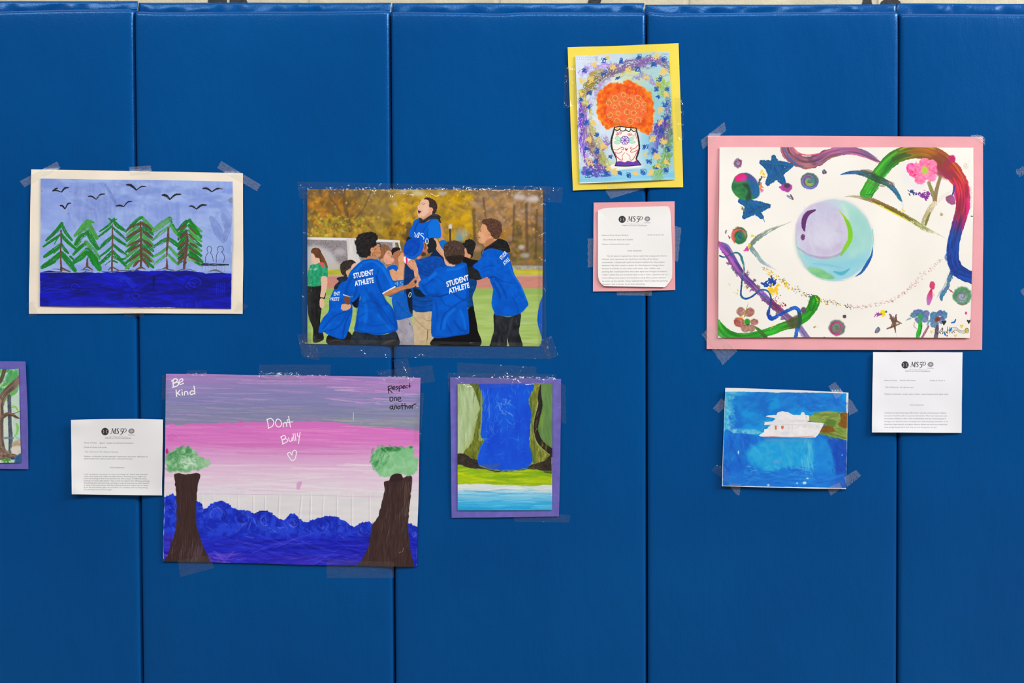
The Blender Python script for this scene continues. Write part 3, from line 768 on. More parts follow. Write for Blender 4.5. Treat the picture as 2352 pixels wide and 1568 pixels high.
# ================================================================== tree painting with hand lettering
def paint_bully():
    c = Canvas(365, 845, 975, 1310, 2.4, (232, 228, 232)); c.at(360, 820, 3.075)
    # sky bands, top to bottom
    bands = [(90, (176, 128, 196)), (150, (168, 130, 196)), (210, (146, 134, 190)), (300, (134, 134, 184)), (400, (132, 134, 176)), (460, (140, 138, 170))]
    c.rect(20, 80, 1920, 545, (140, 136, 186), grad=((0, 90), (0, 470), [((y-90)/380, k) for y, k in bands]))
    c.poly([(900, 100), (1400, 120), (1900, 140), (1900, 250), (1500, 240), (1150, 190)], (196, 130, 200), .75, 25, tex=((170, 128, 196), 140, 10))
    c.dabs((60, 120, 1860, 460), 240, 7, [(160, 140, 205), (122, 128, 178), (186, 148, 210), (140, 150, 200), (150, 140, 186), (206, 170, 220)], .015, .03, .5, 46, 4, 1.5, .35)
    c.dabs((60, 350, 1860, 480), 120, 9, [(128, 134, 168), (140, 146, 172), (150, 150, 178), (134, 132, 176), (160, 166, 170)], .02, .03, .5, 40, 5, 1.5, .35)
    c.dabs((1250, 150, 1860, 330), 60, 6, [(214, 150, 216), (226, 186, 226), (200, 140, 206)], .05, .05, .6, 30, 6, 1.2, .4)
    c.dabs((1300, 420, 1840, 500), 40, 7, [(150, 170, 150), (170, 180, 160), (140, 160, 160)], .03, .04, .5, 30, 7, 1.5, .4)
    pk = [(30, 478), (120, 470), (132, 480), (300, 468), (520, 462), (700, 458), (900, 462), (1100, 452), (1300, 462), (1450, 490), (1560, 505), (1650, 490), (1700, 510), (1880, 522), (1880, 1000), (20, 1000)]
    c.poly(pk, (222, 116, 196), 1, 1.5, 4, 30, False, grad=((0, 460), (0, 1000), [(0, (214, 116, 196)), (.15, (222, 118, 200)), (.35, (216, 132, 200)), (.5, (216, 160, 212)), (.62, (226, 192, 222)), (.8, (230, 214, 228)), (.95, (232, 228, 232)), (1, (232, 230, 232))]))
    c.dabs((60, 480, 1850, 640), 150, 8, [(230, 130, 206), (206, 110, 188), (214, 126, 200), (236, 150, 214)], .02, .03, .55, 48, 8, 1.5, .3)
    c.dabs((60, 620, 1850, 780), 150, 9, [(226, 160, 212), (216, 140, 206), (232, 180, 220), (222, 170, 214)], .02, .04, .35, 46, 9, 2, .35)
    c.rect(40, 700, 1860, 860, (229, 190, 221), alpha=.5, feather=45)
    c.dabs((60, 760, 1850, 980), 200, 10, [(232, 212, 228), (238, 226, 234), (220, 200, 220), (228, 190, 222), (240, 234, 238)], .02, .04, .5, 44, 10, 2, .3)
    c.stroke([(960, 680), (1200, 684), (1520, 682)], [5, 7, 4], (196, 110, 176), .7, 1, dry=.3)
    c.stroke([(560, 676), (700, 682), (860, 680)], [4, 6, 3], (196, 112, 180), .5, 1, dry=.3)
    c.stroke([(80, 560), (110, 545), (140, 570)], 10, (206, 96, 180), .5, 2); c.dot(100, 572, 24, (210, 106, 186), feather=4, alpha=.5)
    c.dot(72, 665, 9, (196, 20, 130), 20, feather=2, alpha=.9)
    c.dot(595, 455, 26, (220, 90, 180), 7, feather=2, alpha=.8)
    # white lower sky
    c.rect(40, 958, 1860, 1220, (231, 228, 230), alpha=.92, feather=6, tex=((222, 220, 224), 160, 30))
    c.stroke([(290, 965), (600, 968), (900, 972), (1200, 978), (1560, 990)], [4, 6, 4, 5, 3], (214, 180, 214), .7, 2, dry=.3)
    c.rect(280, 925, 620, 965, (216, 208, 230), alpha=.4, feather=10, dry=.3, dscale=(60, 5))
    c.rect(1300, 880, 1560, 975, (232, 200, 226), alpha=.35, feather=12, dry=.35, dscale=(60, 5))
    c.rect(1400, 980, 1600, 990, (226, 190, 218), alpha=.5, feather=2, dry=.3, dscale=(40, 4))
    c.poly([(992, 885), (1025, 878), (1020, 905), (1005, 935), (988, 930)], (218, 160, 208), .85, 3)
    # hedge and water in ultramarine
    hd = [(30, 1010), (60, 985), (110, 965), (140, 985), (190, 1030), (260, 1018), (310, 1030), (335, 1075), (380, 1040), (440, 1015), (500, 1035), (545, 1070), (600, 1080), (650, 1085), (685, 1105), (735, 1086), (790, 1088), (830, 1115), (880, 1150), (905, 1145), (930, 1115), (970, 1105), (1000, 1130), (1055, 1165), (1110, 1145), (1170, 1128), (1230, 1122), (1290, 1135), (1340, 1165), (1390, 1195), (1440, 1170), (1490, 1160), (1520, 1180), (1560, 1190), (1700, 1180), (1790, 1175), (1830, 1200), (1880, 1220), (1880, 1500), (20, 1500)]
    c.poly(hd, (10, 40, 190), 1, 1, 7, 10, True, tex=((30, 66, 220), 34, 34, 1.6))
    c.rect(20, 1270, 1880, 1500, (8, 14, 178), alpha=.85, feather=26, tex=((30, 44, 210), 150, 12))
    c.rect(20, 1400, 1500, 1500, (78, 52, 200), alpha=.75, feather=26, tex=((40, 30, 190), 90, 18))
    c.dot(80, 1330, 70, (70, 50, 205), 90, feather=22, alpha=.7)
    hx = [p[0] for p in hd[:-2]]; hy = [p[1] for p in hd[:-2]]
    inh = lambda x, y: y > np.interp(x, hx, hy)+22
    blobs = [(100, 1060, 80), (300, 1075, 45), (430, 1110, 85), (600, 1140, 70), (760, 1150, 75), (960, 1170, 60), (1170, 1190, 80), (1300, 1210, 60), (1460, 1220, 60), (1810, 1250, 40), (210, 1150, 40)]
    r = np.random.default_rng(11)
    for (x, y, R) in blobs:
        for q in range(16):
            a = r.uniform(0, 6.3); rr = R*r.uniform(.15, .72); t = np.linspace(a, a+r.uniform(.8, 2.2), 5)
            c.stroke(np.stack([x+rr*np.cos(t), y+rr*.9*np.sin(t)], 1), r.uniform(5, 14), [(6, 22, 150), (44, 80, 230), (14, 50, 205), (90, 110, 240), (2, 10, 120), (60, 84, 236)][r.integers(6)], r.uniform(.3, .75), 1, dry=.35, bw=3)
    for (x, y, R) in blobs[2:10]:
        c.stroke([(x+R*.7*math.cos(t), y+R*.66*math.sin(t)) for t in np.linspace(3.6, 5.9, 8)], 7, (4, 22, 130), .45, 1.5, dry=.3)
    c.dabs((60, 1280, 1820, 1460), 220, 11, [(4, 8, 130), (40, 60, 220), (70, 70, 226), (12, 20, 170), (2, 4, 110), (90, 84, 230)], .08, .25, .5, 22, 12, 1.5, .4)
    c.dabs((60, 1000, 1820, 1280), 150, 6, [(110, 130, 245), (150, 165, 250), (4, 14, 120), (60, 90, 235)], .9, .9, .5, 8, 13, 1, .4, inside=inh)
    c.dabs((60, 1385, 600, 1450), 40, 9, [(120, 80, 226), (96, 66, 215), (140, 110, 235)], .05, .3, .6, 14, 14, 1.2, .35)
    c.stroke([(690, 1105), (740, 1088), (790, 1092)], [6, 10, 4], (4, 14, 100), .8, 1)
    # left tree
    tk = [(125, 830), (150, 818), (210, 828), (270, 818), (305, 826), (308, 850), (292, 885), (284, 960), (276, 1080), (280, 1180), (300, 1260), (330, 1340), (380, 1450), (340, 1470), (60, 1460), (75, 1400), (105, 1310), (135, 1220), (140, 1100), (138, 980), (130, 900), (126, 860)]
    c.poly(tk, (52, 34, 34), 1, .8, 3, 20, True, tex=((66, 44, 42), 6, 60))
    c.dabs((90, 860, 330, 1440), 130, 4, [(80, 58, 58), (36, 22, 22), (96, 74, 78), (60, 40, 38)], 1.55, .12, .5, 22, 15, .8, .45, inside=lambda x, y: 140 < x < 278 or y > 1300)
    c.dabs((90, 1330, 330, 1440), 50, 6, [(112, 92, 118), (90, 70, 80)], 1.8, .2, .5, 16, 16, 1, .45)
    # right tree
    tk = [(1605, 885), (1640, 870), (1655, 835), (1690, 820), (1725, 826), (1735, 850), (1775, 838), (1800, 845), (1802, 900), (1790, 1000), (1780, 1100), (1776, 1200), (1785, 1300), (1800, 1400), (1812, 1490), (1700, 1500), (1425, 1500), (1450, 1430), (1490, 1350), (1510, 1260), (1520, 1190), (1560, 1130), (1585, 1050), (1600, 980), (1610, 930)]
    c.poly(tk, (52, 34, 35), 1, .8, 3, 20, True, tex=((70, 48, 46), 6, 60))
    c.dabs((1480, 860, 1800, 1460), 300, 4, [(92, 72, 72), (34, 20, 22), (116, 98, 104), (64, 44, 42), (84, 66, 70)], 1.75, .15, .5, 22, 17, .8, .45, inside=lambda x, y: x > 1800-(y-840)*.42-150 and x < 1775 and (x > 1610 or y > 1150))
    for q in range(4): c.stroke([(1755+q*12, 880), (1750+q*10, 1000), (1745+q*8, 1120)], 3, (128, 104, 90), .7, .8, dry=.3)
    c.stroke([(1712, 1380), (1735, 1370), (1742, 1345)], 3, (170, 150, 150), .8)
    # crowns
    c.poly([(60, 745), (80, 700), (110, 660), (160, 640), (210, 636), (260, 655), (300, 690), (345, 715), (375, 745), (350, 775), (310, 795), (260, 800), (210, 815), (140, 812), (85, 795)], (120, 182, 128), .95, 4, 9, 14, True, tex=((156, 206, 160), 50, 40, 1.5))
    c.dabs((65, 640, 260, 720), 70, 12, [(40, 120, 62), (62, 140, 80), (90, 164, 102)], -.7, .5, .7, 3, 18, 1.5, .35, inside=lambda x, y: (x-200)**2/150**2+(y-760)**2/125**2 < 1 and y < 770-.2*x+20)
    c.dabs((70, 690, 200, 800), 60, 12, [(86, 160, 96), (70, 148, 84), (110, 176, 118)], -.7, .8, .6, 3, 19, 1.5, .35)
    c.dabs((170, 690, 330, 790), 70, 10, [(180, 220, 184), (200, 230, 202), (150, 204, 156)], .5, .8, .6, 3, 20, 1.5, .4)
    c.dabs((190, 715, 290, 775), 26, 7, [(232, 242, 234), (222, 236, 226)], .2, .9, .8, 3, 21, 1, .4)
    c.poly([(1515, 690), (1545, 650), (1590, 636), (1660, 634), (1730, 640), (1790, 628), (1812, 645), (1822, 700), (1845, 715), (1840, 790), (1820, 825), (1770, 840), (1700, 825), (1640, 845), (1600, 855), (1560, 815), (1525, 770)], (126, 196, 136), .97, 2, 10, 14, True, tex=((150, 210, 158), 60, 50, 1.4))
    c.dabs((1515, 640, 1640, 790), 60, 12, [(46, 130, 70), (84, 160, 100), (100, 176, 114)], -.9, .5, .65, 3, 22, 1.5, .35)
    c.dabs((1590, 632, 1730, 660), 30, 11, [(30, 116, 52), (50, 130, 70)], .1, .4, .8, 3, 23, 1.2, .3)
    c.dabs((1590, 660, 1830, 820), 60, 14, [(140, 206, 150), (160, 216, 166), (120, 190, 132)], -.6, .9, .5, 3, 24, 2, .3)
    c.dot(1795, 636, 14, (40, 130, 60), 9, feather=2, alpha=.8)
    # trunk top over crown
    c.poly([(1655, 840), (1690, 822), (1728, 830), (1732, 870), (1650, 880)], (50, 33, 33), 1, 1)
    # lettering by hand
    WH, BK = (246, 246, 248), (26, 24, 30)
    def hand(strokes, w, col):
        for p in strokes: c.stroke(p, w, col, 1, 1, rough=.08, rs=6)
    hand([[(116, 160), (114, 184), (118, 210)], [(104, 168), (128, 152), (144, 158), (140, 172), (116, 184)], [(120, 184), (146, 176), (152, 190), (140, 204), (110, 212)], [(152, 182), (176, 172), (184, 160), (176, 152), (160, 162), (156, 180), (166, 192), (188, 184)]], 8, WH)
    hand([[(136, 232), (138, 254), (140, 276)], [(162, 234), (146, 252), (140, 256)], [(144, 254), (156, 262), (164, 266)], [(178, 246), (180, 268)], [(176, 230), (177, 232)], [(194, 268), (196, 246), (206, 242), (216, 246), (220, 264)], [(262, 204), (266, 230), (268, 260)], [(262, 240), (244, 238), (234, 252), (244, 264), (262, 256)]], 8, WH)
    hand([[(778, 436), (784, 468), (788, 500)], [(778, 440), (806, 432), (826, 456), (816, 486), (786, 502)], [(848, 438), (838, 462), (846, 486), (866, 492), (880, 474), (874, 448), (856, 436), (846, 440)], [(894, 492), (892, 466)], [(892, 470), (906, 460), (914, 470), (918, 490)], [(930, 418), (936, 452), (944, 494)], [(914, 462), (940, 458), (960, 456)], [(926, 440), (920, 452)]], 7, WH)
    hand([[(878, 560), (884, 584), (890, 614)], [(874, 566), (896, 552), (910, 562), (902, 576), (884, 584)], [(890, 584), (914, 576), (924, 590), (908, 604), (886, 612)], [(930, 568), (936, 590), (950, 592), (956, 566)], [(956, 566), (958, 590)], [(962, 540), (966, 566), (970, 590)], [(975, 536), (979, 562), (982, 588)], [(993, 536), (994, 556), (1004, 560)], [(1012, 530), (1006, 566), (1001, 610)]], 6.5, WH)
    hand([[(950, 728), (930, 700), (924, 680), (940, 672), (954, 690), (958, 668), (974, 656), (986, 668), (982, 696), (972, 724), (950, 728)]], 6.5, WH)
    hand([[(1390, 392), (1388, 445)]], 3, (232, 236, 240))
    hand([[(1634, 206), (1634, 226), (1636, 252)], [(1632, 210), (1654, 202), (1660, 216), (1636, 226)], [(1638, 228), (1650, 238), (1662, 250)], [(1664, 222), (1682, 216), (1678, 206), (1668, 212), (1668, 228), (1684, 226)], [(1700, 206), (1690, 210), (1700, 220), (1692, 230)], [(1710, 208), (1712, 240)], [(1710, 208), (1726, 200), (1730, 214), (1714, 220)], [(1734, 214), (1750, 206), (1746, 198), (1738, 206), (1740, 220), (1754, 216)], [(1770, 200), (1758, 204), (1760, 216), (1772, 216)], [(1784, 184), (1786, 216)], [(1776, 204), (1794, 202)]], 6, BK)
    hand([[(1648, 300), (1646, 286), (1660, 282), (1668, 292), (1662, 308), (1650, 310), (1646, 300)], [(1678, 308), (1678, 286), (1690, 284), (1694, 306)], [(1702, 296), (1722, 292), (1718, 282), (1706, 284), (1702, 300), (1712, 312), (1728, 308)]], 6, BK)
    hand([[(1666, 346), (1652, 346), (1646, 358), (1656, 366), (1666, 356)], [(1667, 342), (1666, 360), (1672, 368)], [(1680, 366), (1680, 346), (1692, 344), (1696, 364)], [(1712, 344), (1702, 350), (1706, 364), (1718, 360), (1714, 346)], [(1732, 326), (1734, 366)], [(1722, 344), (1746, 340)], [(1752, 326), (1754, 366)], [(1754, 350), (1764, 342), (1772, 362)], [(1786, 342), (1778, 350), (1784, 360), (1794, 354), (1790, 342)], [(1804, 362), (1802, 338)], [(1804, 344), (1816, 332), (1830, 330)]], 6, BK)
    c.stroke([(48, 1420), (48, 1300), (52, 1150), (58, 1000)], 5, (225, 226, 240), .8, 1, dry=.5)
    c.stroke([(1836, 1470), (1838, 1350)], 5, (225, 226, 240), .7, 1, dry=.5)
    return c
AW = thing('lettered_painting', 'pink sky painting of two trees lettered Be Kind and Respect one another', 'painting')
cv = paint_bully()
bul = Sheet([(382.1, 859), (966.8, 868.1), (956, 1301.5), (373.7, 1289.6)], 0.0022, 0.0016, (0.003, 0.003, 0.001, 0.003), (2.2, 0.5, -0.5, 0), 1.2, seed=5, corner={'bl': 0.001}, nu=560, nv=60,
            ridges=[(360+x/3.075, 820+960/3.075, 360+(x+t)/3.075, 820+(1270 if x > 400 else 1080)/3.075, h_) for x, t, h_ in [(320, 4, .0004), (400, 3, .0004), (500, 3, .0004), (575, 4, .0005), (682, 3, .0006), (765, 0, .0006), (868, -14, .0007), (1026, -28, .0008), (1090, -8, .0008), (1180, -16, .0006), (1272, 4, .0006), (1380, 0, .0006), (1503, 4, .0005)]])
bul.build('painted_sheet', mat_image('lettered_painting_paint', cv.image('lettered_painting'), 0.38, 0.4, 0.35, 0.0008), AW, cv)
for q, m in [([(595, 837), (760, 837), (758, 872), (594, 872)], M_CLEAR), ([(862, 852), (992, 838), (1000, 876), (900, 890)], M_CLEAR), ([(902, 826), (936, 822), (950, 872), (916, 880)], M_CLEAR), ([(372, 862), (388, 862), (388, 916), (372, 918)], M_CLEAR),
             ([(408, 1286), (482, 1274), (492, 1304), (414, 1325)], M_CLEAR), ([(750, 1284), (905, 1290), (905, 1327), (750, 1327)], M_CLEAR), ([(958, 900), (974, 902), (966, 1018), (950, 1016)], M_CLEAR), ([(430, 850), (475, 850), (476, 866), (428, 864)], M_CLEAR)]:
    tape(AW, q, [bul], m)

# ================================================================== eye painting on pink paper
def paint_eye():
    c = Canvas(1640, 330, 2245, 782, 2.4, (241, 238, 231)); c.at(1600, 270, 2.851)
    c.rect(120, 170, 1850, 1470, (241, 238, 231), tex=((234, 230, 222), 300, 300))
    def s(p, w, col, **k): c.stroke(p, w, col, **k)
    # mauve ribbon at the top
    rb = [(580, 150), (600, 230), (650, 275), (720, 295), (790, 280), (870, 235), (960, 215), (1040, 218), (1110, 240), (1170, 275), (1215, 295)]
    s(rb, [80, 82, 82, 84, 80, 66, 56, 50, 40, 22, 3], [(150, 80, 110), (146, 86, 106), (130, 78, 100), (150, 96, 100), (128, 78, 118), (138, 80, 110), (140, 88, 130), (140, 80, 120), (130, 96, 140), (150, 100, 140), (190, 140, 170)], feather=1.5, rough=.1, rs=16, var=.3, bl=160, bw=9)
    s([(575, 200), (600, 255), (655, 305), (700, 320)], [12, 16, 12, 5], (58, 96, 156), alpha=.85, dry=.2)
    s([(628, 190), (660, 228), (720, 245), (790, 238), (850, 215)], [10, 12, 8, 10, 4], (206, 60, 84), alpha=.8, dry=.25)
    s([(690, 322), (740, 328), (830, 300)], [5, 8, 5], (200, 96, 90), alpha=.8, dry=.25); s([(800, 300), (880, 262), (960, 245)], [8, 6, 3], (150, 165, 60), alpha=.6, dry=.35)
    s([(1000, 240), (1090, 255), (1200, 300)], [5, 8, 3], (206, 70, 120), alpha=.8, dry=.3); s([(1060, 205), (1120, 230), (1180, 265)], [8, 12, 6], (110, 90, 150), alpha=.7, dry=.35)
    s([(640, 250), (730, 275), (830, 235), (930, 212)], [20, 18, 16, 12], (126, 70, 130), alpha=.5, feather=4, dry=.35)
    s([(610, 240), (680, 292), (760, 300)], 14, (168, 110, 110), alpha=.5, feather=3, dry=.35); s([(740, 270), (770, 300)], 30, (96, 70, 84), alpha=.6, feather=8)
    # rainbow serpent on the right
    G, OL, BRN, RD, MG, BL = (50, 160, 38), (130, 104, 24), (150, 78, 28), (186, 44, 50), (196, 24, 96), (12, 66, 162)
    sp = [(1110, 500), (1150, 430), (1200, 360), (1270, 280), (1350, 235), (1430, 222), (1510, 230), (1580, 262), (1640, 315), (1690, 370), (1730, 440), (1745, 530), (1735, 620), (1712, 700), (1690, 780), (1678, 860), (1680, 940), (1710, 1000), (1770, 1035), (1850, 1060)]
    cl = [(58, 172, 44), (58, 176, 44), (54, 160, 40), (44, 128, 34), (96, 116, 24), OL, (150, 92, 26), (146, 74, 30), (160, 62, 34), (178, 52, 50), (192, 40, 60), (178, 36, 76), (160, 44, 80), (96, 40, 110), (20, 70, 160), BL, (10, 60, 156), (12, 62, 160), (12, 58, 154), (12, 56, 150)]
    s(sp, [84, 86, 88, 92, 92, 90, 100, 116, 118, 110, 100, 92, 88, 82, 80, 80, 82, 84, 84, 84], cl, feather=1.5, rough=.06, rs=18, var=.22, bl=120, bw=8)
    s([(1150, 470), (1195, 400), (1255, 320), (1310, 280)], [20, 30, 34, 10], (36, 120, 30), alpha=.6, feather=5, dry=.3); s([(1100, 470), (1150, 390), (1230, 290), (1310, 225)], [8, 12, 14, 10], (90, 190, 30), alpha=.7, feather=2, dry=.2)
    s([(1330, 212), (1400, 186), (1480, 184), (1560, 205)], [8, 16, 16, 8], (180, 170, 20), alpha=.75, feather=3, dry=.25); s([(1380, 230), (1450, 215), (1530, 225)], [18, 30, 16], (176, 92, 20), alpha=.6, feather=6, dry=.25)
    s([(1290, 270), (1340, 250), (1400, 246)], [30, 34, 14], (56, 84, 28), alpha=.75, feather=6); s([(1190, 460), (1150, 500), (1110, 505)], 6, (24, 110, 30), alpha=.8)
    s([(1580, 215), (1650, 265), (1710, 340), (1760, 430)], [8, 14, 14, 8], (222, 104, 34), alpha=.8, feather=3, dry=.3)
    c.dot(1590, 290, 62, (140, 50, 40), 50, feather=10, alpha=.8, tex=((120, 74, 34), 20, 20)); c.dot(1640, 350, 60, (170, 44, 44), 50, feather=12, alpha=.7); c.dot(1600, 350, 40, (140, 48, 70), 36, feather=8, alpha=.8); c.dot(1652, 375, 36, (150, 40, 70), 30, feather=4, alpha=.9)
    c.dot(1673, 270, 22, (186, 20, 100), 24, feather=3, rough=3); c.dot(1640, 300, 26, (150, 40, 70), 20, feather=4, alpha=.7)
    s([(1688, 420), (1690, 480), (1698, 540)], [14, 22, 8], (206, 20, 120), alpha=.85, feather=3, dry=.15)
    for (x, y0, y1) in [(1700, 450, 640), (1720, 430, 660), (1740, 460, 640), (1755, 420, 560), (1712, 520, 680)]: s([(x, y0), (x+6, (y0+y1)/2), (x-4, y1)], [5, 11, 5], [(210, 60, 50), (140, 20, 60), (190, 50, 60)], alpha=.75, feather=2, dry=.3)
    s([(1772, 530), (1778, 580), (1768, 640)], [14, 26, 12], (226, 20, 120), alpha=.9, feather=3, rough=.15); s([(1775, 420), (1785, 500), (1780, 560)], [4, 8, 5], (230, 70, 140), alpha=.8, dry=.3)
    s([(1755, 640), (1745, 700), (1735, 740)], [10, 12, 6], (200, 20, 110), alpha=.8, feather=3, dry=.2)
    for k in range(16): s([(1778+k % 3*4, 460+k*9), (1796+k % 3*3, 452+k*9)], 3, (214, 90, 120), alpha=.6)
    for (x, y0, y1) in [(1660, 800, 900), (1680, 760, 900), (1700, 740, 860), (1670, 860, 960), (1700, 900, 1010), (1640, 880, 940)]: s([(x, y0), (x-10, (y0+y1)/2), (x-6, y1)], [6, 14, 6], [(30, 110, 200), (6, 40, 130), (20, 80, 180)], alpha=.6, feather=2, dry=.35)
    s([(1720, 1040), (1780, 1060), (1830, 1075)], [20, 30, 20], (14, 80, 190), alpha=.7, feather=4, dry=.25); s([(1680, 1020), (1720, 990), (1760, 1020)], 12, (6, 40, 120), alpha=.6, feather=3, dry=.3)
    # teal brow across
    s([(945, 372), (985, 362), (1040, 358), (1110, 370), (1180, 400), (1250, 432), (1300, 480), (1330, 530), (1345, 550)], [8, 18, 26, 40, 46, 40, 30, 22, 6], [(40, 110, 180), (30, 96, 170), (44, 92, 130), (54, 88, 92), (40, 84, 50), (60, 96, 96), (40, 104, 140), (30, 110, 140), (60, 130, 150)], feather=1.5, rough=.12, dry=.12, var=.2, bw=6)
    s([(1075, 345), (1130, 350), (1170, 366)], [10, 20, 12], (96, 92, 72), alpha=.8, feather=2, dry=.25); s([(1120, 420), (1180, 440), (1230, 450)], [12, 18, 10], (120, 100, 90), alpha=.6, feather=3, dry=.35); s([(1260, 420), (1285, 430), (1290, 450)], 14, (120, 92, 84), alpha=.7, feather=3, dry=.3)
    s([(1345, 555), (1350, 580), (1352, 600)], [14, 16, 10], (214, 222, 228), alpha=.6, feather=4)
    # upper eyelid
    s([(960, 520), (1020, 515), (1080, 525), (1150, 540), (1230, 575), (1320, 620), (1400, 665), (1460, 705), (1510, 735), (1560, 755), (1630, 790)], [4, 14, 22, 30, 28, 30, 28, 32, 28, 14, 3], [(220, 212, 196), (190, 176, 140), (170, 150, 116), (140, 110, 74), (124, 98, 50), (120, 110, 30), (134, 130, 50), (150, 158, 90), (164, 172, 110), (206, 204, 170), (228, 222, 206)], feather=2, rough=.15, dry=.22, var=.2, bw=5)
    s([(1150, 552), (1240, 598), (1330, 645), (1400, 685)], [4, 9, 8, 3], (214, 214, 20), alpha=.8, dry=.15); s([(1345, 600), (1352, 608), (1360, 612)], 10, (220, 210, 40), alpha=.8)
    s([(1140, 540), (1230, 578), (1330, 628), (1410, 672)], [6, 12, 14, 6], (112, 92, 24), alpha=.7, feather=2, dry=.2)
    # eyeball
    el = lambda x, y, rx, ry, n=28: [(x+rx*math.cos(t), y+ry*math.sin(t)) for t in np.linspace(0, 2*np.pi, n, endpoint=False)]
    c.poly(el(898, 800, 262, 272), (196, 190, 186), .35, 12)
    c.poly(el(898, 800, 252, 264), (164, 210, 208), 1, 3, 3, 30, True, grad=((700, 560), (1050, 1050), [(0, (196, 196, 220)), (.35, (180, 216, 214)), (.7, (150, 204, 210)), (1, (150, 208, 222))]))
    c.poly([(960, 550), (1060, 610), (1130, 720), (1148, 830), (1110, 940), (1040, 1000), (1000, 900), (1010, 760), (980, 640)], (170, 216, 206), .8, 16, tex=((150, 206, 196), 60, 90))
    c.poly([(690, 880), (800, 930), (930, 950), (1060, 900), (1130, 860), (1110, 950), (1040, 1020), (960, 1055), (860, 1050), (760, 1000)], (150, 206, 222), .75, 14, tex=((130, 196, 216), 90, 30))
    c.poly(el(825, 740, 178, 185), (196, 188, 214), 1, 5, 3, 30, True, tex=((208, 206, 226), 90, 90))
    c.poly([(690, 660), (760, 590), (850, 560), (930, 590), (880, 640), (780, 660), (720, 720)], (190, 194, 222), .6, 20); c.poly([(720, 820), (840, 900), (950, 860), (985, 780), (900, 840), (800, 850)], (180, 168, 200), .6, 12, tex=((196, 186, 212), 40, 30)); c.dot(830, 750, 80, (212, 212, 230), 90, feather=40, alpha=.6)
    s([(660, 850), (740, 900), (850, 918), (930, 895), (980, 850)], [10, 16, 20, 16, 8], (158, 140, 176), alpha=.6, feather=6, dry=.2)
    c.dabs((690, 600, 960, 880), 60, 12, [(180, 176, 210), (214, 214, 232), (200, 192, 220)], 1.2, .6, .3, 6, 31, 4, .2)
    s([(775, 605), (730, 625), (705, 665), (700, 715), (707, 742)], [12, 30, 34, 26, 8], (98, 44, 108), feather=1.5, rough=.08)
    c.dot(694, 783, 15, (98, 50, 100), 20, rough=4, rs=8, alpha=.95, dry=.2)
    s([(928, 605), (960, 640), (985, 680), (1005, 740), (1002, 800), (975, 850), (945, 900)], [6, 12, 24, 30, 30, 28, 10], [(170, 214, 120), (150, 206, 70), (126, 196, 30), (122, 200, 24), (126, 202, 34), (134, 200, 50), (120, 190, 70)], feather=2, rough=.1)
    s([(945, 560), (970, 600), (990, 660)], [8, 30, 20], (190, 224, 206), alpha=.6, feather=8)
    c.poly([(728, 980), (790, 985), (850, 1010), (905, 1050), (850, 1058), (790, 1040), (745, 1010)], (110, 186, 120), .95, 4, 3, 14, tex=((134, 200, 140), 50, 20))
    s([(900, 1008), (950, 1020), (1000, 990)], [10, 26, 10], (70, 168, 190), alpha=.8, feather=5); s([(760, 955), (860, 965), (960, 985)], [8, 18, 8], (120, 190, 212), alpha=.6, feather=5)
    s([(1152, 850), (1145, 900), (1120, 950), (1080, 1010), (1040, 1040)], [5, 13, 22, 16, 4], (24, 92, 170), feather=1.5, rough=.1)
    s([(1150, 730), (1156, 800), (1150, 860)], [8, 6, 5], (120, 190, 196), alpha=.7, feather=3); s([(650, 760), (655, 830), (690, 920), (740, 1000)], [14, 12, 10, 8], (180, 186, 196), alpha=.5, feather=6)
    s([(700, 970), (770, 1035), (860, 1066), (960, 1064)], 7, (150, 196, 210), alpha=.6, feather=3)
    # corner of the eye, grey green
    s([(620, 680), (560, 704), (500, 728), (440, 760), (400, 786), (372, 812), (358, 830)], [4, 10, 20, 28, 34, 30, 24], [(206, 206, 200), (170, 178, 168), (140, 152, 142), (130, 146, 138), (120, 138, 126), (110, 130, 122), (110, 130, 128)], feather=3, rough=.2, dry=.25)
    s([(350, 840), (368, 870), (395, 900), (430, 945), (480, 975), (530, 1000)], [26, 34, 30, 24, 14, 4], [(110, 140, 140), (120, 150, 152), (130, 164, 164), (140, 170, 176), (190, 196, 200), (222, 220, 220)], feather=3, rough=.2, dry=.28)
    # lower lid: scattered specks
    r = np.random.default_rng(5)
    lid = np.array([(435, 985), (500, 1030), (560, 1070), (600, 1110), (650, 1125), (710, 1160), (760, 1180), (830, 1200), (900, 1218), (960, 1225), (1010, 1240), (1060, 1245), (1130, 1232), (1200, 1215), (1270, 1200), (1320, 1170), (1370, 1130), (1420, 1085), (1470, 1040), (1520, 1000), (1560, 965), (1600, 930)], float)
    for k in range(330):
        t = r.random()**.8*(len(lid)-1); i = int(t); p = lid[i]+(lid[min(i+1, len(lid)-1)]-lid[i])*(t-i)+r.normal(0, 8, 2)
        if t < 5: col = [(222, 182, 30), (200, 160, 30), (60, 50, 40), (90, 70, 90)][r.integers(4)]
        elif t < 10: col = [(216, 180, 30), (50, 44, 60), (170, 140, 50), (40, 70, 120), (150, 60, 60)][r.integers(5)]
        else: col = [(196, 70, 110), (206, 130, 150), (170, 110, 120), (220, 190, 150)][r.integers(4)]
        ss = r.uniform(2, 6.5) if t < 10 else r.uniform(1.5, 4.5)
        s([p, p+np.array([r.normal(6, 3), r.normal(2, 3)])], [ss, ss*.6], col, alpha=.9, feather=.8)
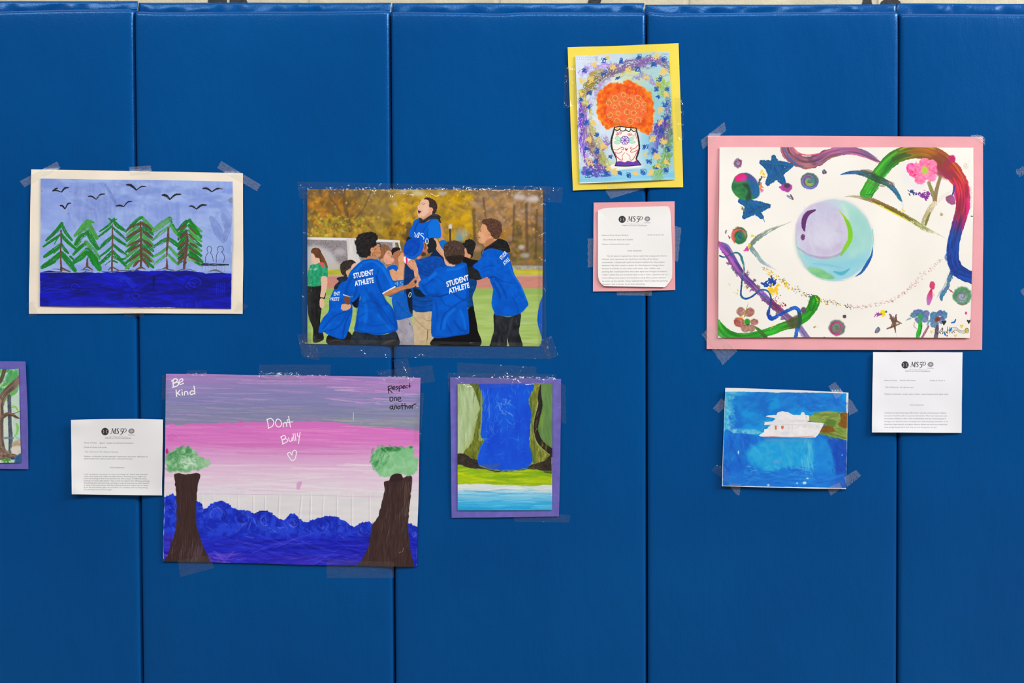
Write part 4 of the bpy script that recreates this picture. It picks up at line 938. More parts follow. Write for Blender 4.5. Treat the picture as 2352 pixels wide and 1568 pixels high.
    # stars
    def star(pts, lines):
        for a, b in lines:
            s([pts[a], ((pts[a][0]+pts[b][0])/2+3, (pts[a][1]+pts[b][1])/2-3), pts[b]], [30, 36, 28], (6, 84, 150), feather=1.5, rough=.18, rs=9, dry=.06, var=.2)
        c.poly([pts[k] for k in (0, 2, 4, 1, 3)], (12, 78, 128), 0)
        for a, b in lines: s([pts[a], pts[b]], [4, 6, 4], (30, 116, 110), alpha=.8, feather=1.5, dry=.2)
    c.dot(515, 335, 62, (10, 74, 124), 56, feather=4)
    star([(505, 258), (575, 440), (425, 292), (620, 312), (465, 432)], [(0, 1), (1, 2), (2, 3), (3, 4), (4, 0)])
    c.dot(370, 590, 56, (8, 66, 124), 44, feather=4)
    star([(345, 540), (425, 650), (285, 545), (470, 578), (312, 650)], [(0, 1), (1, 2), (2, 3), (3, 4), (4, 0)])
    s([(425, 640), (440, 670), (445, 685)], [10, 5, 2], (30, 100, 160), dry=.25); s([(595, 300), (640, 312), (655, 308)], [10, 6, 2], (20, 96, 160), dry=.3)
    # balls
    c.poly([(250, 390), (300, 362), (350, 370), (395, 420), (412, 480), (400, 520), (350, 540), (290, 535), (245, 495), (230, 450)], (24, 96, 56), 1, 1.5, 2, 14, tex=((50, 140, 70), 30, 24))
    c.poly([(330, 400), (370, 390), (405, 440), (412, 500), (385, 528), (360, 500), (345, 440)], (20, 86, 150), .95, 5, tex=((30, 106, 160), 10, 40)); c.poly([(310, 430), (345, 450), (360, 530), (320, 538), (335, 480), (300, 440)], (22, 56, 50), .8, 6)
    c.poly([(315, 365), (350, 372), (395, 415), (380, 420), (340, 400), (320, 400)], (90, 66, 160), .8, 5); c.poly([(248, 400), (270, 375), (310, 368), (330, 390), (300, 415), (265, 420)], (226, 20, 120), 1, 3); c.dot(305, 405, 24, (190, 60, 160), 16, feather=6, alpha=.8)
    def swirl(x, y, R, cols, wd, seed=0, turns=2.2):
        t = np.linspace(0, turns*2*np.pi, 26); rr = np.linspace(.92, .1, 26)*R
        s(np.stack([x+rr*np.cos(t+seed), y+rr*np.sin(t+seed)], 1), wd, cols, feather=2, rough=.12, dry=.1, var=.3, bw=4)
    c.dot(740, 415, 58, (80, 110, 110), 54, feather=2, rough=3); swirl(740, 415, 54, [(90, 90, 170), (110, 100, 180), (150, 80, 150), (60, 120, 130), (150, 180, 50), (90, 140, 110), (70, 110, 130), (120, 110, 90)], 18, .2)
    c.dot(282, 772, 50, (40, 110, 70), 56, feather=2, rough=3); swirl(283, 772, 50, [(222, 100, 84), (206, 90, 80), (50, 140, 70), (30, 110, 70), (40, 120, 90), (30, 90, 120), (24, 100, 130)], 18, 2.6)
    s([(240, 730), (232, 780), (248, 820)], [8, 14, 8], (226, 104, 90), alpha=.9, dry=.15); s([(255, 722), (268, 714)], 8, (200, 150, 40))
    c.dot(270, 298, 27, (130, 96, 130), 32, feather=2, rough=4, dry=.12); swirl(270, 298, 24, [(140, 50, 90), (110, 90, 140), (180, 176, 200), (150, 100, 140)], 8, 5)
    c.dot(588, 458, 38, (166, 60, 150), 28, feather=2, rough=5, rs=10); c.dot(592, 445, 20, (70, 56, 80), 16, feather=3); s([(545, 455), (560, 465)], 14, (190, 60, 170))
    c.dot(838, 355, 14, (80, 74, 110), 14, rough=5, rs=8, dry=.2); c.dot(610, 520, 22, (120, 140, 170), 9, rot=.5, rough=4, dry=.2); s([(615, 505), (632, 532)], 8, (70, 70, 100)); c.dot(628, 533, 7, (170, 80, 90))
    for (x, y, col) in [(430, 352, (230, 200, 30)), (438, 368, (220, 190, 20)), (425, 385, (60, 50, 20)), (415, 400, (70, 60, 20)), (440, 385, (200, 170, 30)), (412, 420, (60, 110, 150)), (405, 432, (50, 90, 130)), (420, 450, (232, 140, 60)), (425, 465, (224, 110, 110)), (430, 475, (220, 120, 160)), (418, 440, (226, 120, 60)), (365, 770, (226, 206, 60)), (345, 825, (226, 206, 30)), (340, 840, (210, 196, 30)), (330, 855, (190, 50, 150)), (322, 868, (206, 80, 170)), (190, 752, (120, 100, 140)), (212, 780, (140, 60, 100)), (298, 585, (200, 190, 90)), (300, 595, (130, 120, 90))]:
        for q in range(3): s([(x+r.normal(0, 5), y+r.normal(0, 5)), (x+r.normal(2, 6), y+r.normal(5, 5))], r.uniform(4, 10), col, alpha=.9, feather=1)
    # purple cane, blue thread
    c.at(1640, 540, 6.273)
    s([(60, 110), (130, 180), (200, 270), (270, 380), (340, 480), (420, 590), (520, 690), (600, 770), (680, 840), (760, 920), (860, 1010), (950, 1090), (1050, 1180), (1150, 1260), (1250, 1360), (1340, 1480)], [60, 110, 112, 110, 105, 96, 90, 92, 96, 100, 104, 100, 104, 100, 100, 96], [(206, 80, 180), (130, 84, 170), (130, 70, 150), (150, 90, 160), (120, 80, 150), (110, 70, 140), (96, 60, 130), (130, 80, 140), (120, 84, 160), (130, 90, 160), (110, 50, 90), (130, 90, 150), (130, 96, 140), (120, 100, 130), (150, 130, 190), (160, 140, 200)], feather=2, rough=.14, rs=26, dry=.05, var=.3, bl=300, bw=22)
    s([(70, 150), (150, 230), (230, 330), (300, 450), (370, 540)], [20, 40, 34, 30, 20], (190, 90, 190), alpha=.7, feather=6, dry=.25); s([(100, 100), (190, 150), (250, 240), (320, 380), (400, 500)], [16, 40, 36, 50, 30], (80, 70, 165), alpha=.8, feather=6, dry=.2)
    s([(300, 370), (360, 450), (440, 560), (560, 680), (650, 780)], [20, 36, 34, 30, 20], (70, 40, 110), alpha=.7, feather=6, dry=.25); s([(700, 840), (800, 930), (900, 1030)], [30, 40, 30], (70, 70, 165), alpha=.6, feather=6, dry=.3); s([(820, 960), (900, 1030), (990, 1100)], [30, 50, 30], (110, 30, 70), alpha=.6, feather=8, dry=.25)
    for (x, y) in [(190, 400), (275, 490), (320, 535), (480, 545), (580, 650), (640, 740), (450, 680), (470, 730), (540, 780), (700, 940), (720, 900), (900, 1110), (980, 1190)]:
        for q in range(5): s([(x+r.normal(0, 14), y+r.normal(0, 14)), (x+r.normal(8, 14), y+r.normal(8, 14))], r.uniform(10, 26), [(120, 100, 110), (110, 84, 130), (90, 70, 100)][r.integers(3)], alpha=.6, feather=2)
    TL = [(85, 295), (130, 315), (190, 300), (260, 262), (330, 252), (380, 290), (405, 360), (425, 430), (430, 520), (405, 620), (395, 720), (385, 820), (395, 880), (450, 915), (530, 890), (600, 840), (660, 790), (730, 785), (790, 820), (815, 880), (820, 960), (800, 1040), (780, 1110), (800, 1180), (840, 1200), (920, 1160), (1010, 1110), (1090, 1070), (1160, 1045), (1210, 1070), (1235, 1140), (1225, 1230), (1200, 1330), (1175, 1470)]
    s(TL, [26, 22, 18, 20, 24, 34, 38, 30, 26, 24, 24, 24, 30, 28, 26, 26, 26, 26, 24, 24, 24, 30, 50, 60, 60, 50, 46, 50, 56, 54, 56, 56, 56, 52], [(24, 60, 120), (30, 80, 130), (60, 90, 120), (30, 96, 130), (40, 116, 130), (24, 110, 130), (40, 120, 140), (90, 140, 150), (110, 120, 130), (40, 80, 140), (16, 50, 120), (20, 76, 140), (24, 96, 140), (20, 80, 150), (18, 66, 150), (24, 76, 150), (40, 96, 140), (40, 90, 150), (40, 96, 120), (30, 76, 120), (50, 60, 130), (30, 80, 170), (12, 70, 170), (10, 60, 160), (16, 76, 176), (20, 80, 180), (20, 66, 150), (24, 96, 190), (24, 96, 190), (20, 88, 190), (40, 90, 140), (40, 90, 110), (30, 100, 190), (30, 100, 200)], feather=2, rough=.16, rs=16, dry=.1, var=.25, bw=10)
    # green scroll along the foot
    gs = [(60, 1230), (110, 1340), (200, 1420), (340, 1455), (500, 1450), (680, 1420), (850, 1370), (1000, 1310), (1140, 1270), (1260, 1210), (1350, 1130), (1420, 1030), (1450, 940)]
    s([(30, 1250), (90, 1380), (190, 1460)], [90, 140, 100], (60, 170, 50), feather=3, rough=.05)
    s(gs, [40, 110, 120, 100, 96, 110, 118, 120, 130, 140, 140, 150, 160], [(70, 176, 60), (50, 160, 40), (40, 150, 40), (40, 150, 36), (44, 150, 40), (44, 160, 40), (44, 164, 40), (50, 150, 36), (70, 110, 40), (40, 150, 30), (36, 150, 30), (30, 140, 26), (36, 140, 30)], feather=2, rough=.05, rs=30, var=.2, bl=200, bw=20)
    c.poly([(1050, 1250), (1150, 1170), (1240, 1150), (1250, 1260), (1190, 1330), (1120, 1340)], (66, 74, 46), .8, 8, tex=((90, 84, 56), 40, 40)); s([(1225, 1130), (1240, 1210), (1215, 1320)], [50, 52, 50], (34, 76, 70), alpha=.8, feather=4)
    c.dot(1290, 1080, 40, (96, 70, 90), 46, feather=5, alpha=.95); s([(1370, 1040), (1400, 1080), (1440, 1010)], [20, 30, 20], (20, 100, 20), alpha=.6, feather=5)
    s([(575, 1310), (650, 1370), (740, 1470)], [20, 50, 60], [(60, 140, 40), (60, 120, 40), (60, 96, 40)], feather=3); 
    # brown flower
    for (x, y, rx, ry, ro, col) in [(385, 1100, 62, 62, 0, (156, 106, 100)), (510, 1110, 74, 66, -.4, (150, 84, 76)), (360, 1250, 78, 70, .3, (156, 70, 60)), (580, 1250, 62, 48, 0, (150, 92, 84)), (450, 1340, 66, 64, .4, (164, 112, 100)), (545, 1340, 50, 60, .3, (160, 104, 94))]:
        c.dot(x, y, rx, col, ry, ro, feather=2.5, rough=8, rs=30, tex=((196, 150, 140), 30, 30)); s([(x-rx*.6, y-ry*.5), (x+rx*.1, y-ry*.75), (x+rx*.7, y-ry*.3)], 8, (110, 50, 46), alpha=.6, feather=3, dry=.25)
    s([(330, 1210), (390, 1195), (430, 1225)], [14, 24, 10], (222, 120, 50), alpha=.85, feather=4, dry=.2); s([(365, 1170), (420, 1180)], 10, (226, 190, 40), dry=.2); s([(440, 1170), (465, 1070), (495, 970)], [18, 10, 3], (140, 150, 40)); s([(420, 1085), (440, 1110)], 12, (224, 180, 40))
    c.dot(478, 1250, 46, (120, 170, 40), 50, feather=3); c.dot(478, 1248, 36, (40, 150, 50), 38, feather=3); c.dot(490, 1290, 26, (60, 70, 30), 14, feather=4, alpha=.8); s([(290, 1230), (330, 1300), (390, 1320)], 20, (170, 50, 50), alpha=.6, feather=5, dry=.25)
    # splashes
    for (x, y, w, col, n, sd) in [(740, 710, 30, (14, 70, 160), 10, 22), (820, 660, 36, (14, 66, 160), 14, 26), (830, 710, 30, (10, 50, 140), 8, 18), (840, 780, 34, (244, 196, 40), 24, 36), (1040, 710, 20, (226, 190, 30), 14, 26), (820, 550, 14, (222, 186, 40), 16, 26), (730, 480, 8, (90, 60, 50), 10, 18), (900, 600, 12, (222, 190, 40), 9, 18), (985, 640, 14, (180, 160, 50), 10, 18), (900, 930, 10, (176, 24, 44), 16, 30), (990, 1000, 13, (176, 24, 44), 14, 24), (330, 810, 12, (222, 206, 60), 9, 20), (220, 700, 8, (150, 170, 60), 5, 12), (1200, 770, 8, (50, 60, 80), 16, 30), (1340, 880, 8, (50, 40, 50), 22, 34), (1500, 930, 14, (222, 190, 30), 14, 30), (1600, 960, 12, (222, 186, 40), 10, 22), (830, 1310, 9, (206, 190, 60), 8, 18), (1440, 1325, 20, (160, 150, 50), 3, 5), (1480, 1320, 9, (226, 206, 60), 6, 12), (470, 740, 12, (216, 190, 60), 8, 18)]:
        for q in range(n):
            px, py = x+r.normal(0, sd), y+r.normal(0, sd); s([(px, py), (px+r.normal(0, w*.5), py+r.normal(0, w*.5))], r.uniform(.5, 1.1)*w, col, alpha=.95, feather=1.5)
    # top right: pink blossom and stems
    c.at(1960, 330, 6.817)
    s([(1180, 610), (1220, 720), (1260, 830), (1270, 900)], [56, 60, 60, 50], (138, 132, 74), feather=4, rough=.12, dry=.12, var=.15); s([(1360, 520), (1320, 650), (1290, 780), (1275, 900), (1290, 950)], [50, 56, 60, 66, 30], (140, 118, 80), feather=4, rough=.12, dry=.1, var=.15)
    s([(1270, 930), (1210, 1010), (1150, 1120), (1100, 1230)], [70, 90, 90, 80], [(206, 192, 160), (190, 180, 140), (176, 162, 120), (170, 160, 116)], feather=4, rough=.1, dry=.3, var=.15, bw=10); s([(1200, 1080), (1160, 1180), (1130, 1270)], [20, 40, 30], (120, 122, 60), dry=.2); s([(1290, 950), (1400, 830), (1540, 730)], [40, 50, 20], (226, 214, 200), alpha=.7, feather=8, dry=.3)
    c.dot(950, 560, 220, (226, 226, 236), 130, .5, feather=40, alpha=.5)
    PK = (240, 70, 140)
    for (x, y, rx, ry, col) in [(905, 385, 75, 80, (236, 40, 150)), (950, 460, 80, 60, (240, 20, 90)), (1010, 390, 90, 90, (244, 96, 160)), (1110, 300, 80, 76, (246, 100, 150)), (1220, 340, 90, 90, (242, 84, 140)), (1240, 430, 76, 70, (236, 76, 140)), (1220, 530, 76, 64, (246, 130, 180)), (1040, 560, 86, 80, (246, 90, 140)), (1130, 480, 110, 90, (246, 110, 160))]:
        c.dot(x, y, rx, col, ry, feather=3, rough=10, rs=24, tex=((252, 150, 190), 34, 34)); s([(x-rx*.7, y), (x, y+ry*.7), (x+rx*.7, y+ry*.2)], 5, (200, 20, 100), alpha=.5, feather=2, dry=.25)
    c.dabs((900, 260, 1300, 620), 70, 8, [(252, 170, 200), (220, 30, 110), (250, 120, 170)], .8, 1.2, .7, 6, 32, 1.5, .3, inside=lambda x, y: ((x-1100)/210)**2+((y-430)/180)**2 < 1)
    c.dabs((1050, 340, 1190, 500), 50, 7, [(224, 206, 110), (206, 196, 80), (240, 150, 150)], .8, 1.2, .9, 3, 33, 1.2); c.dot(1118, 415, 54, (196, 190, 90), 60, feather=6, rough=8, rs=12); c.dot(1118, 415, 32, (166, 206, 60), 34, feather=5)
    for k in range(46):
        x, y = r.normal(925, 40) if k < 18 else r.normal(1110, 50), r.normal(750, 22) if k < 18 else r.normal(790, 36)
        s([(x, y), (x+r.normal(14, 10), y+r.normal(14, 8))], r.uniform(8, 22 if k < 18 else 34), [(30, 50, 130), (60, 60, 140)][k % 2] if k < 18 else [(130, 40, 150), (150, 50, 170), (110, 40, 130)][k % 3], feather=1.5, alpha=.95)
    c.poly([(1440, 850), (1480, 815), (1540, 800), (1580, 840), (1596, 900), (1590, 945), (1540, 950), (1480, 925)], (176, 70, 150), 1, 4, 6, 20, tex=((130, 90, 110), 40, 40)); s([(1470, 860), (1540, 870), (1585, 900)], [16, 30, 16], (130, 110, 90), alpha=.7, feather=6, dry=.2); s([(1580, 660), (1570, 740), (1550, 800)], [40, 30, 24], [(110, 40, 130), (70, 60, 150), (60, 80, 150)], feather=4, dry=.1)
    c.dot(1380, 1110, 22, (150, 130, 90), 30, -.5, rough=10, rs=14, dry=.35, alpha=.9); c.dot(1856, 1136, 22, (70, 70, 70), 8, feather=3); c.dot(1760, 350, 40, (190, 170, 140), 50, feather=8, dry=.55, alpha=.7)
    # lower right
    c.at(1980, 620, 8.4)
    s([(1720, 60), (1700, 130), (1670, 220), (1650, 320), (1590, 410), (1540, 480), (1530, 560)], [90, 100, 60, 70, 80, 80, 60], [(20, 70, 150), (60, 110, 150), (70, 116, 150), (74, 110, 150), (76, 120, 160), (50, 120, 160), (60, 110, 150)], feather=4, rough=.25, rs=20, dry=.15); s([(1640, 160), (1580, 330), (1490, 450), (1440, 545)], [14, 40, 40, 10], (90, 124, 160), alpha=.6, feather=4, dry=.45)
    c.dot(1355, 300, 52, (206, 64, 110), 80, feather=5, rough=8, rs=24); s([(1330, 390), (1310, 480), (1295, 560), (1280, 650)], [50, 100, 110, 60], [(200, 40, 90), (210, 60, 120), (190, 100, 170), (190, 110, 180)], feather=6, rough=.12, dry=.08); s([(1365, 460), (1385, 480)], 40, (226, 160, 190), alpha=.5, feather=8)
    c.dot(1935, 490, 180, (90, 156, 100), 172, feather=10, rough=14, rs=30, tex=((60, 130, 90), 50, 50), alpha=.95); c.dot(1930, 500, 130, (100, 124, 112), 130, feather=14); c.dot(1925, 540, 84, (150, 166, 190), 84, feather=26); swirl(1930, 500, 130, [(60, 140, 90), (110, 150, 110), (120, 110, 110), (130, 130, 140), (150, 170, 200)], 26, 3.2); s([(1840, 640), (1930, 665), (2020, 645)], [20, 36, 24], (80, 90, 50), alpha=.7, feather=6, dry=.2)
    c.dabs((1860, 480, 2010, 610), 40, 8, [(190, 206, 230), (110, 130, 160)], 1, 1.2, .7, 5, 34, 1.5, .3); s([(1670, 365), (1710, 400), (1750, 430)], [12, 30, 14], (176, 60, 90), dry=.2)
    c.dot(400, 830, 60, (232, 216, 20), 68, feather=4, rough=14, rs=26); c.dot(465, 805, 20, (60, 100, 130), 20, feather=3)
    for k in range(16): s([(r.normal(300, 36), r.normal(845, 28)), (r.normal(300, 40), r.normal(850, 28))], r.uniform(5, 18), (150, 50, 160), alpha=.9)
    for a, b in [((530, 850), (650, 1190)), ((660, 860), (560, 1080)), ((480, 1130), (750, 1020)), ((540, 930), (760, 1030)), ((600, 900), (640, 1200)), ((550, 860), (600, 1060)), ((650, 870), (640, 1060))]: s([a, ((a[0]+b[0])/2+8, (a[1]+b[1])/2), b], [26, 40, 20], [(120, 90, 90), (96, 66, 60), (150, 116, 60)], feather=3, rough=.2, rs=18, dry=.2, var=.3)
    s([(650, 1190), (668, 1310)], [8, 3], (190, 190, 190)); s([(310, 1110), (330, 1150), (300, 1190)], [40, 44, 30], (96, 104, 124), feather=3, dry=.1); c.dot(265, 1195, 20, (150, 40, 60), 24, feather=3)
    for (x, y, rx, ry, col) in [(1000, 870, 70, 60, (50, 130, 120)), (1100, 830, 90, 70, (60, 100, 160)), (1230, 840, 76, 66, (84, 96, 160)), (1210, 940, 70, 76, (84, 116, 160)), (1090, 960, 70, 60, (90, 120, 150)), (1050, 800, 60, 40, (90, 110, 170)), (1400, 880, 90, 80, (30, 120, 150)), (1580, 870, 60, 90, (30, 130, 160)), (1500, 830, 60, 60, (30, 84, 170)), (1400, 1040, 76, 74, (50, 130, 150)), (1540, 970, 60, 80, (70, 90, 130)), (1360, 960, 60, 60, (60, 140, 170))]:
        c.dot(x, y, rx, col, ry, feather=4, rough=12, rs=26, tex=((110, 130, 180), 40, 40), dry=.1); s([(x-rx*.8, y), (x, y-ry*.8), (x+rx*.8, y)], 12, (40, 60, 100), alpha=.45, feather=4, dry=.25)
    c.dot(1130, 890, 50, (40, 160, 80), 50, feather=8); c.dot(1455, 950, 60, (150, 60, 50), 46, -.7, feather=6); c.dot(1455, 950, 40, (120, 54, 44), 28, -.7, feather=4)
    s([(930, 930), (880, 950), (850, 975)], [40, 26, 10], (100, 130, 150), dry=.4); s([(1120, 1010), (1120, 1110), (1080, 1210), (1055, 1320)], [80, 80, 70, 40], (44, 176, 50), feather=3, rough=.08, var=.2); s([(1150, 1060), (1130, 1190), (1095, 1300)], [16, 26, 16], (30, 110, 40), alpha=.8); s([(1010, 1010), (1000, 1080), (1050, 1130)], [20, 26, 16], (190, 170, 174), feather=4, dry=.25)
    s([(1280, 1080), (1220, 1190), (1150, 1310)], [36, 46, 36], (150, 80, 110), feather=3, dry=.25); s([(1450, 1080), (1440, 1180), (1420, 1300)], [60, 76, 80], [(90, 76, 110), (84, 70, 90), (110, 106, 120)], feather=3, rough=.12, dry=.12); s([(1290, 980), (1260, 1050)], 40, (90, 140, 160), dry=.4)
    BK = (40, 38, 38)
    for (x, y, k, col) in [(1580, 1010, 1.15, BK), (2060, 990, 1.0, BK), (1920, 1080, .9, (234, 196, 70)), (1800, 1266, .8, (236, 206, 90)), (1340, 1190, .8, (236, 206, 90))]:
        c.poly([(x-38*k, y-10*k), (x-30*k, y-30*k), (x, y-20*k), (x+30*k, y-34*k), (x+40*k, y-14*k), (x+20*k, y+20*k), (x-2*k, y+50*k), (x-20*k, y+20*k)], col, 1, 1)
    s([(1725, 1015), (1780, 1000), (1805, 950)], [24, 34, 22], (24, 100, 190)); c.dot(2005, 830, 22, (236, 50, 150), 30, feather=2); s([(1590, 1215), (1605, 1250)], 32, (30, 110, 190)); s([(1720, 1120), (1705, 1170)], 34, (30, 120, 200))
    for p in [[(1420, 1220), (1480, 1215), (1530, 1180), (1550, 1110), (1520, 1150), (1490, 1190), (1520, 1230)], [(1560, 1120), (1550, 1230), (1580, 1180), (1600, 1220)], [(1650, 1090), (1640, 1160), (1645, 1220), (1610, 1180), (1640, 1200)], [(1690, 1100), (1680, 1180), (1690, 1220)], [(1640, 1160), (1720, 1150)], [(1720, 1190), (1740, 1215), (1760, 1180), (1790, 1210)]]: s(p, 9, BK, feather=1)
    for dy in (0, 26, 52): s([(1740, 1110+dy*1.3), (1810, 1105+dy), (1880, 1160+dy*.8), (1980, 1170+dy)], 7, [BK, (140, 120, 50), BK][dy//26], feather=1)
    c.dot(2015, 1165, 36, (206, 180, 70), 44, .4, feather=1); s([(2020+36*math.cos(t), 1165+48*math.sin(t)) for t in np.linspace(0, 6.2, 12)], 7, BK); s([(1395, 1150), (1390, 1140)], 10, BK); s([(1640, 1260), (1635, 1270)], 20, BK)
    # other small circle at the foot
    c.at(1600, 270, 2.851)
    c.dot(918, 1375, 55, (120, 130, 120), 52, feather=3, rough=4, rs=14, tex=((90, 110, 100), 16, 16)); swirl(918, 1375, 50, [(170, 50, 110), (160, 60, 110), (90, 120, 90), (130, 140, 130)], 12, 1.2); c.dot(970, 1302, 13, (96, 60, 80), 12, rough=3, rs=8)
    c.dot(1184, 1392, 15, (110, 120, 140), 18, .5, dry=.15, rough=3); s([(835, 1438), (845, 1444)], 8, (40, 40, 40))
    return c
AW = thing('eye_painting', 'watercolour of a big eye with stars and flowers on pink backing paper', 'painting')
M_PINK = mat_plain('pink_paper', (231, 165, 172), 0.75, 0.15, 0.03, 9, 0.12, 160)
eye_b = Sheet([(1625.7, 311.5), (2257.2, 314.2), (2256, 803), (1623, 801)], 0.0020, 0.0018, (0.002, 0.002, 0.001, 0.002), (0.5, 1.5, 1.5, -1), 0.6, seed=8)
eye_b.build('backing_sheet', M_PINK, AW)
cv = paint_eye()
eye_a = Sheet([(1652.6, 338), (2235.8, 338.5), (2227.5, 775.5), (1649.5, 775.5)], 0.0022, 0.0014, (0.0005, 0.002, 0.0015, 0.003), (0, 2.5, -1, 0), 0.5, seed=9, over=eye_b)
eye_a.build('painted_sheet', mat_image('eye_painting_paint', cv.image('eye_painting'), 0.55, 0.3, 0.15), AW, cv)
for q, m in [([(1610, 322), (1664, 280), (1668, 300), (1614, 343)], M_TAPE), ([(2230, 312), (2243, 298.5), (2278, 326), (2262, 334)], M_TAPE), ([(1612, 768), (1634, 745), (1694, 806), (1660, 838)], M_TAPE)]:
    tape(AW, q, [eye_b, eye_a], m)

# ================================================================== flower vase painting on yellow paper
def paint_vase():
    c = Canvas(1312, 112, 1560, 430, 3.0, (214, 222, 238)); c.at(1280, 80, 4.125)
    c.rect(130, 120, 1160, 1440, (206, 216, 234), tex=((190, 214, 226), 120, 120))
    # washes
    c.rect(700, 140, 1130, 700, (150, 200, 206), alpha=.7, feather=60, tex=((170, 210, 190), 80, 80)); c.rect(820, 500, 1130, 1400, (134, 196, 214), alpha=.8, feather=40, tex=((150, 204, 196), 60, 140))
    c.rect(180, 1270, 1130, 1420, (124, 194, 224), alpha=.95, feather=12, tex=((150, 210, 232), 200, 14)); c.rect(480, 340, 800, 480, (190, 214, 180), alpha=.7, feather=40, tex=((206, 214, 150), 60, 30))
    def st(p, w, col, **k):
        k.setdefault('dry', .42); k.setdefault('var', .14); w = [v*1.25 for v in w] if isinstance(w, list) else w*1.25; c.stroke(p, w, col, feather=k.pop('feather', 14), rough=.35, rs=26, bw=9, bl=60, dm=.4, **k)
    V, BRW, OLV = (126, 88, 178), (124, 96, 128), (150, 132, 40)
    st([(230, 360), (330, 320), (460, 295), (560, 290)], [60, 70, 60, 40], (160, 120, 206), alpha=.85); st([(250, 560), (330, 460), (450, 380), (600, 310), (760, 262), (900, 240), (1000, 260), (1060, 330)], [70, 90, 90, 80, 70, 70, 60, 50], [(140, 120, 90), (130, 112, 70), (118, 92, 96), (124, 96, 140), (120, 88, 150), (118, 86, 150), (124, 110, 150), (120, 130, 150)])
    st([(290, 480), (330, 400), (400, 350)], [60, 80, 50], OLV, alpha=.9); st([(230, 560), (250, 640), (260, 700)], [60, 70, 40], (186, 168, 50), alpha=.85); st([(520, 370), (640, 330), (760, 310), (860, 320)], [30, 36, 30, 16], (118, 100, 140)); st([(560, 390), (680, 350), (780, 350)], [20, 26, 14], (196, 200, 110), alpha=.8)
    st([(380, 560), (430, 480), (500, 410)], [50, 60, 40], (146, 124, 196), alpha=.7); st([(300, 700), (330, 620), (370, 560)], [40, 50, 40], (170, 150, 214), alpha=.6); st([(720, 410), (800, 390), (880, 430), (930, 480)], [30, 50, 50, 20], (136, 120, 196), alpha=.8)
    st([(960, 440), (1010, 480), (1000, 560)], [60, 80, 60], (150, 180, 50), alpha=.8); st([(950, 460), (960, 500)], 40, (196, 160, 30), alpha=.7); st([(1030, 540), (1060, 640), (1050, 760), (1020, 860)], [40, 60, 70, 60], [(120, 160, 120), (110, 120, 160), (96, 90, 150), (110, 96, 110)], alpha=.9)
    st([(1000, 830), (960, 910), (930, 1000), (900, 1100)], [80, 100, 100, 70], (84, 56, 170), dry=.2); st([(1060, 820), (1040, 930), (1010, 1040)], [60, 80, 60], (110, 90, 110), alpha=.85); st([(1080, 900), (1070, 1010), (1040, 1140), (980, 1260), (940, 1330)], [40, 50, 70, 100, 90], [(96, 140, 96), (104, 140, 90), (110, 150, 60), (120, 160, 50), (120, 170, 110)], alpha=.85)
    st([(212, 620), (218, 760), (228, 900), (236, 1040), (270, 1180)], [26, 50, 50, 50, 40], (108, 60, 186)); st([(250, 680), (262, 800), (272, 930), (300, 1050)], [40, 50, 60, 70], (120, 80, 150), alpha=.8); st([(300, 700), (320, 780)], 40, (186, 166, 70), alpha=.8); st([(330, 870), (340, 960), (370, 1060), (420, 1160)], [60, 90, 90, 70], (170, 158, 80), alpha=.8, dry=.35)
    st([(280, 900), (310, 1010), (360, 1110), (420, 1220)], [50, 70, 70, 50], [(140, 110, 90), (130, 100, 100), (120, 84, 130), (130, 96, 120)], alpha=.85); st([(440, 960), (470, 1020), (430, 1080)], [40, 50, 30], (110, 70, 180), alpha=.8); st([(300, 1200), (360, 1250), (440, 1270), (520, 1270)], [60, 70, 50, 26], (112, 80, 150)); st([(270, 1290), (340, 1310), (430, 1320), (500, 1330)], [60, 70, 50, 20], (84, 60, 176), alpha=.85, dry=.35)
    st([(430, 1090), (440, 1170), (480, 1240)], [40, 60, 70], (160, 168, 80), alpha=.8); st([(500, 1230), (560, 1260)], 60, (196, 210, 130), alpha=.6); c.dabs((230, 700, 300, 1180), 60, 10, [(90, 40, 180), (150, 120, 210), (226, 226, 240)], 1.6, .12, .7, 9, 41, 1.2, .4); c.dabs((330, 820, 500, 1100), 50, 8, [(216, 220, 236), (196, 186, 110), (226, 228, 240)], 1.1, .5, .6, 7, 42, 1.2, .45)
    c.dabs((560, 160, 1060, 420), 60, 9, [(120, 90, 150), (190, 206, 170), (150, 130, 190), (206, 196, 130)], -.2, .25, .6, 10, 43, 1.2, .4)
    c.dabs((880, 480, 1090, 1150), 70, 9, [(110, 180, 190), (160, 210, 200), (90, 150, 170), (120, 190, 150)], 1.5, .3, .5, 10, 44, 1.5, .4)
    c.dot(530, 470, 90, (224, 232, 238), 60, feather=30, alpha=.7); c.dabs((330, 760, 420, 900), 26, 14, [(226, 230, 242), (206, 206, 234)], 1, .6, .6, 5, 45, 3, .3); c.dabs((180, 200, 480, 420), 36, 14, [(214, 222, 244), (226, 230, 244)], -.3, .4, .6, 8, 46, 3, .35)
    c.dabs((180, 640, 215, 1180), 40, 10, [(228, 232, 244), (216, 222, 240)], 1.5, .2, .8, 6, 47, 1.5, .3); c.dot(860, 1040, 80, (140, 204, 228), 150, feather=30, alpha=.7); c.dot(470, 880, 60, (206, 224, 240), 110, .5, feather=25, alpha=.7)
    # orange crown
    cr = [(375, 640), (380, 560), (420, 520), (470, 475), (540, 455), (610, 460), (660, 430), (700, 440), (780, 475), (840, 515), (880, 560), (905, 640), (915, 740), (910, 830), (900, 910), (870, 945), (800, 920), (740, 890), (640, 870), (560, 870), (480, 895), (440, 860), (395, 800), (375, 730)]
    c.poly(cr, (246, 196, 110), .7, 9, 8, 14); c.poly(cr, (246, 134, 6), 1, 4, 14, 14, tex=((232, 84, 6), 30, 30, 1.6))
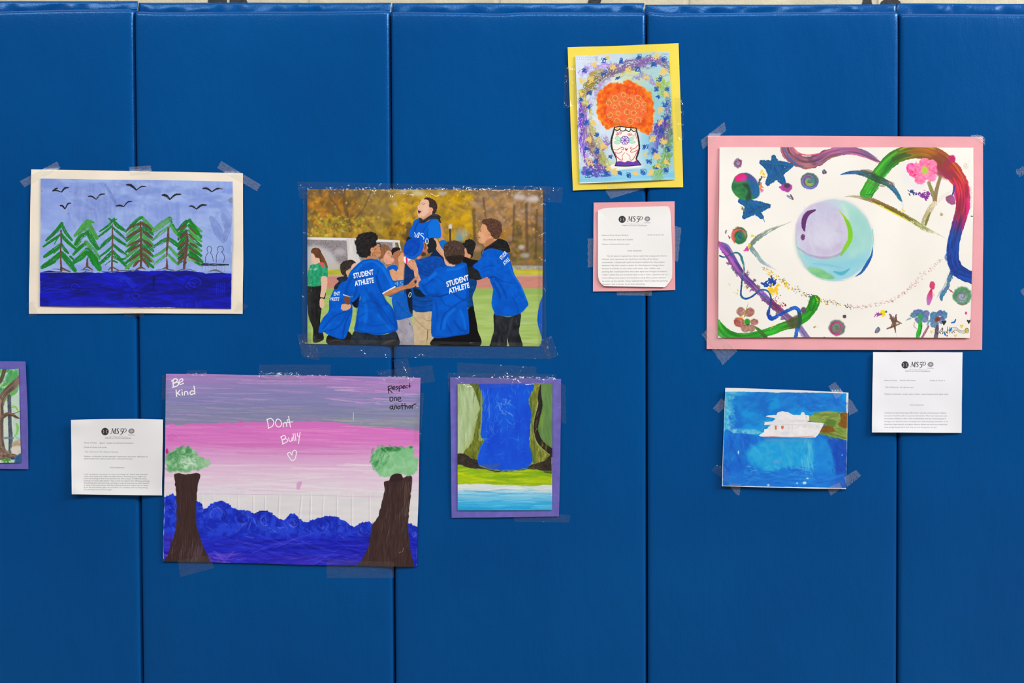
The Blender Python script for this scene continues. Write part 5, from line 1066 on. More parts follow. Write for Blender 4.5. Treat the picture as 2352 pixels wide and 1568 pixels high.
    c.poly([(440, 640), (480, 540), (580, 490), (700, 490), (800, 540), (860, 640), (870, 760), (840, 860), (760, 880), (640, 850), (520, 860), (450, 800)], (214, 60, 6), .9, 18, tex=((238, 100, 10), 26, 26, 1.5)); c.dabs((400, 450, 900, 930), 150, 14, [(250, 150, 20), (236, 86, 14), (226, 70, 10), (250, 120, 20)], .8, 1.4, .5, 3, 48, 2, .35, inside=lambda x, y: ((x-645)/250)**2+((y-690)/220)**2 < 1)
    c.poly([(460, 640), (500, 580), (560, 560), (600, 540), (680, 560), (740, 560), (800, 590), (840, 650), (850, 740), (820, 800), (760, 850), (680, 860), (580, 840), (510, 810), (470, 740)], (236, 96, 44), .92, 5, 12, 14, tex=((242, 116, 62), 22, 22))
    r = np.random.default_rng(21)
    for (x, y, R) in [(625, 568, 24), (548, 600, 30), (488, 640, 28), (610, 650, 30), (685, 625, 38), (765, 600, 32), (755, 675, 26), (820, 655, 24), (500, 760, 26), (575, 740, 24), (660, 730, 30), (725, 740, 26), (815, 720, 20), (565, 820, 34), (690, 820, 36), (765, 805, 30), (545, 680, 20)]:
        for q in range(16):
            a = r.uniform(0, 6.3); c.stroke([(x+R*1.1*math.cos(a), y+R*1.1*math.sin(a)), (x+R*1.5*math.cos(a), y+R*1.5*math.sin(a))], 6, (250, 122, 66), .7, .8)
        t = np.linspace(r.uniform(0, 3), 6+r.uniform(0, 3), 12); rr = R*(.75+.2*r.random(12))
        c.stroke(np.stack([x+rr*np.cos(t), y+rr*np.sin(t)], 1), 6, (226, 186, 90), .95, .8)
        t = np.linspace(0, 5, 8); c.stroke(np.stack([x+R*.4*np.cos(t), y+R*.4*np.sin(t)], 1), 6, (214, 140, 60), .8, .8)
        for q in range(4): c.stroke([(x+r.normal(0, R*.5), y+r.normal(0, R*.5)), (x+r.normal(0, R*.6), y+r.normal(0, R*.6))], 3.5, (150, 96, 30), .7, .6)
    # vase
    vs_ = [(540, 880), (600, 872), (680, 878), (748, 886), (762, 930), (770, 1000), (775, 1070), (762, 1130), (748, 1180), (792, 1226), (780, 1240), (700, 1245), (550, 1242), (548, 1226), (562, 1200), (556, 1150), (530, 1100), (512, 1040), (516, 980), (530, 930)]
    c.poly([(500, 1240), (560, 1225), (780, 1235), (785, 1250), (660, 1270), (500, 1285)], (240, 238, 236), .9, 5); c.poly(vs_, (242, 236, 228), 1, 1)
    c.poly([(562, 1205), (590, 1195), (640, 1208), (670, 1192), (720, 1206), (755, 1185), (790, 1225), (780, 1238), (560, 1242), (548, 1230)], (98, 52, 168), 1, .8)
    BK = (36, 32, 30)
    c.stroke([(540, 876), (600, 868), (680, 878), (748, 884)], 10, BK); c.stroke([(542, 878), (528, 930), (512, 1000), (516, 1070), (540, 1130), (560, 1180), (552, 1236)], [12, 16, 18, 16, 13, 9, 8], BK, rough=.12); c.stroke([(745, 884), (758, 940), (770, 1000), (776, 1070), (762, 1130), (748, 1175), (770, 1200), (790, 1228)], [10, 14, 16, 16, 16, 14, 10, 8], BK, rough=.12); c.stroke([(548, 1240), (660, 1243), (785, 1232)], 8, BK)
    for a in [[(545, 895), (570, 905), (590, 890), (596, 880)], [(590, 895), (610, 910), (640, 905), (650, 880)], [(648, 900), (680, 915), (696, 890), (694, 880)], [(698, 895), (725, 915), (748, 905)]]: c.stroke(a, 9, BK)
    c.dot(730, 892, 13, (240, 180, 60), 9, feather=2, alpha=.8); c.dot(570, 888, 14, (246, 170, 60), 7, feather=2, alpha=.8)
    RD = (206, 64, 70)
    def spiral(x, y, R, d=1, tail=None):
        t = np.linspace(0, 9.5, 18); rr = np.linspace(2, R, 18); p = np.stack([x+rr*np.cos(t*d), y+rr*np.sin(t*d)], 1)
        if tail is not None: p = np.vstack([p, tail])
        c.stroke(p, 4.5, RD, 1, .8)
    spiral(568, 940, 13, 1); spiral(597, 930, 15, -1); c.stroke([(548, 905), (570, 925), (585, 945)], 4.5, RD); spiral(688, 940, 19, 1, [(725, 950), (745, 935)]); c.stroke([(748, 910), (738, 945), (752, 975), (745, 980)], 4.5, RD)
    c.stroke([(528, 1085), (560, 1090), (590, 1075), (612, 1064), (628, 1072), (622, 1088), (610, 1084)], 6, RD); c.stroke([(768, 1040), (740, 1070), (705, 1082), (692, 1072), (700, 1062)], 6, RD); c.stroke([(768, 1085), (730, 1105), (700, 1112), (694, 1100), (706, 1092)], 6, RD)
    c.stroke([(540, 1110), (575, 1120), (610, 1110), (606, 1100)], 5, RD); c.stroke([(548, 1120), (560, 1150), (600, 1184), (620, 1180), (612, 1150), (638, 1115)], [7, 8, 7, 5, 5, 4], RD); c.stroke([(765, 1090), (745, 1130), (715, 1180), (690, 1184), (686, 1150), (655, 1120)], [7, 8, 7, 5, 5, 4], RD)
    c.stroke([(570, 1200), (600, 1196), (640, 1206), (668, 1194), (720, 1202), (755, 1184)], 3.5, (240, 130, 120)); c.poly([(640, 1072), (654, 1080), (668, 1072), (662, 1090), (650, 1098)], (206, 30, 40), 1, .6)
    GN = (128, 206, 166)
    for p in [[(605, 985), (570, 960), (545, 980), (575, 1000), (605, 995)], [(600, 1005), (560, 1005), (538, 1020), (570, 1034), (602, 1020)], [(680, 980), (710, 968), (728, 966), (715, 990), (684, 996)], [(684, 1000), (720, 1005), (740, 1016), (710, 1028), (680, 1020)]]:
        c.poly(p, (170, 222, 196), .75, 2); c.stroke(p, 5, GN, .9)
    PU = (92, 52, 160)
    for k in range(8):
        a = k*math.pi/4+.4; x, y = 640+26*math.cos(a), 997+26*math.sin(a); c.dot(x, y, 15, (226, 206, 238), feather=1)
        c.stroke([(x+15*math.cos(t), y+15*math.sin(t)) for t in np.linspace(a-1.4, a+1.4, 7)], 5.5, PU)
    for k in range(8):
        a = k*math.pi/4+.8; c.stroke([(640, 997), (640+36*math.cos(a), 997+36*math.sin(a))], 5.5, PU)
    # scribbled stars in blue and butterflies in gold
    BLU, GO = (24, 80, 168), (230, 196, 112)
    def scrib(x, y, R, col, n, w, sd):
        q = np.random.default_rng(sd); p = np.stack([x+q.uniform(-R, R, n), y+q.uniform(-R, R, n)], 1); c.stroke(p, w, col, .95, .8)
    for k, (x, y, R) in enumerate([(445, 235, 24), (603, 250, 24), (775, 212, 24), (1010, 235, 26), (915, 280, 24), (440, 362, 26), (255, 340, 24), (572, 412, 20), (760, 328, 28), (968, 416, 26), (305, 555, 24), (225, 610, 18), (300, 680, 24), (940, 515, 20), (950, 590, 18), (1040, 510, 18), (1020, 655, 30), (235, 765, 22), (1035, 780, 28), (275, 830, 24), (375, 950, 24), (985, 910, 26), (275, 1075, 24), (375, 1100, 26), (500, 1155, 22), (830, 1060, 24), (915, 1095, 30), (1050, 1085, 24), (370, 1195, 24), (865, 1200, 26), (940, 1250, 24), (1025, 1278, 26), (310, 1310, 36), (465, 1310, 26), (590, 1310, 20), (675, 1332, 24), (812, 1302, 24)]):
        scrib(x, y, R*1.15, BLU, 15, 5, k+60); scrib(x, y, R*.75, BLU, 9, 7, k+160)
    for k, (x, y, R) in enumerate([(530, 305, 34), (665, 330, 34), (845, 400, 36), (1010, 345, 40), (235, 440, 30), (320, 425, 40), (228, 555, 20), (350, 285, 30), (930, 215, 34), (1030, 560, 28), (985, 715, 34), (980, 825, 32), (335, 820, 30), (285, 985, 36), (905, 985, 34), (1010, 1010, 34), (440, 1055, 34), (840, 1130, 30), (940, 1150, 36), (1045, 1200, 34), (305, 1205, 40), (490, 1265, 24), (540, 1300, 34), (740, 1320, 32), (885, 1300, 30), (950, 1245, 24), (480, 215, 16)]):
        scrib(x, y, R*1.05, GO, 11, 8, k+260); scrib(x, y, R*.6, GO, 7, 10, k+360)
        if k % 3 == 0: c.poly([(x-R*.6, y+R*.3), (x-R*.1, y-R*.4), (x+R*.6, y-R*.2), (x+R*.2, y+R*.5)], GO, .9, 1)
    # pencilled name in hollow letters
    for k in range(8): c.dot(200+k*18, 224, 9, (240, 240, 244), 12, alpha=.8); c.stroke([(200+k*18+8*math.cos(t), 224+13*math.sin(t)) for t in np.linspace(0, 6.2, 9)], 2.2, (120, 124, 140), .8, .5)
    for p in [[(358, 208), (358, 246)], [(346, 210), (364, 208)], [(372, 246), (372, 208), (386, 214), (374, 226), (388, 246)]]: c.stroke(p, 3, (120, 110, 140), .8, .5)
    c.stroke([(180, 420), (184, 560), (195, 700)], 8, (224, 228, 240), .8, 2, dry=.3); c.stroke([(214, 1402), (500, 1394), (860, 1384), (1110, 1366)], [10, 9, 6, 3], (238, 240, 244), .9, 1.5, dry=.12); c.stroke([(1058, 165), (1065, 190)], 12, (226, 196, 180), .9)
    return c
AW = thing('vase_painting', 'child painting of an orange bouquet in a vase on yellow backing paper', 'painting')
M_YEL = mat_plain('yellow_paper', (236, 214, 84), 0.7, 0.2, 0.03, 9, 0.12, 160)
vas_b = Sheet([(1304, 108.6), (1558.8, 99.3), (1569.4, 429.6), (1316, 437.3)], 0.0022, 0.0012, (0.002, 0.001, 0.001, 0.003), (-0.5, 0, -1, 0), 0.4, seed=12)
vas_b.build('backing_sheet', M_YEL, AW)
cv = paint_vase()
vas_a = Sheet([(1321, 128), (1536.5, 119), (1549.8, 411.8), (1331, 421.3)], 0.0016, 0.0010, (0.0006, 0.002, 0.002, 0.002), (0.5, 0, 0, -0.5), 0.4, seed=13, over=vas_b)
vas_a.build('painted_sheet', mat_image('vase_painting_paint', cv.image('vase_painting'), 0.5, 0.3, 0.25), AW, cv)
for q, m in [([(1297, 151), (1322, 149), (1321, 246), (1294, 248)], M_CLEAR), ([(1548, 224), (1568, 224), (1571, 320), (1556, 322)], M_CLEAR), ([(1391, 440), (1398, 424), (1484, 432), (1403, 456)], M_TAPE)]:
    tape(AW, q, [vas_b, vas_a], m)

# ================================================================== waterfall painting on purple paper
def paint_fall():
    c = Canvas(1045, 875, 1275, 1178, 2.6, (150, 176, 120)); c.at(1010, 820, 3.919)
    c.rect(140, 220, 1040, 1400, (140, 160, 100))
    c.poly([(140, 230), (270, 230), (310, 300), (350, 400), (365, 470), (330, 560), (310, 680), (290, 760), (230, 840), (150, 880)], (176, 196, 150), 1, 2, 4, 30, tex=((150, 176, 116), 26, 160)); c.dabs((165, 250, 330, 840), 70, 16, [(196, 212, 176), (150, 176, 112), (206, 216, 186), (166, 190, 130)], 1.5, .2, .45, 9, 50, 2, .3, inside=lambda x, y: x < 345-abs(y-470)*.25)
    c.poly([(270, 230), (390, 230), (385, 420), (370, 560), (350, 740), (395, 760), (340, 920), (280, 900), (215, 860), (290, 770), (320, 640), (345, 520), (365, 460), (340, 380), (310, 290)], (128, 134, 40), 1, 2, 4, 20, tex=((80, 96, 30), 14, 60)); c.dabs((230, 250, 380, 900), 110, 7, [(170, 176, 60), (60, 76, 24), (190, 190, 80), (96, 104, 30)], 1.6, .35, .6, 9, 51, 1.2, .35, inside=lambda x, y: x > 300 if y < 480 else x > 350-(y-480)*.33)
    # right bank
    c.poly([(880, 230), (1040, 230), (1040, 860), (960, 820), (900, 740), (860, 640), (880, 520), (905, 380)], (104, 144, 84), 1, 2, tex=((84, 124, 64), 20, 160)); c.dabs((900, 260, 1010, 800), 50, 14, [(120, 156, 104), (90, 130, 70), (112, 150, 70)], 1.5, .2, .5, 9, 52, 2, .3); c.poly([(910, 520), (940, 500), (930, 600), (905, 640)], (120, 160, 50), .6, 10)
    c.stroke([(895, 240), (895, 340), (905, 430), (880, 540), (865, 640), (890, 740), (940, 800), (1020, 860)], [30, 36, 40, 46, 40, 48, 52, 60], (36, 28, 24), feather=2, rough=.1)
    c.poly([(800, 230), (900, 230), (885, 330), (875, 420), (850, 540), (845, 660), (860, 760), (920, 830), (985, 880), (960, 930), (850, 955), (835, 900), (815, 800), (830, 620), (830, 480), (800, 380)], (140, 146, 50), 1, 2, 3, 20, tex=((90, 104, 36), 16, 60)); c.dabs((810, 240, 980, 940), 110, 7, [(176, 182, 70), (80, 92, 30), (200, 196, 90), (110, 120, 40)], 1.55, .35, .6, 9, 53, 1.2, .35, inside=lambda x, y: x < 890 if y < 760 else x > 840)
    c.stroke([(815, 400), (822, 520), (830, 620)], [20, 14, 10], (60, 100, 60), .8, 3); c.stroke([(815, 820), (830, 890), (850, 945)], [16, 22, 16], (70, 110, 40), .8, 3)
    # black bank
    c.poly([(150, 880), (220, 870), (290, 910), (345, 930), (360, 980), (480, 1015), (600, 1025), (760, 1010), (830, 965), (930, 940), (985, 890), (1040, 850), (1040, 1060), (950, 1040), (860, 1010), (700, 1025), (500, 1035), (400, 1005), (280, 1000), (150, 970)], (34, 28, 24), 1, 2, 4, 16, tex=((60, 50, 44), 20, 16)); c.dabs((180, 890, 340, 980), 20, 9, [(90, 80, 70), (60, 52, 40)], .3, .8, .5, 4, 54, 2, .3); c.dabs((800, 960, 930, 1010), 16, 6, [(110, 100, 40), (90, 84, 50)], -.4, .4, .6, 7, 55, 1, .35)
    # blue fall
    c.poly([(362, 236), (500, 232), (825, 236), (820, 330), (800, 400), (822, 500), (815, 620), (808, 760), (825, 870), (835, 930), (800, 985), (760, 1012), (600, 1020), (470, 1010), (400, 985), (350, 970), (340, 900), (370, 800), (400, 750), (365, 700), (380, 500), (390, 380), (365, 290)], (4, 88, 226), 1, 1.5, 5, 20, tex=((2, 70, 214), 60, 120))
    inb = lambda x, y: 395 < x < 800
    c.dabs((390, 260, 810, 820), 70, 6, [(90, 140, 240), (120, 165, 246), (60, 120, 236)], 1.5, .6, .55, 7, 56, 1.2, .45, inside=inb); c.dabs((400, 540, 800, 960), 50, 6, [(60, 120, 234), (90, 150, 240), (30, 100, 226)], .1, .4, .5, 8, 57, 1.2, .45, inside=inb); c.dabs((520, 380, 650, 520), 40, 7, [(140, 180, 248), (110, 155, 242)], 1.2, .6, .6, 6, 58, 1.2, .4); c.dabs((380, 300, 520, 720), 50, 8, [(110, 160, 246), (70, 130, 238)], 1.7, .3, .6, 8, 59, 1.2, .45)
    c.stroke([(390, 975), (470, 985), (540, 960)], [30, 40, 20], (70, 90, 150), .7, 6, dry=.2); c.stroke([(375, 300), (372, 420), (375, 560), (365, 680)], [10, 14, 12, 10], (130, 160, 120), .8, 2, dry=.25); c.stroke([(345, 900), (360, 830), (390, 770)], 8, (120, 150, 190), .6, 2, dry=.3)
    # grass and water
    c.poly([(150, 975), (280, 1000), (400, 1010), (500, 1035), (700, 1022), (860, 1015), (950, 1045), (1030, 1060), (1030, 1180), (800, 1175), (600, 1165), (400, 1160), (150, 1180)], (150, 190, 20), 1, 2, 5, 30, tex=((120, 166, 10), 90, 20)); c.poly([(150, 1050), (300, 1060), (500, 1110), (750, 1100), (1030, 1070), (1030, 1180), (150, 1180)], (206, 216, 10), .6, 18, tex=((170, 200, 10), 60, 16)); c.dabs((170, 1010, 1010, 1160), 90, 13, [(222, 226, 20), (130, 180, 20), (110, 160, 10), (190, 206, 20)], .05, .15, .5, 12, 60, 2, .3)
    c.poly([(150, 1165), (300, 1145), (450, 1142), (600, 1155), (800, 1160), (1040, 1170), (1040, 1400), (150, 1400)], (200, 220, 232), 1, 2, 5, 30, grad=((0, 1150), (0, 1390), [(0, (216, 226, 228)), (.15, (214, 226, 234)), (.35, (150, 206, 232)), (.6, (90, 188, 230)), (.85, (30, 164, 222)), (1, (30, 160, 220))])); c.dabs((160, 1190, 1010, 1380), 150, 8, [(60, 180, 230), (150, 214, 238), (20, 156, 220), (110, 200, 236)], .02, .05, .5, 26, 61, 2, .3); c.dabs((160, 1145, 1010, 1215), 50, 9, [(236, 240, 238), (222, 230, 226), (206, 214, 200)], .02, .08, .6, 16, 62, 2, .3)
    c.stroke([(1008, 900), (1008, 1100), (1008, 1250)], 5, (226, 230, 232), .8, 1, dry=.4)
    return c
AW = thing('waterfall_painting', 'painting of a blue waterfall between green banks on purple backing paper', 'painting')
M_PUR = mat_plain('purple_paper', (110, 102, 186), 0.8, 0.12, 0.05, 60, 0.25, 220)
fal_b = Sheet([(1034, 866.2), (1288.6, 870), (1284, 1185.6), (1037.4, 1189)], 0.0018, 0.0010, (0.001, 0.003, 0.001, 0.002), (0, 1, 0, 0), 0.4, seed=15)
fal_b.build('backing_sheet', M_PUR, AW)
cv = paint_fall()
fal_a = Sheet([(1051.2, 881.4), (1268.8, 881.4), (1268, 1171.6), (1051.2, 1171.8)], 0.0012, 0.0008, (0.0004, 0.001, 0.001, 0.001), (0, 0, 0, 0), 0.3, seed=16, over=fal_b)
fal_a.build('painted_sheet', mat_image('waterfall_paint', cv.image('waterfall_painting'), 0.4, 0.4, 0.25), AW, cv)
for q, m in [([(1050, 832), (1232, 842), (1232, 880), (1050, 880)], M_CLEAR), ([(1028, 856), (1278, 859), (1276, 878), (1030, 900)], M_CLEAR), ([(1280, 878), (1299, 884), (1300, 974), (1284, 968)], M_CLEAR), ([(1180, 1180), (1310, 1182), (1308, 1200), (1182, 1198)], M_CLEAR)]:
    tape(AW, q, [fal_b, fal_a], m)

# ================================================================== yacht painting
def paint_boat():
    c = Canvas(1650, 885, 1955, 1128, 2.6, (226, 228, 232)); c.at(1630, 860, 5.228)
    c.rect(120, 130, 1700, 1420, (224, 226, 230)); 
    c.poly([(180, 205), (400, 205), (800, 215), (1200, 215), (1640, 225), (1640, 800), (1640, 1355), (900, 1348), (160, 1332), (170, 700)], (8, 112, 206), 1, 1, 3, 30, False, tex=((6, 146, 222), 150, 110, 1.5))
    c.poly([(180, 205), (400, 210), (420, 240), (320, 270), (260, 300), (280, 400), (230, 470), (240, 560), (300, 650), (560, 680), (600, 690), (540, 720), (175, 700)], (40, 160, 214), .9, 12, 12, 30, tex=((110, 196, 222), 30, 40)); c.dabs((180, 210, 300, 660), 60, 16, [(90, 190, 222), (130, 206, 226), (50, 170, 216)], 1.2, .7, .6, 5, 70, 2, .35); c.dabs((190, 660, 600, 715), 40, 13, [(120, 200, 226), (70, 180, 220), (150, 210, 226)], .1, .2, .6, 9, 71, 2, .35)
    c.dabs((280, 230, 1100, 660), 120, 36, [(10, 96, 196), (20, 130, 216), (10, 110, 206), (20, 146, 222)], -.3, .6, .5, 4, 72, 4, .25, inside=lambda x, y: not (x > 640 and y > 430)); c.dabs((1100, 230, 1630, 440), 70, 26, [(16, 112, 210), (30, 140, 220), (12, 96, 200)], .2, .4, .5, 6, 73, 3, .3)
    c.dabs((600, 540, 720, 680), 30, 12, [(60, 180, 222), (20, 150, 216)], -.8, .5, .7, 5, 74, 2, .35)
    # sea
    c.poly([(170, 705), (300, 705), (450, 710), (590, 735), (900, 760), (1250, 760), (1300, 730), (1500, 740), (1650, 790), (1640, 1355), (160, 1332)], (4, 98, 204), 1, 3, tex=((6, 124, 216), 120, 90)); c.dabs((180, 720, 640, 1320), 90, 28, [(10, 86, 196), (18, 112, 214), (24, 130, 220), (8, 76, 186)], 1.3, .5, .5, 5, 76, 4, .3)
    c.poly([(640, 790), (800, 780), (1230, 790), (1250, 900), (1250, 1060), (1100, 1120), (900, 1110), (720, 1160), (560, 1110), (460, 1040), (440, 940), (560, 850)], (6, 156, 222), .92, 26, 16, 60, tex=((40, 172, 224), 90, 70)); c.dabs((480, 820, 1230, 1100), 80, 26, [(24, 160, 222), (60, 176, 222), (14, 140, 214), (80, 176, 214)], 1.3, .6, .45, 5, 77, 4, .3); c.rect(660, 760, 1240, 810, (90, 160, 206), alpha=.6, feather=18)
    c.dabs((1100, 800, 1250, 1240), 50, 16, [(90, 190, 226), (60, 176, 222), (120, 200, 228)], 1.5, .25, .5, 9, 78, 3, .35); c.poly([(1250, 760), (1420, 780), (1480, 900), (1500, 1100), (1500, 1240), (1300, 1240), (1250, 1000)], (16, 128, 218), .8, 16, tex=((20, 150, 224), 50, 60)); c.poly([(1420, 780), (1650, 790), (1640, 1355), (1540, 1300), (1500, 1050), (1460, 900)], (8, 66, 176), .85, 16, tex=((12, 86, 200), 50, 50)); c.dabs((1460, 820, 1630, 1340), 50, 22, [(8, 60, 170), (16, 90, 206), (10, 74, 186)], 1.3, .4, .5, 5, 79, 3, .3)
    c.rect(170, 1190, 1640, 1345, (10, 100, 206), alpha=.7, feather=36, tex=((20, 124, 216), 160, 26)); c.dabs((180, 1160, 1500, 1340), 70, 20, [(10, 92, 200), (24, 130, 220), (40, 150, 224)], .05, .25, .5, 9, 80, 3, .3); c.dabs((460, 1090, 1250, 1180), 30, 10, [(70, 180, 224), (110, 196, 230)], 0, .4, .6, 7, 81, 2, .35)
    for (x, y, a, b) in [(1140, 1300, 24, 18), (1050, 1304, 14, 9), (345, 935, 10, 22), (1172, 1245, 16, 9), (705, 1325, 16, 10), (1590, 965, 8, 8)]: c.dot(x, y, a, (196, 226, 246), b, feather=2, rough=3, rs=10, alpha=.9)
    c.dot(195, 1230, 30, (70, 110, 196), 60, feather=14, alpha=.6); c.dot(270, 1315, 60, (70, 120, 200), 20, feather=12, alpha=.6); c.dot(1560, 1310, 60, (60, 90, 180), 40, feather=16, alpha=.6); c.dot(800, 1045, 40, (110, 160, 216), 26, feather=10, alpha=.6)
    # headland
    c.poly([(1200, 500), (1300, 455), (1440, 435), (1560, 470), (1580, 540), (1550, 610), (1650, 650), (1650, 785), (1540, 760), (1400, 725), (1305, 715), (1310, 690), (1380, 640), (1370, 590), (1250, 570), (1195, 545)], (110, 140, 56), 1, 2, 3, 20, tex=((150, 170, 90), 60, 16)); c.dabs((1210, 450, 1560, 560), 60, 11, [(160, 180, 96), (84, 116, 40), (134, 160, 74)], -.2, .3, .6, 10, 82, 1.5, .3); c.dabs((1380, 560, 1640, 760), 50, 11, [(150, 176, 90), (80, 116, 40), (120, 150, 60)], .5, .3, .6, 10, 83, 1.5, .3); c.poly([(1390, 570), (1440, 530), (1520, 560), (1480, 640), (1410, 620)], (80, 116, 44), .7, 6)
    c.poly([(1570, 470), (1660, 470), (1660, 640), (1545, 605), (1575, 545)], (122, 78, 20), 1, 2, tex=((140, 94, 24), 30, 30)); c.poly([(1330, 690), (1350, 640), (1400, 610), (1480, 640), (1490, 690)], (120, 78, 20), 1, 2, tex=((138, 92, 24), 30, 30)); c.stroke([(1310, 700), (1450, 710), (1640, 765)], [12, 20, 14], (96, 112, 30), .8, 3, dry=.2)
    # yacht
    WH = (240, 238, 238)
    c.poly([(590, 730), (650, 690), (655, 655), (690, 650), (730, 600), (655, 605), (660, 570), (760, 560), (790, 530), (770, 520), (675, 505), (690, 490), (800, 485), (820, 450), (870, 440), (940, 450), (1000, 485), (1090, 485), (1105, 450), (1130, 450), (1150, 485), (1195, 490), (1195, 550), (1170, 565), (1260, 575), (1370, 580), (1365, 605), (1320, 690), (1300, 725), (1270, 755), (1100, 758), (900, 750), (700, 750), (620, 745)], WH, 1, 1, 2, 14, False, tex=((226, 226, 230), 60, 30))
    for p in [[(770, 545), (950, 545), (1150, 552)], [(720, 605), (900, 600), (1000, 600), (1340, 605)], [(820, 455), (880, 450), (940, 475), (980, 488)], [(760, 570), (960, 566), (1200, 570)], [(700, 655), (740, 590)], [(945, 605), (950, 660)], [(990, 605), (995, 660)], [(1030, 650), (1090, 600)], [(1060, 545), (1080, 565), (1150, 545)]]: c.stroke(p, 3.5, (186, 180, 184), .7, 1)
    for x in (1125, 1150, 1195, 1225): c.stroke([(x+10*math.cos(t), 626+13*math.sin(t)) for t in np.linspace(0, 6.2, 9)], 3, (170, 166, 176), .8, .8)
    for x in (1285, 1310): c.stroke([(x+8*math.cos(t), 626+8*math.sin(t)) for t in np.linspace(0, 6.2, 9)], 3, (170, 166, 176), .8, .8)
    c.rect(782, 612, 805, 662, (206, 120, 106), rough=2); c.poly([(858, 620), (885, 616), (888, 640), (872, 658), (858, 640)], (206, 120, 106), 1, 1); c.stroke([(805, 660), (815, 620), (828, 618), (826, 660)], 3, (190, 186, 190), .7)
    c.stroke([(650, 740), (780, 746), (900, 750), (1100, 750), (1250, 738)], [5, 9, 7, 12, 8], [(210, 130, 130), (190, 90, 110), (180, 150, 170), (206, 110, 120), (220, 150, 150)], .9, 1.5); c.dot(900, 705, 60, (206, 212, 226), 20, feather=10, alpha=.5); c.stroke([(1150, 490), (1170, 545), (1155, 560)], 5, (190, 120, 110), .6)
    # white paper rim
    PW = (226, 227, 231)
    c.poly([(150, 130), (1700, 130), (1700, 216), (1640, 222), (1500, 216), (1150, 216), (900, 212), (600, 208), (420, 206), (330, 204), (200, 206), (180, 210)], PW, 1, 1, 3, 30, False)
    c.poly([(120, 130), (186, 130), (172, 700), (158, 1100), (156, 1420), (120, 1420)], PW, .9, 1, 2, 30, False); c.poly([(120, 1332), (800, 1346), (1300, 1354), (1700, 1366), (1700, 1440), (120, 1440)], PW, .95, 1, 2, 30, False); c.stroke([(1656, 230), (1648, 700), (1640, 1200)], 5, PW, .7, 1, dry=.3)
    return c
AW = thing('yacht_painting', 'unframed painting of a white yacht on bright blue sea by green headland', 'painting')
cv = paint_boat()
boa = Sheet([(1665.8, 890.5), (1948.8, 901.4), (1943.2, 1122.8), (1658, 1116)], 0.0034, 0.0016, (0.002, 0.003, 0.003, 0.004), (1.0, 0, 0.6, 0), 0.5, seed=18, corner={'tl': 0.004, 'bl': 0.003, 'br': 0.002})
boa.build('painted_sheet', mat_image('yacht_paint', cv.image('yacht_painting'), 0.42, 0.4, 0.3), AW, cv)
for q, m in [([(1637, 938), (1657, 914), (1672, 930), (1651, 948)], M_TAPE), ([(1903, 887), (1918, 876.5), (1938, 902), (1920, 916)], M_TAPE), ([(1945, 912), (1956, 920), (1971, 944), (1950, 954)], M_TAPE), ([(1634, 1080), (1646, 1066), (1668, 1078), (1656, 1096)], M_CLEAR), ([(1674, 1112), (1702, 1112), (1698, 1138), (1690, 1134)], M_TAPE), ([(1900, 1120), (1928, 1108), (1934, 1120), (1908, 1138)], M_TAPE), ([(1938, 1096), (1966, 1079), (1978, 1092), (1946, 1118)], M_TAPE)]:
    tape(AW, q, [boa], m)

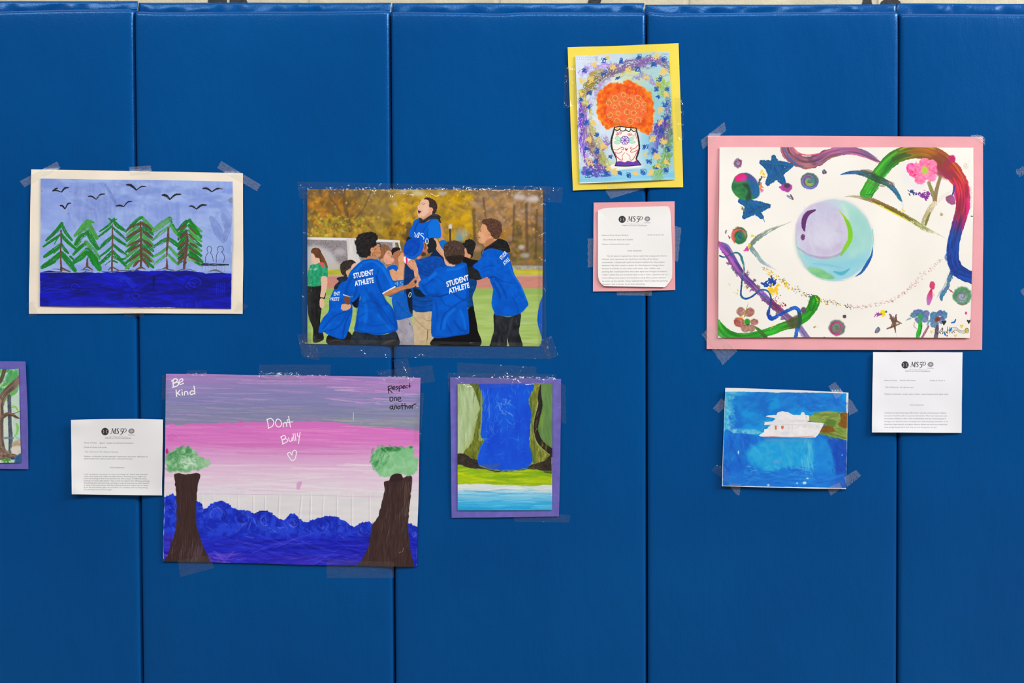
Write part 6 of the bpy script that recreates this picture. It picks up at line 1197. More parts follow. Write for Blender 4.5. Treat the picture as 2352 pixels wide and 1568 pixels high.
# ================================================================== forest painting on purple paper, cut by the frame
def paint_forest():
    c = Canvas(-215, 838, 56, 1070, 2.0, (214, 226, 214)); c.at(0, 820, 5.8125)
    c.rect(-1300, 100, 330, 1500, (214, 228, 214), tex=((190, 222, 206), 90, 120))
    c.dabs((-1250, 160, 240, 520), 240, 42, [(40, 140, 80), (70, 180, 70), (30, 120, 90), (120, 196, 60), (90, 180, 110)], -.8, .6, .7, 3, 90, 5, .25); c.dabs((-1250, 520, 260, 1050), 120, 40, [(150, 210, 190), (190, 224, 206), (120, 200, 170), (226, 232, 224)], 1.2, .6, .5, 4, 91, 8, .25)
    c.stroke([(60, 150), (40, 230), (0, 330)], [60, 50, 46], (96, 84, 74), feather=4, dry=.1); c.stroke([(270, 240), (215, 330), (150, 400), (80, 460), (30, 540), (0, 620)], [30, 90, 100, 90, 100, 110], [(150, 130, 120), (130, 110, 100), (120, 98, 86), (130, 106, 92), (140, 116, 100), (130, 106, 92)], feather=4, rough=.1, var=.3, bl=120, bw=10)
    c.stroke([(120, 520), (125, 700), (130, 900), (140, 1080), (130, 1280)], [50, 52, 52, 56, 40], (84, 92, 106), feather=4, rough=.1, var=.2, bw=8); c.stroke([(60, 1080), (110, 1075), (170, 1080)], 30, (110, 130, 156), .8, 4)
    c.stroke([(-10, 580), (-20, 700), (-12, 900), (0, 1150), (20, 1300)], [110, 130, 110, 110, 150], (134, 114, 100), feather=4, rough=.08, var=.3, bl=140, bw=12); c.stroke([(20, 620), (30, 780), (20, 1000), (40, 1180)], [30, 40, 30, 30], (84, 68, 62), .8, 5, dry=.25)
    c.stroke([(40, 790), (100, 760), (170, 770), (215, 800), (260, 815)], [60, 50, 44, 36, 12], (120, 90, 76), feather=3, var=.3, bw=8); c.stroke([(60, 780), (140, 770), (220, 805)], 8, (60, 40, 36), .8); c.stroke([(170, 750), (220, 740), (260, 722)], 8, (96, 60, 50))
    c.stroke([(160, 670), (200, 660), (230, 700), (235, 730)], [16, 20, 20, 12], (150, 206, 50)); c.stroke([(220, 890), (235, 940), (225, 1010), (190, 1060)], [30, 34, 26, 10], (120, 206, 70), .8, feather=6); c.stroke([(200, 1060), (240, 1085), (280, 1090)], [10, 16, 8], (120, 200, 200), .8, 4)
    c.poly([(170, 1140), (290, 1090), (290, 1200), (220, 1210), (160, 1190)], (176, 150, 120), .9, 8, tex=((206, 186, 160), 30, 20)); c.poly([(160, 1200), (290, 1190), (290, 1300), (180, 1290), (140, 1240)], (228, 220, 208), .9, 8); c.stroke([(0, 1250), (60, 1290), (130, 1320), (220, 1330)], [110, 110, 90, 60], (130, 106, 92), feather=6, rough=.1, var=.3, bw=12); c.poly([(210, 1340), (290, 1280), (290, 1420), (200, 1420)], (40, 90, 150), .95, 8); c.dot(170, 1350, 30, (40, 70, 130), 18, feather=4); c.dabs((30, 1360, 130, 1410), 18, 14, [(80, 160, 60), (60, 140, 50)], .5, .9, .9, 3, 92, 2)
    c.stroke([(-1250, 160), (60, 156), (190, 158)], [6, 12, 12], (40, 120, 190), .9, 3, dry=.15); c.stroke([(268, 400), (266, 560), (262, 680)], [10, 20, 8], (60, 150, 200), .85, 4, dry=.15); c.stroke([(278, 960), (276, 1080)], [12, 16], (60, 160, 210), .8, 4); c.stroke([(240, 1255), (280, 1252)], 6, (220, 110, 110), .7)
    return c
AW = thing('forest_painting', 'watercolour of a bent brown forest tree on purple backing paper', 'painting')
for_b = Sheet([(-235, 826), (58, 830), (65, 1077), (-232, 1074)], 0.0024, 0.0014, (0.001, 0.004, 0.001, 0.001), (0, 1.5, 0, 0), 0.6, seed=21, corner={'tr': 0.004})
for_b.build('backing_sheet', M_PUR, AW)
cv = paint_forest()
for_a = Sheet([(-210, 845), (42.6, 846.6), (48.6, 1062), (-206, 1064)], 0.0016, 0.0010, (0.0006, 0.001, 0.001, 0.001), (0, -0.6, 0, 0), 0.6, seed=22, over=for_b)
for_a.build('painted_sheet', mat_image('forest_paint', cv.image('forest_painting'), 0.5, 0.3, 0.2), AW, cv)

# ================================================================== laminated team photograph
def paint_team():
    c = Canvas(702, 430, 1252, 800, 3.0, (120, 100, 60)); 
    r = np.random.default_rng(31)
    T = lambda: c.at(660, 400, 3.647)
    T()
    c.rect(150, 110, 2160, 560, (136, 104, 52), tex=((176, 140, 60), 90, 60))
    c.poly([(1560, 110), (2160, 110), (2160, 760), (1800, 760), (1620, 500)], (156, 122, 92), .9, 50, tex=((130, 100, 70), 60, 60)); c.poly([(150, 110), (640, 110), (600, 400), (150, 400)], (170, 118, 52), .8, 50, tex=((110, 84, 50), 60, 60))
    def leaves(reg, n, size, cols, sd, al=.6, f=7, dry=.2): c.dabs(reg, n, size, cols, .2, 1.2, al, 2.2, sd, f, dry)
    leaves((160, 130, 620, 380), 190, 26, [(206, 130, 30), (150, 100, 40), (110, 84, 44), (222, 150, 40), (120, 110, 50), (90, 74, 46)], 1); leaves((160, 360, 900, 540), 170, 24, [(150, 140, 40), (196, 160, 40), (110, 104, 40), (206, 180, 50), (96, 84, 50), (180, 120, 40)], 2)
    leaves((600, 130, 1000, 420), 150, 28, [(140, 120, 60), (160, 130, 60), (120, 96, 56), (190, 150, 50), (150, 124, 80)], 3); leaves((900, 150, 1560, 540), 260, 30, [(206, 160, 20), (222, 174, 20), (180, 140, 20), (150, 124, 24), (226, 184, 40)], 4); leaves((1560, 130, 2140, 560), 260, 26, [(160, 122, 84), (176, 130, 70), (136, 110, 90), (200, 146, 70), (176, 158, 152), (116, 92, 66), (190, 160, 130)], 5)
    leaves((1680, 420, 2140, 720), 150, 24, [(130, 96, 40), (176, 120, 30), (96, 74, 44), (110, 104, 40), (70, 56, 44)], 6); leaves((1700, 640, 2140, 790), 60, 20, [(120, 110, 50), (150, 134, 60), (96, 84, 46)], 7); leaves((820, 400, 1060, 560), 60, 22, [(150, 110, 20), (196, 140, 20), (60, 48, 30), (90, 70, 30)], 8)
    leaves((160, 340, 700, 520), 130, 12, [(206, 190, 50), (150, 140, 40), (90, 80, 40), (222, 150, 40), (180, 170, 60)], 9, .8, 3); leaves((160, 130, 2140, 520), 300, 9, [(230, 190, 90), (110, 80, 40), (206, 150, 50), (90, 70, 50), (196, 176, 60)], 10, .6, 3)
    for (x, y, a, b) in [(980, 140, 40, 20), (1100, 160, 60, 20), (1950, 190, 50, 30), (2050, 210, 60, 26), (900, 250, 20, 16), (1300, 160, 40, 16), (700, 170, 30, 12), (1060, 130, 50, 14)]: c.dot(x, y, a, (214, 206, 206), b, feather=12, alpha=.7, rough=8, rs=20)
    for (p, w) in [([(470, 140), (490, 300), (530, 470)], 34), ([(700, 150), (640, 280), (560, 380)], 12), ([(1560, 300), (1570, 560)], 30), ([(2000, 250), (2010, 640)], 24), ([(1900, 260), (1890, 560)], 18), ([(2090, 300), (2080, 700)], 22), ([(1020, 420), (990, 540)], 40), ([(350, 180), (430, 300)], 14), ([(1640, 200), (1660, 360)], 16)]: c.stroke(p, w, (84, 66, 50), .6, 6, rough=.2, rs=20)
    c.blur(150, 110, 2160, 800, 4.5); leaves((160, 340, 640, 520), 70, 9, [(206, 190, 60), (150, 140, 40), (222, 150, 50)], 14, .7, 2)
    for k in range(70): x_, y_ = r.uniform(170, 2130), r.uniform(130, 520); c.dot(x_, y_, r.uniform(4, 12), [(236, 206, 120), (214, 196, 190), (230, 180, 90)][k % 3], feather=2.5, alpha=.4)
    c.dot(1365, 440, 16, (214, 206, 206), 24, feather=5); c.stroke([(1362, 460), (1364, 560)], 14, (50, 46, 44), .9, 4); c.dot(1460, 500, 60, (150, 160, 176), 40, feather=16, alpha=.6); c.dot(1590, 620, 40, (206, 150, 140), 26, feather=14, alpha=.6); c.dot(1440, 540, 30, (90, 160, 206), 26, feather=10, alpha=.7); c.dot(1960, 610, 26, (206, 206, 214), 20, feather=8, alpha=.7); c.dot(1990, 680, 40, (190, 186, 186), 22, feather=10, alpha=.6)
    # soccer goal
    c.poly([(150, 540), (900, 560), (960, 700), (960, 820), (150, 820)], (156, 150, 154), 1, 2, 0, 6, False, tex=((126, 118, 122), 5, 5, 1.5)); c.poly([(150, 620), (300, 610), (400, 700), (420, 800), (150, 810)], (206, 204, 206), .8, 20, 10, 30); c.rect(150, 740, 460, 810, (190, 184, 170), alpha=.7, feather=14); c.dot(440, 650, 50, (190, 188, 192), 30, feather=14, alpha=.7)
    c.stroke([(150, 536), (500, 544), (935, 562)], [20, 22, 20], (226, 222, 220), feather=2); c.poly([(495, 540), (560, 540), (640, 780), (590, 790), (510, 760)], (206, 200, 198), 1, 3, sm=False, tex=((222, 218, 216), 14, 80)); c.stroke([(560, 550), (600, 680), (640, 780)], 8, (140, 134, 134), .8, 2); c.stroke([(890, 570), (900, 640), (955, 700)], [20, 24, 26], (206, 202, 200)); c.stroke([(930, 560), (965, 700)], 12, (222, 220, 218))
    # ground
    c.rect(150, 800, 700, 860, (166, 172, 50), feather=5, tex=((196, 190, 60), 60, 10)); c.rect(1840, 765, 2160, 806, (150, 140, 120), feather=5, tex=((180, 174, 168), 14, 12)); c.rect(1840, 800, 2160, 848, (176, 170, 50), feather=4, tex=((206, 196, 60), 60, 10)); c.rect(150, 842, 2160, 862, (190, 170, 160), feather=4); c.rect(150, 856, 2160, 975, (206, 140, 124), feather=4, tex=((196, 130, 116), 80, 10)); c.rect(150, 958, 2160, 1460, (156, 186, 96), feather=6, tex=((176, 200, 120), 160, 14)); c.rect(150, 960, 2160, 1010, (140, 176, 84), alpha=.7, feather=10); c.dabs((160, 1000, 2140, 1440), 140, 8, [(180, 206, 124), (140, 172, 80), (166, 194, 106)], 0, .06, .5, 16, 11, 3, .25); c.stroke([(1560, 1160), (1800, 1190), (2140, 1260)], 8, (150, 186, 150), .6, 3); c.stroke([(1900, 1220), (2140, 1240)], 6, (140, 180, 150), .6, 2)
    B0, B1, B2, BK = (2, 98, 216), (2, 62, 156), (20, 126, 238), (16, 18, 22)
    S1, S2, S3, S4 = (232, 186, 156), (196, 132, 90), (150, 94, 62), (222, 170, 134)
    def P(p, col, **k): c.poly(p, col, k.pop('al', 1), k.pop('f', 1.2), k.pop('ro', 1.5), 12, k.pop('sm', True), **k)
    def shirt(p, **k): P(p, B0, tex=(k.pop('dark', (2, 82, 192)), 60, 60), **k)
    def fold(p, w=14, col=B1, al=.6, f=5): c.stroke(p, w, col, al, f)
    # ---- girl in green jersey
    c.at(700, 540, 6.031)
    P([(45, 690), (235, 690), (240, 800), (235, 1000), (215, 1200), (262, 1400), (240, 1460), (120, 1480), (115, 1300), (60, 1150), (40, 1000)], (26, 26, 28), tex=((44, 44, 46), 20, 60)); P([(265, 800), (290, 800), (280, 870), (262, 880)], (30, 30, 32))
    P([(40, 560), (70, 430), (120, 400), (190, 380), (250, 370), (310, 440), (320, 560), (305, 580), (225, 580), (240, 690), (40, 700)], (24, 140, 96), tex=((60, 176, 130), 24, 40)); P([(200, 375), (240, 368), (270, 410), (268, 440), (235, 440), (215, 400)], (222, 90, 90)); c.stroke([(225, 600), (228, 690)], 12, (206, 70, 70)); c.dot(150, 470, 30, (190, 226, 206), 14, -.5, feather=6, alpha=.7); c.dot(80, 470, 20, (180, 220, 200), 16, feather=6, alpha=.6)
    P([(230, 580), (305, 580), (310, 700), (285, 800), (265, 860), (215, 850), (230, 720)], (226, 186, 160)); P([(215, 880), (260, 880), (272, 980), (240, 1010), (210, 990), (205, 930)], (226, 184, 158)); c.stroke([(212, 862), (265, 872)], 12, (40, 36, 36))
    P([(85, 250), (100, 230), (130, 250), (210, 350), (200, 380), (130, 405), (120, 360), (90, 340)], (230, 188, 162)); P([(88, 240), (100, 190), (150, 172), (205, 190), (235, 250), (270, 310), (300, 380), (320, 450), (300, 440), (260, 380), (215, 370), (200, 320), (150, 310), (125, 260)], (84, 54, 40), tex=((120, 76, 50), 10, 50)); c.stroke([(250, 300), (290, 390), (315, 450)], [20, 30, 10], (130, 80, 50), .7, 4)
    # ---- boy at the left, back turned
    P([(330, 1380), (530, 1390), (600, 1330), (690, 1440), (690, 1510), (330, 1510)], (28, 28, 32)); c.stroke([(350, 1470), (450, 1450), (570, 1490)], [10, 22, 8], (60, 54, 52), .9, 3)
    shirt([(440, 690), (500, 650), (600, 620), (640, 760), (660, 1000), (650, 1150), (600, 1330), (530, 1440), (330, 1380), (270, 1345), (195, 1350), (200, 1270), (250, 1150), (330, 1050), (340, 900), (380, 800)]); fold([(560, 1060), (400, 1130), (250, 1290)], 22); fold([(600, 1050), (480, 1250), (330, 1330)], 18); fold([(640, 1050), (560, 1230), (520, 1430)], 26); fold([(420, 1190), (320, 1260), (230, 1340)], 10, B2, .5); fold([(600, 850), (560, 950), (500, 1000)], 20)
    P([(440, 600), (500, 575), (590, 575), (590, 620), (500, 660), (450, 740), (405, 740), (420, 690), (470, 640)], (24, 34, 54), tex=((40, 52, 74), 30, 16)); c.text('ENT', 400, 836, 50, (240, 242, 246), -.06, .1, width=88, bold=.03); c.text('HLETE', 352, 900, 46, (240, 242, 246), .06, .1, width=122, bold=.03)
    P([(490, 420), (510, 380), (560, 350), (640, 340), (700, 370), (700, 390), (660, 410), (640, 450), (600, 480), (590, 560), (550, 572), (510, 530), (495, 480)], (38, 34, 32), ro=6, tex=((70, 60, 54), 10, 10)); P([(660, 405), (705, 385), (720, 410), (690, 450), (620, 500), (600, 540), (590, 560), (570, 510), (590, 484), (625, 490), (640, 450)], (232, 184, 160)); c.dot(592, 510, 22, (226, 160, 136), 26, feather=3)
    P([(500, 1000), (540, 960), (600, 950), (640, 970), (620, 1020), (540, 1045), (505, 1020)], S4); P([(640, 900), (700, 840), (760, 830), (740, 990), (680, 990)], (14, 20, 40)); shirt([(640, 880), (680, 830), (760, 815), (720, 880), (660, 930)])
    # ---- boy held aloft
    c.at(910, 440, 11.2)
    P([(1090, 780), (1150, 830), (1190, 950), (1200, 1050), (1190, 1120), (1240, 1260), (1120, 1280), (1100, 1190), (1140, 1000)], (206, 140, 106)); P([(1110, 1290), (1200, 1240), (1300, 1290), (1260, 1400), (1180, 1480), (1120, 1380)], (14, 110, 200)); P([(300, 1160), (420, 1180), (320, 1240), (260, 1280)], (30, 34, 44))
    shirt([(330, 1150), (350, 1000), (420, 860), (450, 760), (540, 700), (620, 690), (760, 780), (900, 700), (1000, 690), (1090, 770), (1130, 860), (1145, 1000), (1140, 1170), (980, 1200), (840, 1230), (760, 1300), (600, 1250), (420, 1190)], dark=(14, 90, 200)); P([(820, 900), (900, 760), (1000, 710), (1080, 780), (1130, 900), (1140, 1170), (980, 1200), (840, 1220)], (10, 118, 226), al=.8, f=14); fold([(560, 790), (500, 900), (480, 1010)], 40, B1, .7, 14); fold([(800, 860), (720, 960), (690, 1060)], 26, B1, .5, 12); fold([(830, 950), (800, 1060), (820, 1180)], 24, B1, .6, 10)
    P([(830, 1220), (980, 1190), (1030, 1290), (1040, 1400), (1010, 1500), (900, 1568), (820, 1568), (800, 1400)], (30, 38, 44)); P([(590, 690), (640, 680), (690, 720), (780, 670), (900, 590), (1000, 575), (1110, 610), (1150, 660), (1130, 700), (1155, 800), (1110, 790), (1060, 720), (960, 700), (840, 730), (720, 800), (600, 800)], (34, 36, 46), tex=((60, 62, 74), 60, 16)); fold([(900, 640), (1020, 640), (1120, 690)], 14, (16, 18, 26), .8, 4)
    P([(700, 190), (640, 240), (600, 310), (575, 350), (545, 385), (560, 440), (550, 520), (560, 600), (570, 650), (620, 665), (680, 700), (700, 700), (800, 640), (900, 590), (940, 560), (920, 440), (860, 420), (850, 300), (800, 210)], (238, 196, 172), tex=((228, 180, 150), 90, 120)); P([(640, 640), (720, 640), (860, 520), (900, 580), (720, 710), (680, 700)], (206, 146, 116), al=.8, f=12)
    P([(710, 190), (760, 155), (840, 150), (940, 190), (1020, 260), (1055, 370), (1040, 480), (1000, 560), (940, 575), (920, 540), (945, 470), (930, 420), (880, 400), (850, 390), (850, 300), (820, 220)], (46, 34, 34), ro=8, tex=((74, 56, 54), 16, 16)); P([(850, 440), (900, 415), (945, 440), (945, 490), (900, 530), (850, 530), (838, 490)], (232, 170, 140)); c.stroke([(870, 470), (910, 450), (925, 480)], 10, (180, 110, 80), .7, 4)
    P([(560, 470), (620, 480), (645, 505), (610, 545), (575, 560)], (90, 36, 40)); c.stroke([(565, 470), (600, 478), (630, 490)], 14, (240, 236, 232), .95, 3); c.stroke([(555, 440), (600, 455), (640, 480)], 12, (214, 130, 120), .8, 4); c.stroke([(570, 575), (610, 560), (640, 520)], 12, (220, 140, 126), .7, 4); c.stroke([(640, 310), (690, 285), (740, 310)], 10, (80, 56, 50), .8, 4); c.stroke([(590, 325), (610, 320)], 10, (90, 60, 54), .8, 3); c.stroke([(665, 335), (690, 328), (720, 338)], 10, (50, 36, 36), .9, 3); c.dot(595, 400, 16, (200, 130, 110), 9, feather=5, alpha=.8); c.stroke([(545, 385), (575, 350), (600, 310)], 8, (222, 166, 140), .6, 4)
    for p in [[(470, 1050), (490, 1100), (478, 1150)], [(500, 1170), (570, 1060), (600, 1060)], [(545, 1180), (600, 1070), (560, 1180)]]: c.stroke(p, 20, (240, 244, 250), .95, 2)
    c.stroke([(700, 1090), (680, 1070), (640, 1080), (630, 1110), (680, 1150), (712, 1190), (700, 1225)], [14, 16, 20, 24, 26, 22, 14], (240, 244, 250), .95, 2); c.stroke([(790+36*math.cos(t), 1275+66*math.sin(t)) for t in np.linspace(0, 6.28, 12)], 20, (240, 244, 250), .95, 2)
    # ---- curly haired kid and kid behind, left of centre
    c.at(800, 520, 9.8)
    P([(880, 900), (960, 870), (1060, 870), (1120, 920), (1300, 980), (1300, 1500), (900, 1568), (860, 1200)], (14, 90, 180), tex=((30, 110, 200), 60, 60)); P([(1250, 800), (1500, 900), (1568, 1100), (1568, 1568), (1280, 1568), (1260, 1100)], (16, 40, 84), tex=((20, 70, 140), 80, 80))
    P([(960, 560), (1000, 490), (1080, 465), (1150, 480), (1180, 520), (1100, 550), (1020, 600), (1000, 640), (960, 640)], (36, 28, 26), ro=8); P([(1020, 600), (1100, 550), (1200, 545), (1240, 590), (1180, 640), (1130, 720), (1120, 860), (1060, 860), (1030, 760), (1000, 680)], (176, 112, 78)); c.stroke([(1120, 680), (1170, 620)], 10, (80, 46, 30), .8, 4)
    P([(700, 560), (730, 430), (800, 400), (880, 420), (940, 500), (960, 550), (880, 540), (830, 640), (800, 720), (720, 760), (680, 700)], (120, 80, 56), ro=12, tex=((160, 112, 80), 20, 20)); P([(830, 610), (880, 545), (960, 560), (980, 640), (960, 690), (1020, 720), (1040, 770), (1000, 820), (930, 850), (860, 850), (800, 780), (790, 690)], (232, 176, 150), tex=((214, 150, 120), 50, 50)); c.stroke([(900, 605), (945, 590)], 8, (60, 40, 36), .8, 3); c.stroke([(960, 650), (985, 670), (960, 690)], 8, (170, 96, 80), .8, 3); c.stroke([(960, 815), (1010, 800), (1030, 770)], 10, (150, 70, 60), .7, 4); P([(720, 740), (780, 720), (790, 770), (740, 780)], (200, 140, 110)); P([(860, 850), (960, 860), (940, 900), (890, 900)], (170, 110, 80))
    P([(930, 980), (1000, 950), (1080, 1000), (1130, 860), (1120, 720), (1160, 640), (1230, 590), (1260, 680), (1250, 780), (1285, 900), (1280, 1100), (1250, 1190), (1130, 1210), (990, 1200)], (214, 150, 108), tex=((226, 170, 130), 60, 60)); fold([(1085, 1010), (1110, 930), (1130, 860)], 14, (150, 90, 60), .7, 6); shirt([(900, 920), (960, 880), (1060, 870), (1120, 920), (1080, 1000), (1000, 960), (930, 980)])
    c.text('45', 1030, 1330, 100, (120, 170, 220), 0, .1, width=200); c.text('STU', 1290, 1140, 70, (190, 214, 240), .1, .1, width=190); c.text('50', 1290, 1560, 100, (200, 216, 236), -.1, .2, width=120)
    P([(1250, 690), (1300, 680), (1420, 740), (1330, 850), (1290, 840), (1250, 780)], (236, 236, 240)); P([(1290, 690), (1330, 720), (1330, 840), (1290, 850), (1300, 770)], (216, 40, 100))
    # ---- adult in blue beanie
    c.at(900, 530, 9.8)
    P([(540, 660), (700, 620), (800, 580), (960, 570), (1120, 620), (1220, 760), (1240, 900), (1100, 1000), (900, 1100), (860, 1568), (400, 1568), (340, 1400), (560, 1300), (640, 1100), (560, 850)], (12, 84, 190), tex=((8, 66, 156), 70, 70)); P([(960, 440), (1080, 440), (1200, 620), (1220, 760), (1100, 600), (900, 570), (840, 600)], (14, 40, 80)); 
    for p in [[(560, 700), (700, 820), (900, 900)], [(580, 780), (720, 900), (880, 960)], [(720, 660), (820, 780), (940, 900)], [(640, 960), (760, 1000), (860, 1010)]]: fold(p, 22, (8, 54, 130), .6, 10)
    P([(300, 760), (480, 880), (520, 1000), (500, 1200), (380, 1300), (280, 1250)], (14, 50, 110), al=.9, f=10); P([(360, 1240), (540, 1230), (640, 1380), (700, 1450), (560, 1480), (440, 1460)], (14, 34, 50), f=10)
    P([(700, 260), (740, 260), (770, 320), (800, 340), (820, 400), (790, 440), (805, 500), (770, 540), (700, 570), (640, 620), (580, 630), (560, 600), (640, 560), (680, 460)], (160, 96, 66), tex=((196, 130, 96), 30, 40)); P([(560, 600), (610, 570), (650, 590), (630, 630), (580, 640)], (206, 140, 100)); c.stroke([(740, 270), (760, 330), (740, 400)], 16, (60, 40, 34), .7, 6); P([(690, 480), (760, 500), (760, 550), (680, 570), (660, 540)], (60, 40, 36), al=.8, f=8); c.stroke([(790, 370), (805, 395)], 10, (226, 200, 190), .8, 3)
    P([(265, 430), (280, 330), (340, 230), (440, 170), (540, 150), (640, 180), (700, 240), (715, 330), (690, 440), (630, 540), (540, 610), (440, 635), (340, 600), (290, 530)], (8, 84, 200), tex=((6, 66, 180), 70, 70)); P([(640, 190), (700, 240), (715, 330), (690, 440), (620, 550), (500, 620), (400, 625), (330, 590), (290, 520), (380, 560), (480, 560), (570, 500), (620, 400), (630, 280)], (14, 96, 214), al=.85, f=5); fold([(600, 190), (625, 300), (600, 430), (500, 540), (380, 570)], 12, (4, 56, 150), .7, 4)
    P([(940, 180), (960, 165), (1010, 185), (1050, 250), (1110, 370), (1170, 460), (1200, 640), (1160, 600), (1080, 520), (1000, 420), (1010, 330), (990, 240)], (222, 166, 132)); fold([(1010, 400), (1100, 510), (1180, 620)], 14, (170, 110, 80), .7, 6)
    # ---- arm reaching up at the left of him
    P([(340, 720), (400, 660), (450, 640), (520, 680), (560, 780), (590, 880), (600, 1000), (660, 1110), (620, 1200), (640, 1350), (600, 1350), (540, 1220), (560, 1130), (510, 1020), (490, 900), (430, 860), (360, 780)], (226, 168, 134), tex=((214, 150, 116), 50, 70)); fold([(360, 740), (440, 840), (500, 890)], 14, (170, 110, 84), .6, 6); fold([(450, 650), (470, 690), (500, 700)], 12, (110, 60, 50), .7, 4)
    # ---- bun girl and tall boy at the right
    c.at(1040, 490, 7.467)
    P([(60, 880), (330, 900), (400, 1160), (390, 1260), (340, 1400), (300, 1568), (240, 1568)], (14, 72, 150), tex=((10, 54, 120), 50, 60)); P([(190, 580), (260, 600), (310, 690), (300, 760), (240, 750), (190, 720)], (214, 150, 116)); P([(150, 520), (210, 490), (230, 450), (290, 440), (350, 460), (390, 520), (380, 590), (355, 650), (340, 730), (300, 775), (310, 720), (260, 690), (230, 610), (180, 570)], (26, 24, 26), ro=8, tex=((46, 42, 42), 14, 14)); c.dot(280, 730, 26, (226, 150, 110), 34, feather=5)
    P([(160, 740), (220, 750), (330, 790), (440, 810), (400, 880), (300, 930), (200, 900)], (22, 22, 26)); P([(250, 950), (340, 920), (420, 960), (510, 1050), (520, 1110), (400, 1150), (280, 1160)], (26, 28, 30), tex=((40, 42, 44), 40, 40))
    shirt([(340, 910), (420, 830), (480, 760), (530, 640), (640, 600), (780, 620), (900, 660), (960, 690), (990, 830), (1020, 920), (1060, 1050), (1140, 1180), (1200, 1300), (1290, 1530), (1290, 1560), (1240, 1568), (720, 1568), (690, 1300), (650, 1190), (610, 1090), (500, 1110), (440, 990)]); fold([(700, 1080), (640, 1100), (610, 1100)], 24, (6, 50, 120), .8, 10); fold([(720, 1090), (860, 1300), (960, 1568)], 40, B1, .6, 16); fold([(700, 1200), (800, 1400), (830, 1568)], 50, B1, .6, 18); fold([(480, 960), (600, 900), (700, 890)], 24, B1, .5, 10); fold([(500, 1010), (600, 960), (700, 980)], 18, B1, .4, 10); fold([(720, 1080), (850, 1160), (1100, 1200)], 18, B1, .6, 8); fold([(960, 880), (1040, 1060), (1160, 1240), (1260, 1480)], 30, B2, .5, 14); fold([(700, 700), (800, 760), (930, 760)], 16, B1, .4, 10)
    P([(530, 640), (570, 580), (680, 500), (760, 440), (830, 440), (920, 480), (970, 570), (980, 660), (900, 660), (780, 620), (640, 600)], (24, 24, 26), tex=((40, 40, 42), 50, 14)); fold([(800, 600), (900, 610), (970, 650)], 12, (50, 50, 52), .8, 5); c.stroke([(510, 620), (490, 680), (500, 730)], 10, (24, 24, 26), .9)
    P([(500, 190), (470, 280), (430, 350), (450, 390), (440, 430), (450, 500), (520, 520), (560, 570), (680, 500), (760, 440), (700, 420), (650, 330), (600, 290), (570, 210), (530, 180)], (214, 152, 110), tex=((226, 170, 130), 60, 90)); P([(540, 520), (600, 440), (700, 430), (690, 500), (570, 570)], (176, 116, 80), al=.8, f=12); P([(510, 180), (500, 130), (550, 95), (650, 85), (760, 110), (830, 170), (845, 270), (830, 350), (780, 420), (720, 435), (660, 380), (640, 330), (600, 300), (590, 230), (560, 200)], (70, 46, 36), ro=10, tex=((110, 76, 60), 16, 16)); P([(600, 350), (630, 330), (650, 370), (620, 410), (580, 410), (585, 380)], (222, 150, 110)); c.stroke([(605, 365), (625, 360)], 8, (150, 90, 60), .8, 3); c.stroke([(440, 415), (465, 415)], 10, (110, 50, 44), .9, 3); c.stroke([(465, 290), (490, 280)], 9, (60, 40, 34), .8, 3); c.stroke([(470, 310), (486, 308)], 9, (50, 36, 32), .8, 3)
    c.stroke([(740, 265), (810, 330), (870, 390), (900, 460)], 5, (120, 100, 86), .8); c.stroke([(930, 495), (1000, 490)], 7, (50, 46, 46), .9)
    c.text('STUDE', 838, 800, 62, (240, 244, 250), -.86, .1, width=150, bold=.03); c.text('ATHLE', 890, 890, 62, (240, 244, 250), -.76, .1, width=130, bold=.03)
    T(); P([(1730, 1170), (1780, 1180), (1860, 1195), (1950, 1160), (1950, 1250), (1940, 1320), (1970, 1450), (1870, 1450), (1840, 1370), (1830, 1450), (1700, 1450), (1705, 1400), (1730, 1300)], (24, 26, 30), tex=((50, 54, 60), 24, 50)); fold([(1890, 1200), (1860, 1290), (1845, 1370)], 12, (60, 64, 70), .6, 5); shirt([(1720, 1050), (1900, 1050), (2015, 1080), (1990, 1130), (1950, 1165), (1860, 1192), (1780, 1180), (1738, 1170)]); fold([(1890, 1040), (1930, 1120), (1930, 1160)], 16, B1, .4, 8); shirt([(2135, 1030), (2160, 1030), (2160, 1450), (2110, 1450), (2130, 1380), (2095, 1230), (2110, 1100)])
    # ---- trousers and jerseys low in the middle
    c.at(860, 640, 9.408)
    P([(480, 880), (760, 840), (820, 1000), (860, 1200), (880, 1460), (480, 1460), (440, 1120)], (172, 168, 180), tex=((150, 146, 160), 60, 90)); fold([(530, 1100), (700, 1200)], 14, (120, 116, 130), .6, 6); fold([(500, 1300), (640, 1440)], 18, (120, 116, 130), .6, 8); c.stroke([(740, 850), (800, 900), (870, 940)], 10, (190, 180, 170)); c.stroke([(700, 860), (750, 920), (770, 990)], 9, (150, 140, 134)); c.stroke([(760, 965), (772, 995)], 14, (20, 20, 22))
    P([(690, 200), (1300, 250), (1300, 720), (1040, 730), (830, 690), (740, 600), (700, 480)], (8, 66, 150), tex=((10, 84, 180), 90, 60)); fold([(830, 430), (1000, 480), (1250, 480)], 22, (4, 44, 110), .6, 10); fold([(840, 580), (1050, 620), (1250, 560)], 18, (4, 44, 110), .6, 8); P([(690, 200), (800, 260), (820, 560), (820, 780), (740, 690), (700, 480)], (18, 24, 34), al=.9, f=8); c.text('0', 720, 400, 120, (206, 216, 230), .1, .1, width=70); P([(840, 200), (1000, 250), (1100, 380), (900, 370)], (10, 30, 44), al=.9, f=12)
    P([(380, 420), (560, 330), (690, 340), (720, 500), (760, 700), (830, 800), (700, 850), (480, 885), (420, 700)], (10, 84, 180), tex=((20, 100, 200), 80, 90)); fold([(480, 480), (600, 650), (760, 780)], 20, B1, .5, 10)
